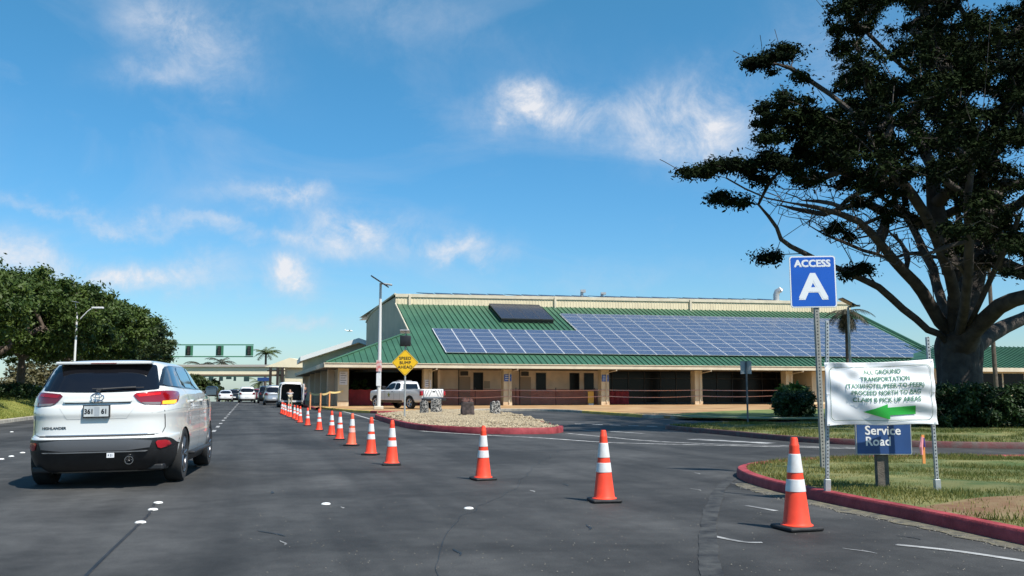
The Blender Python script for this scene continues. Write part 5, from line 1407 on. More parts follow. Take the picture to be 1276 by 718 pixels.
# yellow diamond sign with a beacon
q = gp(504, 519, .25); Yd = q.y
root = empty('speed_bump_sign', (q.x, Yd, .25), 0, 'yellow diamond sign reading SPEED BUMP AHEAD below a dark beacon on the gravel island', 'sign')
zc = at(504,452,Yd).z-.25; hd_ = (at(504,435,Yd).z-at(504,469,Yd).z)/2
MB().tube([(0,.04,-.1),(0,.04,zc+1.15)], .038, 10).build('post', m_galv, root)
dia = [(0,-hd_),(hd_,0),(0,hd_),(-hd_,0)]
def rd(P, r=.12):
    out = []
    for i in range(4):
        a, b, c = Vector(P[i-1]), Vector(P[i]), Vector(P[(i+1)%4]); out += [tuple(b.lerp(a, r*.5)), tuple(b.lerp(a,r*.12).lerp(c,r*.12)), tuple(b.lerp(c, r*.5))]
    return out
m_yel = mat('yellow_sign_sheet', (.85,.50,.01), .45)
dp = plate_xz(rd(dia), -.006, .0, 0, zc).build('sign_plate', m_galv, root)
k = .985; plate_xz([(x*k,y*k) for x,y in rd(dia)], -.009, -.0065, 0, zc).build('sign_face', m_yel, dp)
A_ = [(x*.93,y*.93) for x,y in rd(dia)]; B_ = [(x*.905,y*.905) for x,y in rd(dia)]
ring_xz(A_, B_, -.011, 0, zc).build('sign_border', m_black, dp)
for s, dz in (('SPEED',.17),('BUMP',-.01),('AHEAD',-.19)): text_xz(dp, s, .175, 0, -.0125, zc+dz, m_black, bold=.004, sp_=1.08)
bz_ = at(504,425,Yd).z-.25
b_ = MB(); b_.bevbox((-.22,-.10,bz_-.22),(.22,.10,bz_+.22), .03); bo = b_.build('beacon_housing', m_black, root, smooth=True)
MB().lathe([(.001,-.15),(.10,-.145),(.155,-.12),(.16,-.10)], 20, M=Matrix.Translation((0,0,bz_)) @ Matrix.Rotation(-PI/2,4,'Z') @ Matrix.Identity(4), axis='x').build('beacon_lens', mat('dark_beacon_lens', (.035,.03,.03), .15, coat=1), bo, smooth=True)
mb = MB(); mb.box((-.20,-.14,0),(.20,.14,.02), M=Matrix.Translation((-.02,.0,bz_+.38)) @ Matrix.Rotation(math.radians(-25),4,'X')); mb.build('solar_panel', m_alu, bo)
MB().tube([(0,.03,bz_+.2),(0,.03,bz_+.37)], .02, 6).build('bracket', m_galv, bo)
# tall solar street lamp
q = gp(471.8, 510.5, .13); Yl = q.y
root = empty('solar_street_lamp', (q.x, Yl, .13), 0, 'tall white street lamp with a tilted solar head beside the pickup truck', 'street lamp')
zt_ = at(470,353,Yl).z-.13
MB().tube([(0,0,0),(0,0,zt_*.5),(-.0,0,zt_)], [.13,.11,.075], 12).build('pole', mat('white_lamp_pole', (.62,.62,.60), .5), root, smooth=True)
MB().bevbox((-.28,-.28,-.02),(.28,.28,.22), .05).build('pole_base', m_gutter, root)
mb = MB(); mb.bevbox((-.60,-.45,-.05),(.62,.45,.03), .015, M=Matrix.Translation((-.05,0,zt_+.12)) @ Matrix.Rotation(math.radians(33),4,'Y')); mb.build('solar_head', m_dcell, root)
mb = MB(); mb.bevbox((.05,-.16,-.16),(.75,.16,-.06), .03, M=Matrix.Translation((-.0,0,zt_+.10)) @ Matrix.Rotation(math.radians(8),4,'Y')); mb.build('lamp_head', m_galv, root)
MB().box((-.17,-.16,at(0,463,Yl).z-.13),(.17,-.14,at(0,449,Yl).z-.13)).build('parking_sign', mat('red_white_sign', (.55,.12,.10), .5, col2=(.7,.6,.58), vscale=5), root)
MB().box((-.15,-.16,at(0,481,Yl).z-.13),(.15,-.14,at(0,465,Yl).z-.13)).build('notice_plate', m_wsign, root)
# lamp behind the palm
YQ = 46; q = at(1059.5, 450, YQ)
root = empty('solar_lamp', (q.x, YQ, .12), 0, 'grey lamp pole with a tilted panel in front of the drooping palm', 'street lamp')
zt_ = at(1059,383,YQ).z-.12
MB().tube([(0,0,0),(0,0,zt_)], [.075,.055], 10).build('pole', mat('pale_lamp_pole', (.46,.47,.46), .5), root, smooth=True)
mb = MB(); mb.box((-.42,-.3,-.03),(.42,.3,.02), M=Matrix.Translation((0,0,zt_+.25)) @ Matrix.Rotation(math.radians(28),4,'Y')); mb.build('solar_head', m_dcell, root)
MB().tube([(0,0,zt_),(.35,0,zt_+.08),(.6,0,zt_+.08)], .05, 8).build('lamp_arm', m_galv, root)
# curved arm lamp in front of the left trees
YQ = 47; q = at(95, 410, YQ)
root = empty('street_lamp', (q.x, YQ, .12), 0, 'white street lamp with a curved arm in front of the left trees', 'street lamp')
z0 = .12; zz = lambda py: at(95,py,YQ).z-z0
xx = lambda px: at(px,400,YQ).x-q.x
m_lw = mat('white_lamp_paint', (.70,.70,.69), .45)
MB().tube([(0,0,-.1),(0,0,zz(392))], [.065,.05], 10).build('pole', m_lw, root, smooth=True)
MB().tube(catmull([(0,0,zz(403)),(xx(103),0,zz(394)),(xx(113),0,zz(385)),(xx(127),0,zz(383.5))], per=5), .028, 8).build('curved_arm', m_lw, root, smooth=True)
mb = MB(); mb.bevbox((xx(114),-.09,zz(384.8)),(xx(128),.09,zz(382.6)), .02); mb.build('lamp_head', m_lw, root)
mb = MB(); mb.box((-.17,-.12,-.012),(.17,.12,.012), M=Matrix.Translation((xx(92),0,zz(376))) @ Matrix.Rotation(math.radians(12),4,'Y')); mb.build('solar_head', m_alu, root)
MB().tube([(0,0,zz(392)),(xx(92.5),0,zz(377))], .012, 6).build('panel_bracket', m_lw, root)
# green signal gantry over the road
YG = 104; m_sg = mat('green_signal_paint', (.06,.22,.12), .5)
def gz(py, Y=YG): return at(0, py, Y).z
def gx(px, Y=YG): return at(px, 430, Y).x
root = empty('signal_gantry', (gx(150), YG, 0), 0, 'green cantilever signal gantry with four signal heads over the road', 'traffic signal')
ox = root.location.x
for py in (429.8, 444.5):
    x0, x1 = gx(150)-ox, gx(316)-ox; mb = MB(); mb.box((x0,-.06,gz(py)-.06),(x1,.06,gz(py)+.06)); mb.build('rail', m_sg, root)
MB().tube([(0,0,0),(0,0,gz(427))], [.25,.18], 12).build('post', m_sg, root)
for px in (197.5, 236.5, 274.5, 311.5):
    x = gx(px)-ox; bq = MB()
    bq.box((x-.42,-.17,gz(444.5)+.1),(x+.42,-.09,gz(429.8)-.1)); bo = bq.build('backboard', m_sg, root)
    mb = MB(); zc = (gz(444.5)+gz(429.8))/2; mb.bevbox((x-.19,-.40,zc-.50),(x+.19,-.175,zc+.50), .03, 1); ho = mb.build('signal_head', m_black, bo)
    for dz in (-.32,0,.32):
        MB().lathe([(.001,0),(.13,0)], 14, M=Matrix.Translation((x,-.405,zc+dz)) @ Matrix.Rotation(PI/2,4,'X')).build('signal_lens', mat('unlit_signal_lens', (.06,.05,.045), .3), ho)
# farther row of hanging signals beyond the bridge
YH = 172; root = empty('far_signal_gantry', (gx(225, YH), YH, -1.1), 0, 'distant row of dark signal heads seen below the pedestrian bridge', 'traffic signal'); ox = root.location.x
zr_ = at(0,469,YH).z+1.1; mb = MB(); mb.box((-2,-.1,zr_-.12),(gx(338,YH)-ox,.1,zr_+.12)); mb.build('rail', mat('dark_green_rail', (.04,.10,.07), .6), root)
MB().tube([(0,0,0),(0,0,zr_)], .22, 8).build('post', m_sg, root)
for px, wq, hq in ((265,.7,.8),(278,.4,.8),(287,.8,.45),(294.5,.35,.8),(309,.8,.9)):
    x = gx(px,YH)-ox; MB().box((x-wq*.6,-.35,zr_-.14-hq*.9),(x+wq*.6,-.11,zr_-.13)).build('signal_head', mat('dark_signal_green', (.02,.05,.045), .6), root)
root = empty('overhead_sign', (at(328,472,138).x, 138, 0), 0, 'small dark blue overhead sign hanging under the right end of the bridge', 'sign')
MB().box((-.85,-.05,at(0,475,138).z),(.85,.05,at(0,470.5,138).z)).build('sign_face', m_blue if False else mat('deep_blue_sign', (.02,.06,.2), .5), root)
MB().tube([(0,.08,-.4),(0,.08,at(0,470,138).z)], .06, 6).build('post', m_galv, root)

# ------------------------------------------------------------------ basalt stone pillars on the gravel island
m_basalt = mat('dark_lava_rock', (.035,.028,.026), .9, col2=(.09,.065,.06), vscale=7, bump=1, bscale=12, detail=8)
m_rubble = bpy.data.materials.new('mortared_rubble'); m_rubble.use_nodes = True
def _rub():
    nt = m_rubble.node_tree; N = nt.nodes; L = nt.links; p = N['Principled BSDF']; p.inputs['Roughness'].default_value = .9
    tc = N.new('ShaderNodeTexCoord'); v = N.new('ShaderNodeTexVoronoi'); v.feature = 'DISTANCE_TO_EDGE'; v.inputs['Scale'].default_value = 8.5; L.new(tc.outputs['Object'], v.inputs['Vector'])
    cr = N.new('ShaderNodeValToRGB'); cr.color_ramp.elements[0].position = .05; cr.color_ramp.elements[0].color = (.30,.285,.26,1); cr.color_ramp.elements[1].position = .12; cr.color_ramp.elements[1].color = (.045,.045,.045,1)
    L.new(v.outputs['Distance'], cr.inputs[0]); n = N.new('ShaderNodeTexNoise'); n.inputs['Scale'].default_value = 9; L.new(tc.outputs['Object'], n.inputs['Vector'])
    mr = N.new('ShaderNodeMapRange'); mr.inputs[1].default_value = .35; mr.inputs[2].default_value = .65; mr.inputs[3].default_value = .5; mr.inputs[4].default_value = 1.7; L.new(n.outputs[0], mr.inputs[0])
    vm = N.new('ShaderNodeVectorMath'); vm.operation = 'SCALE'; L.new(cr.outputs[0], vm.inputs[0]); L.new(mr.outputs[0], vm.inputs['Scale']); L.new(vm.outputs[0], p.inputs['Base Color'])
    bp = N.new('ShaderNodeBump'); bp.inputs['Strength'].default_value = .8; L.new(cr.outputs[0], bp.inputs['Height']); bp.invert = True; L.new(bp.outputs[0], p.inputs['Normal'])
_rub()
def pillar(px, py, wpx, ytop, m, label, topm=None, seed=0):
    q = gp(px, py, .24); k = q.y/(F/cp); wd = wpx*k; h = at(px, ytop, q.y).z-.24
    mb = MB(); n = 28; rows = 12
    for j in range(rows+1):
        t = j/rows; w_ = wd/2*(1-.12*t)
        for i in range(n):
            a = 2*PI*i/n; sq = 1/max(abs(math.cos(a)), abs(math.sin(a)))**.75
            r = w_*sq*.92*(1+.10*mnoise.noise(Vector((math.cos(a)*2+seed, math.sin(a)*2, t*4))))
            mb.v.append((r*math.cos(a), r*math.sin(a), h*t+.03*mnoise.noise(Vector((a, seed, t)))))
    for j in range(rows):
        for i in range(n): mb.f.append((j*n+i, j*n+(i+1)%n, (j+1)*n+(i+1)%n, (j+1)*n+i))
    mb.f.append(tuple(rows*n+i for i in range(n))); mb.mi = [0]*len(mb.f)
    root = empty('rock_pillar', (q.x, q.y, .22), random.uniform(-.3,.3), label, 'stone pillar', 'short stone pillars on the gravel island')
    mb.build('pillar_body', m, root, smooth=True)
    mb = MB()
    rnd = random.Random(seed)
    for i in range(7 if topm else 4):
        c = Vector((rnd.uniform(-.3,.3)*wd, rnd.uniform(-.3,.3)*wd, h+.02)); r = wd*rnd.uniform(.10,.2)
        mb.tube([c+Vector((0,0,-r*.8)), c+Vector((r*.1,0,0)), c+Vector((r*.2,r*.1,r*1.1 if topm else r*.5))], [r, r*1.05, r*.45], 7)
    mb.build('cap_stones', topm or m, root)
pillar(528.5, 516.5, 11.5, 500, m_rubble, 'rough stone pillar left of the pale one, nearest the speed bump sign', seed=1)
pillar(543.5, 515.5, 14, 498, m_rubble, 'pale mortared stone pillar directly right of the rough narrow one', seed=2)
pillar(582.5, 519, 19, 500.5, m_basalt, 'dark lava rock pillar with a reddish spiky top on the gravel island', mat('reddish_lava', (.10,.045,.035), .9), seed=3)
pillar(617, 516.5, 14.5, 501, m_rubble, 'stone pillar with white mortar, rightmost on the gravel island', seed=4)

# ------------------------------------------------------------------ barriers and tape
m_opost = mat('orange_post', (.70,.30,.12), .6, var=.1, vscale=5); m_tape = mat('yellow_tape', (.78,.62,.28), .5); m_ptape = mat('pale_red_tape', (.55,.30,.25), .5)
m_dpost = mat('dark_fence_post', (.05,.03,.028), .6)
posts = [(386.3,489,510.5,59),(399,490,512,57),(410.3,488,507,62)]
PP = []
for i, (px, yt, yb, _) in enumerate(posts):
    q = gp(px, yb, .0 if i < 2 else .13); h = at(px, yt, q.y).z
    lab = ['orange barrier post left of its pair at the terminal corner','orange barrier post behind the cone at the terminal corner','orange barrier post set back nearest the terminal column'][i]
    MB_ = MB(); MB_.tube([(0,0,0),(0,0,h-q.z)], .055, 8); o = MB_.build('barrier_post', m_opost); o.location = q; tag(o, lab, 'post', 'orange posts joined by yellow tape'); PP.append(Vector((q.x, q.y, h-.05)))
cpos = P_(ucol[0], CA-.45, at(427,487,72).z)
def ribbon(a, b, m, sag=.06, wd=.07, n=14):
    mb = MB()
    for i in range(n+1):
        t = i/n; p = a.lerp(b, t); p.z -= sag*4*t*(1-t); tw = .5*math.sin(t*7)
        mb.v += [tuple(p+Vector((0,.02*tw,wd/2))), tuple(p-Vector((0,.02*tw,wd/2)))]
    mb.f = [(2*i,2*i+1,2*i+3,2*i+2) for i in range(n)]; mb.mi = [0]*n; return mb
for a, b, lab in ((PP[0],PP[1],'yellow tape between the two front orange posts'),(PP[1],PP[2],'yellow tape from the front posts back towards the column'),(PP[2],cpos,'yellow tape tied to the corner column of the terminal')):
    tag(ribbon(a, b, m_tape, .08, .13).build('barrier_tape', m_tape), lab, 'tape')
# construction mesh along the arcade
m_mesh = bpy.data.materials.new('red_mesh_fabric'); m_mesh.use_nodes = True
_nt = m_mesh.node_tree; _p = _nt.nodes['Principled BSDF']; _p.inputs['Base Color'].default_value = (.50,.07,.05,1); _p.inputs['Roughness'].default_value = .8
_tr = _nt.nodes.new('ShaderNodeBsdfTransparent'); _mx = _nt.nodes.new('ShaderNodeMixShader'); _mx.inputs[0].default_value = .20
_nt.links.new(_tr.outputs[0], _mx.inputs[1]); _nt.links.new(_p.outputs[0], _mx.inputs[2]); _nt.links.new(_mx.outputs[0], _nt.nodes['Material Output'].inputs['Surface'])
m_mesh2 = mat('dense_red_mesh', (.26,.022,.025), .8, var=.2, vscale=2)
tf = CA+.9
def mesh_fence(label, ua, ub, m, t, zt=1.35, z0=.16, n=None, zt2=None):
    root = empty('mesh_fence', (0,0,0), 0, label, 'fence')
    mb = MB(); N_ = 24
    for i in range(N_+1):
        u = ua+(ub-ua)*i/N_; dt = .05*math.sin(i*1.3); p = P_(u, t+dt, 0)
        mb.v += [(p.x,p.y,z0), (p.x,p.y,(zt+(((zt2 or zt)-zt)*i/N_))+.03*math.sin(i*2.1))]
    mb.f = [(2*i,2*i+2,2*i+3,2*i+1) for i in range(N_)]; mb.mi = [0]*N_; mb.build('mesh_sheet', m, root)
    k = max(2, int((ub-ua)/3)+1)
    for i in range(k):
        u = ua+(ub-ua)*i/(k-1); p = P_(u, t+.09, 0); MB().tube([(p.x,p.y,.13),(p.x,p.y,zt+.25)], .035, 6).build('post', m_dpost, root)
mesh_fence('dense dark red mesh fence between the corner column and the pickup', ucol[0]+.5, ucol[1]+.0, m_mesh2, tf, 1.38)
mesh_fence('see-through red mesh fence along the stucco wall of the arcade', ucol[1]+.7, ucol[3]-.4, m_mesh, tf, 1.30)
mesh_fence('short dark red mesh fence right of the fourth column', ucol[3]+.4, ucol[3]+2.9, m_mesh2, tf+.6, 1.25)
for k, (z, s) in enumerate(((1.36,.05),(.86,.12))):
    for i in range(1, 5):
        lab = 'pale warning tape %s, bay between the %s and %s terminal columns' % (['upper run','lower run'][k], ['first','second','third','fourth','fifth'][i], ['second','third','fourth','fifth','sixth'][i])
        tag(ribbon(P_(ucol[i], CA-.47, z), P_(ucol[i+1], CA-.47, z+(.1 if i == 4 and k else 0)), m_ptape, s, .05).build('warning_tape', m_ptape), lab, 'tape')
# yellow wet floor style board near the fourth column
q = gp(740.5, 505, .13); q = P_(ucol[3]-1.0, CA+.3, .13)
root = empty('yellow_board', q, RA, 'small yellow standing board left of the fourth terminal column', 'board')
MB().bevbox((-.26,0,.12),(.26,.05,1.12), .02).build('board', mat('yellow_orange_board', (.70,.40,.07), .6), root); MB().box((-.2,-.1,0),(.2,.2,.118)).build('foot', m_wsign, root)

# ------------------------------------------------------------------ foliage tools
def leaf_mesh(name, centres, radii, nper, size, m, parent=None, flat=.45, seed=1, elong=2.0, tone_by=None, kind=None, shell_=.0, droop=0):
    """many small leaf quads scattered through clumps: centres (n,3), radii (n,3)"""
    rg = np.random.default_rng(seed); C_ = np.repeat(np.asarray(centres), nper, axis=0); R_ = np.repeat(np.asarray(radii), nper, axis=0); n = len(C_)
    d = rg.normal(size=(n,3)); d /= np.linalg.norm(d, axis=1)[:,None]; r = np.abs(rg.normal(.45, .33, n)).clip(0, 1.45)
    P = C_+d*R_*r[:,None]
    nrm = d*.6+rg.normal(size=(n,3))*.6+np.array([0,0,flat]); nrm /= np.linalg.norm(nrm, axis=1)[:,None]
    t = np.cross(nrm, rg.normal(size=(n,3))); t[:,2] -= droop; t /= np.linalg.norm(t, axis=1)[:,None]; b = np.cross(nrm, t)
    s = size*(.6+.8*rg.random(n))[:,None]; a = t*s*.5*elong**.5; c = b*s*.5/elong**.5
    V = np.stack([P-a, P+c-a*.1, P+a, P-c-a*.1], axis=1).reshape(-1,3); Fq = np.arange(n*4).reshape(-1,4)
    base = np.repeat(np.random.default_rng(seed+5).random(len(centres)), nper); tone = np.clip(base*.65+rg.random(n)*.35, 0, 1)
    return arrays_mesh(name, V, Fq, m, np.repeat(tone, 4), parent)
class Skel:
    """branch skeleton: nodes with parents; radii from the pipe rule"""
    def __init__(s): s.p = []; s.par = []
    def node(s, p, par): s.p.append(Vector(p)); s.par.append(par); return len(s.p)-1
    def chain(s, pts, par=-1):
        ids = []
        for q in pts: par = s.node(q, par); ids.append(par)
        return ids
    def grow(s, target, trunk, bend=.15, seg=.9, rnd=random):
        best, bd = 0, 1e9; tp = Vector(target); dt = (tp-trunk).length
        P = np.array([tuple(q) for q in s.p]); d = np.linalg.norm(P-np.array(tuple(tp)), axis=1); dtr = np.linalg.norm(P-np.array(tuple(trunk)), axis=1)
        cost = d+np.where(dtr > dt, 3.0, 0)+.12*np.abs(dtr)*0; best = int(np.argmin(cost)); a = s.p[best]; L_ = (tp-a).length
        k = max(1, int(L_/seg)); par = best; perp = Vector((rnd.uniform(-1,1), rnd.uniform(-1,1), rnd.uniform(-.2,1)))*bend*L_
        for i in range(1, k+1):
            t = i/k; q = a.lerp(tp, t)+perp*math.sin(PI*t)*.6; par = s.node(q, par)
        return par
    def radii(s, tip=.015, ex=2.2):
        n = len(s.p); r = [0.0]*n; ch = [0]*n
        for i in range(n-1, -1, -1):
            if r[i] == 0: r[i] = tip**ex
            if s.par[i] >= 0: r[s.par[i]] += r[i]
        return [v**(1/ex) for v in r]
    def build(s, name, m, parent, tip=.015, ex=2.2, maxr=None, minr=0, sides=6, cap_=None, trunk_n=4, caps={}, mins={}):
        r = s.radii(tip, ex)
        if maxr: k = maxr/r[0]; r = [max(tip*.8, v*k) if v > tip*3 else v for v in r]
        if cap_: r = [v if i < trunk_n else (min(v, cap_) if v < cap_ else cap_+.12*(v-cap_)) for i, v in enumerate(r)]
        r = [max(min(v, caps.get(i, 9)), mins.get(i, 0)) for i, v in enumerate(r)]
        kids = {}
        for i, p in enumerate(s.par): kids.setdefault(p, []).append(i)
        mb = MB(); done = set()
        def main(i):
            pts = [i]
            while kids.get(pts[-1]): pts.append(max(kids[pts[-1]], key=lambda j: r[j]))
            return pts
        stack = [k for k in kids.get(-1, [])]
        while stack:
            i = stack.pop(); ln = main(i)
            for a in ln:
                for c in kids.get(a, []):
                    if c not in ln: stack.append(c)
            pts = [s.p[j] for j in ln]; rs = [r[j] for j in ln]
            if s.par[i] >= 0: pts = [s.p[s.par[i]]]+pts; rs = [min(rs[0]*1.15, r[s.par[i]])]+rs
            if len(pts) > 1 and rs[0] >= minr: mb.tube(pts, rs, sides if rs[0] < .12 else 12, cap=False)
        return mb.build(name, m, parent, smooth=True)
m_barkd = mat('dark_grey_bark', (.036,.029,.025), .95, col2=(.075,.062,.052), vscale=3, bump=1, bscale=9, detail=10)
m_bark = mat('brown_bark', (.075,.055,.04), .95, col2=(.13,.10,.08), vscale=6, bump=.8, bscale=14)
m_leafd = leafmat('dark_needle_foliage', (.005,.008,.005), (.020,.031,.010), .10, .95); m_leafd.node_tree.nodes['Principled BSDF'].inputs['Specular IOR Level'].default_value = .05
m_leafg = leafmat('green_leaves', (.022,.048,.009), (.085,.125,.022), .25)
m_leaff = leafmat('olive_leaves', (.020,.040,.010), (.066,.090,.025), .22)
m_hedge = leafmat('dark_hedge_leaves', (.012,.030,.010), (.040,.075,.020), .2)
m_lgreen = leafmat('fresh_shrub_leaves', (.03,.07,.012), (.12,.19,.04), .3)

# ------------------------------------------------------------------ the big tree on the right
TY = 33.0
bt = empty('spreading_tree', gp(1196, 526, .14), 0, 'huge dark spreading tree with a thick trunk and twisting limbs on the right', 'tree')
bt.location.y = TY; bt.location.x = at(1196, 500, TY).x; T0 = Vector(bt.location); T0.z = .12
def tp_(px, py, dy=0): return at(px, py, TY+dy)-bt.location
bt.location.z = 0
sk = Skel()
tr = sk.chain([tp_(1197,535), tp_(1197,515), tp_(1197,490), tp_(1196,465), tp_(1194,445), tp_(1193,428)])
cr = tr[-1]
L1 = sk.chain([tp_(1172,417,-.5), tp_(1156,411,-1), tp_(1142,398,-1.3), tp_(1125,385,-1.6), tp_(1110,371,-1.9), tp_(1095,358,-2.2), tp_(1081,351,-2.4), tp_(1068,345,-2.6), tp_(1045,335,-3), tp_(1020,325,-3.3), tp_(1003,316,-3.6), tp_(985,307,-3.9), tp_(973,298,-4), tp_(968,284,-4.1), tp_(958,270,-4.3), tp_(945,255,-4.5), tp_(925,240,-4.8)], tr[-2])
L2 = sk.chain([tp_(1183,412,-.3), tp_(1172,402,-.6), tp_(1162,385,-1), tp_(1150,365,-1.5), tp_(1140,352,-1.9), tp_(1128,340,-2.2), tp_(1115,326,-2.6), tp_(1104,312,-3), tp_(1088,293,-3.4), tp_(1070,276,-3.9), tp_(1045,266,-4.4), tp_(1015,258,-4.8), tp_(985,253,-5.2), tp_(955,247,-5.5), tp_(928,235,-5.8), tp_(905,222,-6), tp_(880,216,-6.2)], cr)
L2b = sk.chain([tp_(1094,317,-2.6), tp_(1075,312,-2.4), tp_(1050,301,-2.3), tp_(1028,293,-2.2), tp_(1008,281,-2)], L2[6])
L3 = sk.chain([tp_(1178,395,.6), tp_(1172,370,1.2), tp_(1166,352,1.7), tp_(1163,335,2), tp_(1152,315,2.4), tp_(1143,295,2.7), tp_(1133,275,3), tp_(1115,255,3.3), tp_(1092,238,3.6), tp_(1062,225,3.9), tp_(1035,208,4.2), tp_(1005,195,4.5), tp_(980,180,4.6)], cr)
L4 = sk.chain([tp_(1190,395,-1), tp_(1190,370,-1.7), tp_(1184,345,-2.4), tp_(1176,322,-3), tp_(1166,295,-3.6), tp_(1153,268,-4.1), tp_(1138,245,-4.6), tp_(1120,222,-5), tp_(1098,200,-5.3), tp_(1075,178,-5.5), tp_(1050,155,-5.7), tp_(1020,140,-5.8), tp_(990,128,-5.9), tp_(965,122,-6)], cr)
L4b = sk.chain([tp_(1078,158,-5.0), tp_(1060,138,-4.7), tp_(1035,118,-4.5), tp_(1005,98,-4.2), tp_(985,85,-4), tp_(962,78,-4)], L4[8])
L5 = sk.chain([tp_(1206,395,.8), tp_(1213,370,1.3), tp_(1219,340,1.8), tp_(1221,305,2.3), tp_(1222,270,2.7), tp_(1215,235,3), tp_(1200,195,3.3), tp_(1180,150,3.6), tp_(1150,105,3.9), tp_(1110,70,4), tp_(1080,40,4), tp_(1050,10,4)], cr)
L6 = sk.chain([tp_(1213,412,-1.5), tp_(1228,398,-2.4), tp_(1245,382,-3.3), tp_(1262,374,-4.1), tp_(1285,368,-5), tp_(1320,352,-6), tp_(1365,330,-7), tp_(1420,300,-8)], cr)
L7 = sk.chain([tp_(1214,432,1), tp_(1232,418,2), tp_(1252,407,3), tp_(1275,397,4), tp_(1310,380,5), tp_(1360,350,6), tp_(1400,300,7)], tr[-2])
L8 = sk.chain([tp_(1210,400,-2), tp_(1224,370,-3), tp_(1240,335,-4), tp_(1256,305,-5), tp_(1270,270,-5.8), tp_(1290,225,-6.5), tp_(1310,170,-7), tp_(1320,110,-7.5)], cr)
L9 = sk.chain([tp_(1196,392,2), tp_(1199,350,3.2), tp_(1198,300,4.4), tp_(1192,250,5.4), tp_(1185,195,6.2), tp_(1183,140,7), tp_(1190,80,7.5), tp_(1200,20,8)], cr)
L10 = sk.chain([tp_(1202,385,-3), tp_(1206,345,-4.2), tp_(1208,300,-5.4), tp_(1205,250,-6.4), tp_(1212,200,-7), tp_(1225,140,-7.4), tp_(1230,80,-7.5), tp_(1235,10,-7.5)], cr)
L11 = sk.chain([tp_(1186,340,-1.5), tp_(1178,300,-1.2), tp_(1165,255,-1), tp_(1160,205,-.6), tp_(1140,165,-.4), tp_(1120,120,0), tp_(1100,85,0)], L4[1])
trunkp = sk.p[cr]
# clumps: outline tufts traced in the photo, then a bulk fill
cl = []
def tuft(px, py, rx, ry, dy, n=3):
    for _ in range(n):
        a, r = random.uniform(0,2*PI), random.random()**.5
        x, y = px+rx*r*math.cos(a), py+ry*r*math.sin(a); yd = dy+random.uniform(-1,1)
        cl.append((tp_(x, y, yd), random.uniform(.22,.42)))
for a in [(866,214,20,5,-6,7),(850,214,8,2,-6.2,2),(890,208,16,7,-5.8,6),(907,203,16,8,-5.8,7),(928,212,14,8,-5.6,6),(939,204,14,7,-5.5,6),(962,200,16,9,-5.3,9),(985,205,18,10,-5.2,9),
          (903,247,17,6,-5,8),(925,252,10,5,-5,3),(948,222,16,6,-5,4),(1008,222,16,10,-5,7),(940,76,14,8,-4,8),(955,70,8,5,-4,2),(978,67,17,11,-4,9),(999,97,8,6,-4.2,3),(962,85,9,5,-4,2),
          (948,132,10,5,-6,4),(953,150,14,9,-6,7),(958,170,16,8,-6,7),(976,124,16,8,-6,6),(975,145,16,12,-5.8,9),(1004,138,18,14,-5.5,12),(1000,165,24,15,-5,13),(1030,150,24,18,-5,16),
          (1041,285,9,5,-2.2,4),(953,318,13,5,-3.9,5),(962,322,7,3,-3.9,2),(1063,338,13,7,-2.6,6),(1078,333,8,5,-2.4,3),(1041,35,14,10,4,8),(1052,60,16,14,3.6,9),(1060,85,18,12,3,9),(1045,108,18,12,2,8),
          (1000,185,24,12,-4,12),(1035,195,26,16,-3,15),(1060,225,20,12,-2,9),(1075,255,14,8,-2,5),(1090,225,22,16,-1,12),(1110,268,12,8,-3,4),(1060,295,8,5,-2.4,2)]: tuft(*a)
def inpoly(x, y, P):
    c = False; j = len(P)-1
    for i in range(len(P)):
        if (P[i][1] > y) != (P[j][1] > y) and x < (P[j][0]-P[i][0])*(y-P[i][1])/(P[j][1]-P[i][1])+P[i][0]: c = not c
        j = i
    return c
MP = [(1036,-60),(1032,10),(1060,55),(1070,95),(1045,120),(1020,150),(1015,190),(1045,215),(1085,240),(1120,268),(1150,285),(1180,305),(1215,322),(1250,338),(1290,345),(1420,310),(1520,200),(1560,60),(1480,-60),(1350,-150),(1150,-140)]
cnt_ = 0
while cnt_ < 2600:
    x, y = random.uniform(1000,1560), random.uniform(-150,345)
    if not inpoly(x, y, MP): continue
    g_ = mnoise.noise(Vector((x*.016, y*.02, 4.2)))+.25*mnoise.noise(Vector((x*.05, y*.06, 1)))
    if g_ < -.20 and random.random() < .93: continue
    if y > 240 and x < 1160 and random.random() < .35: continue
    if x > 1290 and random.random() < .35: cnt_ += 1; continue
    hx = (x-1200)/400; hy = (330-y)/480; dm = 8.5*math.sqrt(max(.08, 1-min(1, hx*hx*.8)-min(.9, max(0,hy)**2*.5)))
    cl.append((tp_(x, y, random.uniform(-dm, dm)), random.uniform(.26,.50))); cnt_ += 1
cl.sort(key=lambda q: (q[0]-trunkp).length)
for c, r in cl: sk.grow(c, trunkp, bend=.14, seg=.8)
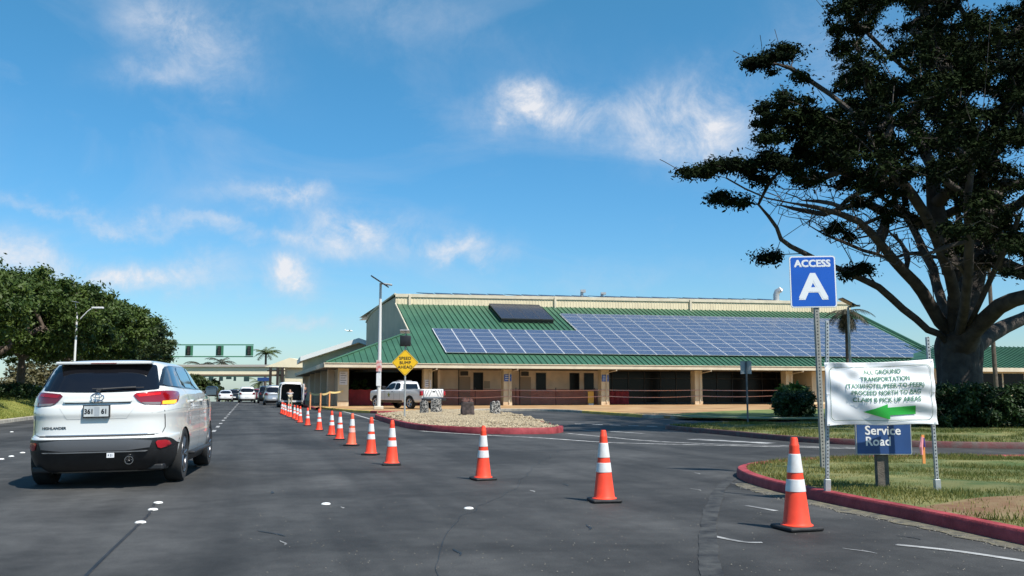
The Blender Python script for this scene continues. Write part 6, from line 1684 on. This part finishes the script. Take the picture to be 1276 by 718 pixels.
# bare fine twigs
MP2 = [(1000,215),(1060,235),(1110,260),(1160,275),(1210,300),(1260,330),(1260,360),(1180,345),(1110,330),(1060,318),(1010,290),(960,262),(930,245),(960,232)]
c_ = 0
while c_ < 480:
    x, y = random.uniform(920,1270), random.uniform(205,365)
    if not inpoly(x, y, MP2): continue
    sk.grow(tp_(x, y, random.uniform(-5.5,4)), trunkp, .22, .45); c_ += 1
for _ in range(420):
    i = random.randrange(len(tr)+120, len(sk.p)); q = sk.p[i]; d = (q-trunkp).normalized()*random.uniform(.3,.7)+Vector((random.uniform(-.4,.4),random.uniform(-.4,.4),random.uniform(-.1,.35)))
    sk.grow(q+d, trunkp, .2, .3)
for x0 in (1008,1016,1024,1034): sk.chain([tp_(1052,30,4), tp_((x0+1050)/2,15,4), tp_(x0,-12,4)], L5[-2])
sk.build('trunk', m_barkd, bt, tip=.010, ex=2.05, maxr=.74, sides=5, cap_=.29, trunk_n=len(tr), caps={**{n: .15*(1-.045*i) for i, n in enumerate(L1)}, **{n: .06 for n in L2b}, **{n: .24-.011*i for i, n in enumerate(L2)}, **{n: .26-.013*i for i, n in enumerate(L4)}, **{n: .26-.014*i for i, n in enumerate(L3)}}, mins={**{n: .30-.02*i for i, n in enumerate(L6)}, **{n: .34-.03*i for i, n in enumerate(L7)}})
# flare and fluted base of the trunk
mb = MB()
for k in range(9):
    a = 2*PI*k/9+.3; b0 = tp_(1197,526); b1 = tp_(1195,450); r0 = .62
    mb.tube(catmull([b0+Vector((math.cos(a)*1.15,math.sin(a)*1.0,-.55)), b0+Vector((math.cos(a)*.80,math.sin(a)*.7,.4)), b0.lerp(b1,.55)+Vector((math.cos(a+.3)*.44,math.sin(a+.3)*.44,0)), b1+Vector((math.cos(a+.6)*.50,math.sin(a+.6)*.46,.2)), b1+Vector((math.cos(a+.7)*.52,math.sin(a+.7)*.44,.65)), b1+Vector((math.cos(a+.8)*.40,math.sin(a+.8)*.35,1.1))], per=4), [.20,.22,.25,.28,.30,.31,.31,.31,.31,.31,.31,.31,.31,.31,.31,.30,.28,.26,.23,.20,.16], 10)
mb.build('root_flare', m_barkd, bt, smooth=True)
C_ = np.array([tuple(c) for c, r in cl]); R_ = np.array([(r*random.uniform(1.0,1.5), r*random.uniform(1.0,1.5), r*random.uniform(.6,.95)) for c, r in cl])
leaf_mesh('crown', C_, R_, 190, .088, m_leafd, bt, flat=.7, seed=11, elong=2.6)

# ------------------------------------------------------------------ left row of rounded trees
def round_tree(name, base, H, Rc, m, label, group, seed, ncl=150, nper=150, leaf=.26, trunk_r=.16, cat='tree', lean=0, squash=.62, crown_lo=.30, forked=True, lr=.55):
    rd_ = random.Random(seed); root = empty(name, base, 0, label, cat, group); s = Skel()
    s.chain([(0,0,-.1),(lean*.3,0,H*.12),(lean*.7,.05,H*.24),(lean,0,H*.32)]); t = s.p[-1].copy()
    for k in range(5):
        a = 2*PI*k/5+seed; s.chain([(lean+math.cos(a)*Rc*.18,math.sin(a)*Rc*.18,H*.42),(lean+math.cos(a)*Rc*.42,math.sin(a)*Rc*.42,H*.55)], 3)
    cs = []; lob = [(rd_.uniform(0,2*PI), rd_.uniform(.0,.8), rd_.uniform(.7,1.05)) for _ in range(9)]
    zc = H*(crown_lo+1)/2
    while len(cs) < ncl:
        a = rd_.uniform(0,2*PI); u = rd_.uniform(-.75,1); rr = math.sqrt(max(0,1-u*u)); f = rd_.uniform(.45,1)**.6
        w_ = 1+.22*mnoise.noise(Vector((math.cos(a)*rr*1.6+seed, math.sin(a)*rr*1.6, u*1.6)))
        p = Vector((lean+math.cos(a)*rr*Rc*f*w_, math.sin(a)*rr*Rc*f*w_, zc+u*(H-zc)*f*w_ if u > 0 else zc+u*(zc-H*crown_lo)*f*w_))
        cs.append((p, rd_.uniform(.45,.85)*lr))
    cs.sort(key=lambda q: (q[0]-t).length)
    for c, r in cs: s.grow(c, t, .12, 1.0, rd_)
    s.build('trunk', m_bark, root, tip=.02, ex=2.3, maxr=trunk_r, sides=5)
    C_ = np.array([tuple(c) for c, r in cs]); R_ = np.array([(r*1.25, r*1.25, r*.75) for c, r in cs])
    leaf_mesh('crown', C_, R_, nper, leaf, m, root, flat=.8, seed=seed, elong=1.9, droop=.3)
    return root
row = [(44,7.6,5.2,'leafy tree whose crown just enters the photo at the far left edge'),
       (55,8.0,5.8,'leafy tree with a visible trunk, first of the left row in full view'),
       (66,8.6,6.0,'leafy tree behind the curved-arm street lamp in the left row'),
       (78,9.0,6.2,'leafy tree just right of the street lamp, fourth of the left row'),
       (92,9.4,6.2,'leafy tree above the left half of the white suv, middle distance of the left row'),
       (107,9.3,5.6,'leafy tree farther along, before the end of the left row'),
       (123,8.8,4.8,'small looking leafy tree at the far right end of the left row')]
for i, (a_, H, Rc, lab) in enumerate(row):
    p = RB(-14.2+.5*(i % 2), a_); z = bankz(-14)
    round_tree('leafy_tree', (p.x, p.y, z-.03), H-z, Rc, m_leafg if i < 4 else m_leaff, lab, 'row of rounded trees along the left verge', 20+i, ncl=340 if i < 4 else 240, nper=260 if i < 4 else 170, leaf=.13+.015*i, trunk_r=.24, lean=(.6 if i == 1 else 0), lr=.9, crown_lo=.22)
# second trunk crossing at the left
# background trees and palms under the bridge
for px, Y, H, Rc, lab in ((243,150,4.6,3.6,'dark round tree beyond the road, left under the pedestrian bridge'),(256,172,4.2,3.0,'small dark tree beyond the road right of the round one')):
    p = at(px,487,Y); round_tree('distant_tree', (p.x,p.y,ground_z(Y)-.3), H, Rc, m_leaff, lab, 'distant trees under the bridge', int(px), ncl=70, nper=70, leaf=.45, lr=1.1)
def shrub(name, base, rx, ry, h, m, label, group, seed, n=60, nper=90, leaf=.09, cat='shrub', r=.3, boxy=False, spiky=False):
    rd_ = random.Random(seed); root = empty(name, base, 0, label, cat, group); cs = []; s = Skel(); s.chain([(0,0,-.05),(0,0,.25)])
    for _ in range(n):
        if boxy: p = Vector((rd_.uniform(-rx,rx), rd_.uniform(-ry,ry), rd_.uniform(.1,h)*(1 if rd_.random() < .6 else .98)))
        else:
            a = rd_.uniform(0,2*PI); u = rd_.random()**.5; p = Vector((math.cos(a)*u*rx, math.sin(a)*u*ry, h*(.12+.88*rd_.random()*math.sqrt(max(0,1-u*u*.8)))))
        cs.append((p, rd_.uniform(.7,1.2)*r))
    cs.sort(key=lambda q: q[0].length)
    for c, r_ in cs[::3]: s.grow(c, Vector((0,0,.1)), .1, .4, rd_)
    s.build('stems', m_bark, root, tip=.01, maxr=.05, sides=4)
    leaf_mesh('foliage', np.array([tuple(c) for c,_ in cs]), np.array([(q,q,q*.8) for _,q in cs]), nper, leaf, m, root, flat=.5, seed=seed, elong=1.8 if not spiky else 4)
    return root
q = gp(996, 520, .13); shrub('hedge', (q.x, q.y+.8, .13), .72, .7, 1.05, m_hedge, 'dark clipped bush beside the cream wall of the terminal', None, 71, 90, 120, .10, 'bush', .3, True)
q = gp(1010, 519, .13); shrub('shrub', (q.x-.1, q.y+2.5, .13), .75, .7, 1.55, m_lgreen, 'taller loose green shrub behind the dark clipped bush', None, 72, 60, 60, .26, 'shrub', .4, False, True)
# hedge round the foot of the big tree: separate bushes
for i, (px, Y, rx, h, lab) in enumerate(((1182,30.0,1.15,1.25,'dark bush left of the big tree trunk'),(1212,29.6,1.3,1.3,'dark bush in front of the big tree trunk'),(1246,29.4,1.3,1.28,'dark bush right of the big tree trunk'),(1284,29.4,1.4,1.3,'dark bush at the right edge of the photo'),(1160,31.2,.8,1.2,'dark bush partly hidden behind the banner'))):
    p = at(px, 500, Y); shrub('hedge_bush', (p.x, Y, .13), rx, 1.0, h, m_hedge, lab, 'dark bushes round the big tree', 80+i, 95, 130, .085, 'bush', .27, True)
for i, (a_, b_, h, lab) in enumerate(((54.5,-12.6,.8,'low green hedge bush at the left edge under the trees'),(57.5,-12.5,.85,'low green hedge bush in the middle of the left bank hedge'),(61,-12.6,.75,'low green hedge bush just left of the white suv'))):
    p = RB(b_, a_); shrub('low_hedge', (p.x, p.y, bankz(b_)-.05), .95, .7, h, m_lgreen if i == 2 else m_hedge, lab, 'low hedge on the left bank', 90+i, 55, 110, .09, 'bush', .26)
# brownish dry scrub beyond the car park
p = at(40, 470, 95); shrub('dry_scrub', (p.x, p.y, 1), 14, 3, 3.2, leafmat('dry_brown_leaves', (.07,.07,.03), (.15,.13,.06), .2), 'dry brownish scrub beyond the left car park', None, 97, 110, 90, .3, 'scrub', 1.1)

def palm(base, h, label, group=None, n=16, fl=2.2, trunk_r=.14, seed=0, dead=0, m=None, cat='palm', up=.5, wind=0, lean=0):
    rd_ = random.Random(seed); root = empty('palm_tree', base, 0, label, cat, group); mb = MB(); N_ = 8
    mb.tube([(lean*(i/N_)**1.5, .1*math.sin(i*.4), h*i/N_) for i in range(N_+1)], [trunk_r*(1.25-.35*i/N_) for i in range(N_+1)], 9, cap=False); mb.build('trunk', m_bark, root, smooth=True)
    V = []; Fq = []; tone = []
    for k in range(n+dead):
        isd = k >= n; a = 2*PI*k*.618*1+rd_.uniform(-.2,.2); el = rd_.uniform(-.1,up+.6) if not isd else rd_.uniform(-1.35,-.5); L_ = fl*rd_.uniform(.8,1.1)*(.8 if isd else 1)
        p = Vector((lean,0,h)); d = Vector((math.cos(a)*math.cos(el)+wind, math.sin(a)*math.cos(el), math.sin(el))).normalized(); pts = [p.copy()]; m_ = 14
        for i in range(m_): d = (d+Vector((wind*.08,0,-.085-.03*i/m_))).normalized(); p = p+d*L_/m_; pts.append(p.copy())
        for i in range(1, m_+1):
            t = (pts[i]-pts[i-1]).normalized(); s = t.cross(Vector((0,0,1)));
            if s.length < .01: s = Vector((1,0,0))
            s.normalize(); w_ = L_*.22*math.sin(PI*(.12+.85*i/(m_+1)))
            for sgn in (-1,1):
                for q in (0,.5):
                    b0 = pts[i-1].lerp(pts[i], q); tip = b0+s*sgn*w_+t*w_*.55+Vector((0,0,-w_*rd_.uniform(.25,.75))); ww = t*L_/m_*.22
                    n0 = len(V); V += [tuple(b0-ww), tuple(b0+ww), tuple(tip+ww*.15), tuple(tip-ww*.15)]; Fq.append((n0,n0+1,n0+2,n0+3)); tone += [rd_.random()]*4
    arrays_mesh('fronds', np.array(V), np.array(Fq), m or m_palmg, np.array(tone), root); return root
m_palmg = leafmat('palm_fronds', (.035,.060,.014), (.12,.15,.04), .25); m_palmd = leafmat('dry_palm_fronds', (.020,.022,.012), (.075,.065,.035), .15)
p = at(1057, 450, 50); palm((p.x, 50, .12), at(1057,388,50).z-.12, 'drooping palm with hanging dry fronds behind the blue access sign', n=14, fl=1.5, dead=34, trunk_r=.09, seed=4, m=m_palmd, up=-.1)
p = at(331, 452, 165); palm((p.x,165,-1), at(0,441,165).z+1, 'bright windswept palm above the bridge stair tower', 'distant palms', 18, 2.9, .2, 5, wind=.15)
for i, (px, py, Y, lab) in enumerate(((250,452,190,'small palm crown just above the pedestrian bridge, left one'),(272,449,190,'larger palm crown above the middle of the pedestrian bridge'),(281,489,175,'low palm seen between the two distant white cars'),(322,474,185,'palm seen under the right end of the bridge'))):
    p = at(px, py, Y); palm((p.x,Y,-2), max(1.5, p.z+2-.5), lab, 'distant palms', 14, 3.6 if i < 3 else 3.0, .15, 30+i, wind=.1, m=m_palmd if i in (0,1) else m_palmg, lean=.8 if i == 1 else .2)
p = at(262,480,190); 
p = at(1242, 490, 60); palm((p.x,60,.1), 12.5, 'slender palm trunk in front of the right wing, crown lost in the big tree', None, 12, 2.0, .12, 51, m=m_palmd)
# planting glimpsed in the passage
p = P_(uu(447,80), WA+2.6, .13); shrub('passage_plant', p, .9, .6, 2.6, m_lgreen, 'sunlit leafy plant standing in the dark passage left of the pickup', None, 61, 40, 50, .2, 'plant', .3)

# ------------------------------------------------------------------ people by the van
def person(label, joints, radii, mats_, loc, rz, clothes):
    """joints: dict name->(parent, xyz); skin modifier body, clothes as vertex-group-free separate skins"""
    root = empty('person', loc, rz, label, 'person')
    def skin(name, names, m, rs, grow=0):
        me = bpy.data.meshes.new(name); idx = {n: i for i, n in enumerate(names)}
        vs = [joints[n][1] for n in names]; es = [(idx[n], idx[joints[n][0]]) for n in names if joints[n][0] in idx]
        me.from_pydata(vs, es, []); o = link(name, me, root); me.materials.append(m)
        md = o.modifiers.new('skin', 'SKIN'); md.use_smooth_shade = True; sv = me.skin_vertices[0].data
        for n in names: sv[idx[n]].radius = (rs[n]+grow, rs[n]+grow)
        rt = names[0]; 
        for n in names: sv[idx[n]].use_root = (n == rt)
        sb = o.modifiers.new('sub', 'SUBSURF'); sb.levels = 1; sb.render_levels = 1; return o
    skin('body', list(joints), mats_['skin'], radii)
    for nm, names, m, g in clothes: skin(nm, names, m, radii, g)
    return root
m_skin = mat('skin', (.32,.18,.12), .6); m_gshirt = mat('grey_shirt', (.33,.33,.35), .9, var=.1, vscale=12); m_khaki = mat('khaki_trousers', (.40,.35,.25), .9, var=.1, vscale=10)
m_navyc = mat('dark_clothes', (.03,.028,.045), .9); m_hair = mat('dark_hair', (.02,.015,.012), .8); m_shoe = mat('pale_shoes', (.5,.5,.5), .7)
def humanoid(bend=0.0, step=.15, reach=False, H=1.7):
    s = H/1.7; pel = Vector((0,0,.93*s)); d = Vector((0, math.sin(bend), math.cos(bend)))
    J = {'pelvis': (None, pel), 'waist': ('pelvis', pel+d*.16*s), 'chest': ('waist', pel+d*.36*s), 'neck': ('chest', pel+d*.52*s)}
    hd0 = Vector((0, math.sin(bend*.6), math.cos(bend*.6))); J['chin'] = ('neck', J['neck'][1]+hd0*.08*s); J['head'] = ('chin', J['neck'][1]+hd0*.17*s+Vector((0,.02,0))); J['crown'] = ('head', J['head'][1]+hd0*.07*s)
    for sg, n in ((-1,'l'),(1,'r')):
        sh = J['chest'][1]+d*.09*s+Vector((sg*.19*s,0,0)); J['sh'+n] = ('chest', sh)
        fw = Vector((sg*.05, .28, -.08)) if reach else Vector((sg*.05,.02,-.27)); J['el'+n] = ('sh'+n, sh+fw*s)
        fw2 = Vector((0,.24,.02)) if reach else Vector((0,.06,-.24)); J['wr'+n] = ('el'+n, J['el'+n][1]+fw2*s); 
        hv = (J['wr'+n][1]-J['el'+n][1]).normalized(); J['palm'+n] = ('wr'+n, J['wr'+n][1]+hv*.07*s)
        for k in range(4): 
            b = J['palm'+n][1]+Vector(((k-1.5)*.02, 0, 0)); J['f%d%s' % (k,n)] = ('palm'+n, b+hv*(.05+.01*(k in (1,2)))*s+Vector((0,.0,-.01)))
        J['th'+n] = ('palm'+n, J['palm'+n][1]+Vector((-sg*.05,.02,.0)))
        hp = pel+Vector((sg*.09*s,0,-.05*s)); J['hip'+n] = ('pelvis', hp); J['kn'+n] = ('hip'+n, Vector((sg*.10*s, sg*step*.5+.02, .49*s))); J['an'+n] = ('kn'+n, Vector((sg*.10*s, sg*step, .08*s))); J['toe'+n] = ('an'+n, Vector((sg*.11*s, sg*step+.17, .04*s)))
    R = {}
    for n in J:
        R[n] = {'pelvis':.13,'waist':.115,'chest':.135,'neck':.055,'chin':.07,'head':.095,'crown':.07}.get(n)
        if R[n] is None: R[n] = .055 if n[:2] == 'sh' else .042 if n[:2] == 'el' else .028 if n[:2] == 'wr' else .035 if n[:4] == 'palm' else .085 if n[:3] == 'hip' else .06 if n[:2] == 'kn' else .042 if n[:2] == 'an' else .036 if n[:3] == 'toe' else .010
        R[n] *= s
    return J, R
def clothes_for(J, top, bot, shoe):
    up = ['chest','waist','pelvis','shl','ell','shr','elr']; lo = ['pelvis','hipl','knl','anl','hipr','knr','anr']
    return [('shirt', up, top, .014), ('trousers', lo, bot, .016), ('shoe', ['anl','toel'], shoe, .012), ('shoe', ['anr','toer'], shoe, .012), ('hair', ['head','crown'], m_hair, .012)]
J, R = humanoid(bend=1.05, reach=True, step=.12); J = {k: (v[0], tuple(v[1])) for k, v in J.items()}
vp = van.location; hv_ = RA
def vloc(x, y): return Vector((vp.x+x*math.cos(hv_)-y*math.sin(hv_), vp.y+x*math.sin(hv_)+y*math.cos(hv_), 0))
person('person in a grey top and khaki trousers leaning into the open white van', J, R, {'skin': m_skin}, vloc(-.10,-3.15), hv_, clothes_for(J, m_gshirt, m_khaki, m_shoe))
J, R = humanoid(bend=.08, step=.22, H=1.72); J = {k: (v[0], tuple(v[1])) for k, v in J.items()}
q = P_(-1.15, 6.4, .13); person('person in dark clothes walking in the shade beside the taped posts', J, R, {'skin': m_skin}, (q.x, q.y, .13), RA+.5, clothes_for(J, m_navyc, mat('dark_purple_trousers', (.05,.03,.08), .9), m_shoe))

# ------------------------------------------------------------------ grass blades and gravel
def blades(name, poly, n, h, wd, z, m, seed, holes=None, label=None, dens=None):
    rg = np.random.default_rng(seed); P = [(p.x, p.y) for p in poly]; A = np.array(P); lo, hi = A.min(0), A.max(0)
    hi = np.minimum(hi, [16, 60]); pts = []
    X = rg.uniform(lo[0], hi[0], n*4); Y = rg.uniform(lo[1], hi[1], n*4); ins = np.zeros(len(X), bool); j = len(P)-1
    for i in range(len(P)):
        x0, y0, x1, y1 = P[i][0], P[i][1], P[j][0], P[j][1]
        if y0 != y1:
            c = ((y0 > Y) != (y1 > Y)) & (X < (x1-x0)*(Y-y0)/(y1-y0)+x0); ins ^= c
        j = i
    X, Y = X[ins][:n], Y[ins][:n]
    if holes is not None:
        H = [(p.x, p.y) for p in holes]; hin = np.zeros(len(X), bool); j = len(H)-1
        for i in range(len(H)):
            x0, y0, x1, y1 = H[i][0], H[i][1], H[j][0], H[j][1]
            if y0 != y1: hin ^= ((y0 > Y) != (y1 > Y)) & (X < (x1-x0)*(Y-y0)/(y1-y0)+x0)
            j = i
        keep = ~hin | (rg.random(len(X)) < .22); X, Y = X[keep], Y[keep]
    dn = np.array([mnoise.noise(Vector((x*.55, y*.55, 7)))+.5*mnoise.noise(Vector((x*1.9, y*1.9, 2))) for x, y in zip(X, Y)])
    keep = rg.random(len(X)) < np.clip(.70+1.1*dn, .12, 1); X, Y, dn = X[keep], Y[keep], dn[keep]; k = len(X)
    a = rg.uniform(0, 2*PI, k); hh = h*(.5+rg.random(k))*(1+.7*np.clip(dn,-.5,.8)); ln = hh*.7*rg.random(k); b = rg.uniform(0, 2*PI, k)
    sx, sy = np.cos(a)*wd, np.sin(a)*wd; Z = np.full(k, z)
    V = np.stack([np.stack([X-sx, Y-sy, Z], 1), np.stack([X+sx, Y+sy, Z], 1), np.stack([X+np.cos(b)*ln, Y+np.sin(b)*ln, Z+hh], 1)], 1).reshape(-1,3)
    tone = np.clip(.45-dn*.6+rg.normal(0,.22,k), 0, 1)
    o = arrays_mesh(name, V, np.arange(k*3).reshape(-1,3), m, np.repeat(tone, 3)); tag(o, label, None, None, 'stuff'); return o
m_blade = leafmat('grass_blade', (.065,.10,.014), (.33,.28,.09), .35, .6)
NEARP = [p for p in NEAR_IN]
blades('grass', NEARP, 130000, .045, .006, .125, m_blade, 3, holes=soil, label='patchy short green and straw grass on the near right island')
V_, T_ = cdt_fill([(p.x, p.y) for p in soil], .15); PI_ = [Vector((p.x, p.y)) for p in NEAR_IN]
MB().add([(v.x, v.y, .108+.05*min(1, min((v-p).length for p in PI_)/1.5)+.05*min(1, min((v-p).length for p in PI_)/1.5)*mnoise.noise(Vector((v.x*.9, v.y*.9, 3)))) for v in V_], T_).build('bare_soil', m_soil, kind='structure', smooth=True)
blades('grass', MED_IN, 60000, .07, .012, .12, m_blade, 5, label='short shaded grass on the median behind the signs')
# verge grass
V0 = [RB(-9.7,18), RB(-9.7,70), RB(-13.5,70), RB(-13.5,18)]
def verge_blades():
    rg = np.random.default_rng(9); k = 60000; b = -9.66-rg.random(k)**1.2*5; a = 20+rg.random(k)**1.3*55
    X = b*RC-a*RS; Y = b*RS+a*RC; Z = np.array([bankz(q) for q in b]); an = rg.uniform(0,2*PI,k); wd = .012; hh = .07*(.5+rg.random(k))
    V = np.stack([np.stack([X-np.cos(an)*wd,Y-np.sin(an)*wd,Z-.02],1), np.stack([X+np.cos(an)*wd,Y+np.sin(an)*wd,Z-.02],1), np.stack([X+rg.normal(0,.03,k),Y+rg.normal(0,.03,k),Z+hh],1)],1).reshape(-1,3)
    o = arrays_mesh('verge_grass', V, np.arange(k*3).reshape(-1,3), leafmat('verge_blade', (.12,.17,.02), (.34,.32,.08), .35, .6), np.repeat(rg.random(k),3)); tag(o, 'bright yellowish green grass on the left bank', None, None, 'stuff')
verge_blades()
def stones(name, poly, n, r0, r1, z, m, seed, label, zf=None):
    rd_ = random.Random(seed); P = [(p.x,p.y) for p in poly]; xs = [p[0] for p in P]; ys = [p[1] for p in P]; mb = MB(); c = 0
    while c < n:
        x, y = rd_.uniform(min(xs),max(xs)), rd_.uniform(min(ys),max(ys))
        if not inpoly(x, y, P): continue
        r = rd_.uniform(r0, r1); q = [Vector((rd_.gauss(0,1),rd_.gauss(0,1),rd_.gauss(0,.7))).normalized()*r for _ in range(2)]
        a = rd_.uniform(0,PI); zz_ = z + .12*min(1, min(math.hypot(x-p[0], y-p[1]) for p in P[::4])/1.5)
        pts = [Vector((math.cos(a+k*PI/2)*r*rd_.uniform(.7,1.1), math.sin(a+k*PI/2)*r*rd_.uniform(.7,1.1), 0)) for k in range(4)]
        o_ = Vector((x,y,zz_)); mb.add([o_+p for p in pts]+[o_+Vector((0,0,r*.8)), o_-Vector((0,0,r*.5))], [(0,1,4),(1,2,4),(2,3,4),(3,0,4),(1,0,5),(2,1,5),(3,2,5),(0,3,5)]); c += 1
    tag(mb.build(name, m), label, None, None, 'stuff')
stones('gravel', GRAV_IN, 9000, .02, .07, .17, m_gravel, 4, 'tan gravel covering the red kerbed island')
# crumbs of grit beside the near kerb
def grit():
    rd_ = random.Random(3); mb = MB(); P = catmull([gp(x, y) for x, y in [(1276,686),(1150,657),(1050,637),(990,624),(950,614),(924,605)]], per=20)
    for _ in range(700):
        p = rd_.choice(P)+Vector((rd_.gauss(0,.05), -abs(rd_.gauss(0,.13)), 0)); r = rd_.uniform(.003,.012)
        mb.add([p+Vector((r,0,.004)), p+Vector((0,r,.004)), p+Vector((-r,0,.004)), p+Vector((0,-r,.004)), p+Vector((0,0,.004+r))], [(0,1,4),(1,2,4),(2,3,4),(3,0,4)])
    for _ in range(500):
        p = gp(rd_.uniform(300,1250), 600+rd_.random()**.6*115); r = rd_.uniform(.002,.007)
        mb.add([p+Vector((r,0,.003)), p+Vector((0,r,.003)), p+Vector((-r,0,.003)), p+Vector((0,-r,.003)), p+Vector((0,0,.003+r))], [(0,1,4),(1,2,4),(2,3,4),(3,0,4)])
    tag(mb.build('road_grit', mat('pale_grit', (.17,.155,.13), .9, var=.3, vscale=90)), 'pale grit and crumbs scattered on the asphalt by the kerb', None, None, 'stuff')
grit()
rs_ = random.Random(12)
for i_ in range(16):
    x, y = rs_.uniform(330,1180), rs_.uniform(585,700); L_ = rs_.uniform(.1,.5); a0 = RA+rs_.uniform(-.5,.5)+PI/2; p0 = gp(x, y, .004)
    mb = MB(); n_ = 10
    for j in range(n_+1):
        t = j/n_; q = p0+Vector((math.cos(a0)*L_*t+.02*math.sin(5*t), math.sin(a0)*L_*t, 0)); w0 = .012*math.sin(PI*t)*rs_.uniform(.4,1.4)+.002; s_ = Vector((-math.sin(a0), math.cos(a0), 0))*w0
        mb.v += [tuple(q+s_), tuple(q-s_)]
    mb.f = [(2*j,2*j+1,2*j+3,2*j+2) for j in range(n_)]; mb.mi = [0]*n_; mb.build('pavement_scuff', m_worn if i_ % 3 else m_tar, kind='structure')
for k_, pts_ in enumerate(([(700,560),(660,585),(640,610),(590,636),(560,660),(545,700),(548,730)],)):
    P = catmull([gp(x, y, .0035) for x, y in pts_], per=16); mb = MB(); n_ = len(P)
    for i_, p in enumerate(P):
        p = p+Vector((.10*mnoise.noise(p*1.7),.10*mnoise.noise(p*1.7+Vector((5,0,0))),0)); w0 = .002+.003*abs(mnoise.noise(p*4)); t = P[min(i_+1,n_-1)]-P[max(i_-1,0)]; t.normalize(); s_ = Vector((-t.y,t.x,0))*w0
        mb.v += [tuple(p+s_), tuple(p-s_)]
    mb.f = [(2*j,2*j+1,2*j+3,2*j+2) for j in range(n_-1)]; mb.mi = [0]*(n_-1); mb.build('asphalt_crack', m_tar, kind='structure')

# small white aircraft low in the sky left of the terminal
q = at(435, 412.5, 900); root = empty('aircraft', q, math.radians(-70), 'tiny white aircraft flying low in the sky left of the terminal', 'aircraft')
m_air = mat('white_aircraft_paint', (.8,.8,.8), .4)
MB().tube([(0,3.6,0),(0,3.0,.05),(0,1.2,.1),(0,-1.5,.1),(0,-4.2,.35)], [.15,.55,.75,.65,.15], 12).build('fuselage', m_air, root, smooth=True)
for sg in (-1, 1):
    MB().add([(0,1.2,.5),(sg*5,.7,.8),(sg*5,-.3,.8),(0,-.4,.5),(0,1.2,.62),(sg*5,.7,.86),(sg*5,-.3,.86),(0,-.4,.62)], [(0,1,2,3),(7,6,5,4),(0,4,5,1),(1,5,6,2),(2,6,7,3),(3,7,4,0)]).build('wing', m_air, root)
    MB().add([(0,-3.4,.4),(sg*1.6,-3.8,.45),(sg*1.6,-4.3,.45),(0,-4.3,.4),(0,-3.4,.46),(sg*1.6,-3.8,.5),(sg*1.6,-4.3,.5),(0,-4.3,.46)], [(0,1,2,3),(7,6,5,4),(0,4,5,1),(1,5,6,2),(2,6,7,3),(3,7,4,0)]).build('tailplane', m_air, root)
MB().box((-.06,-4.4,.3),(.06,-3.5,1.7)).build('tail_fin', m_air, root)
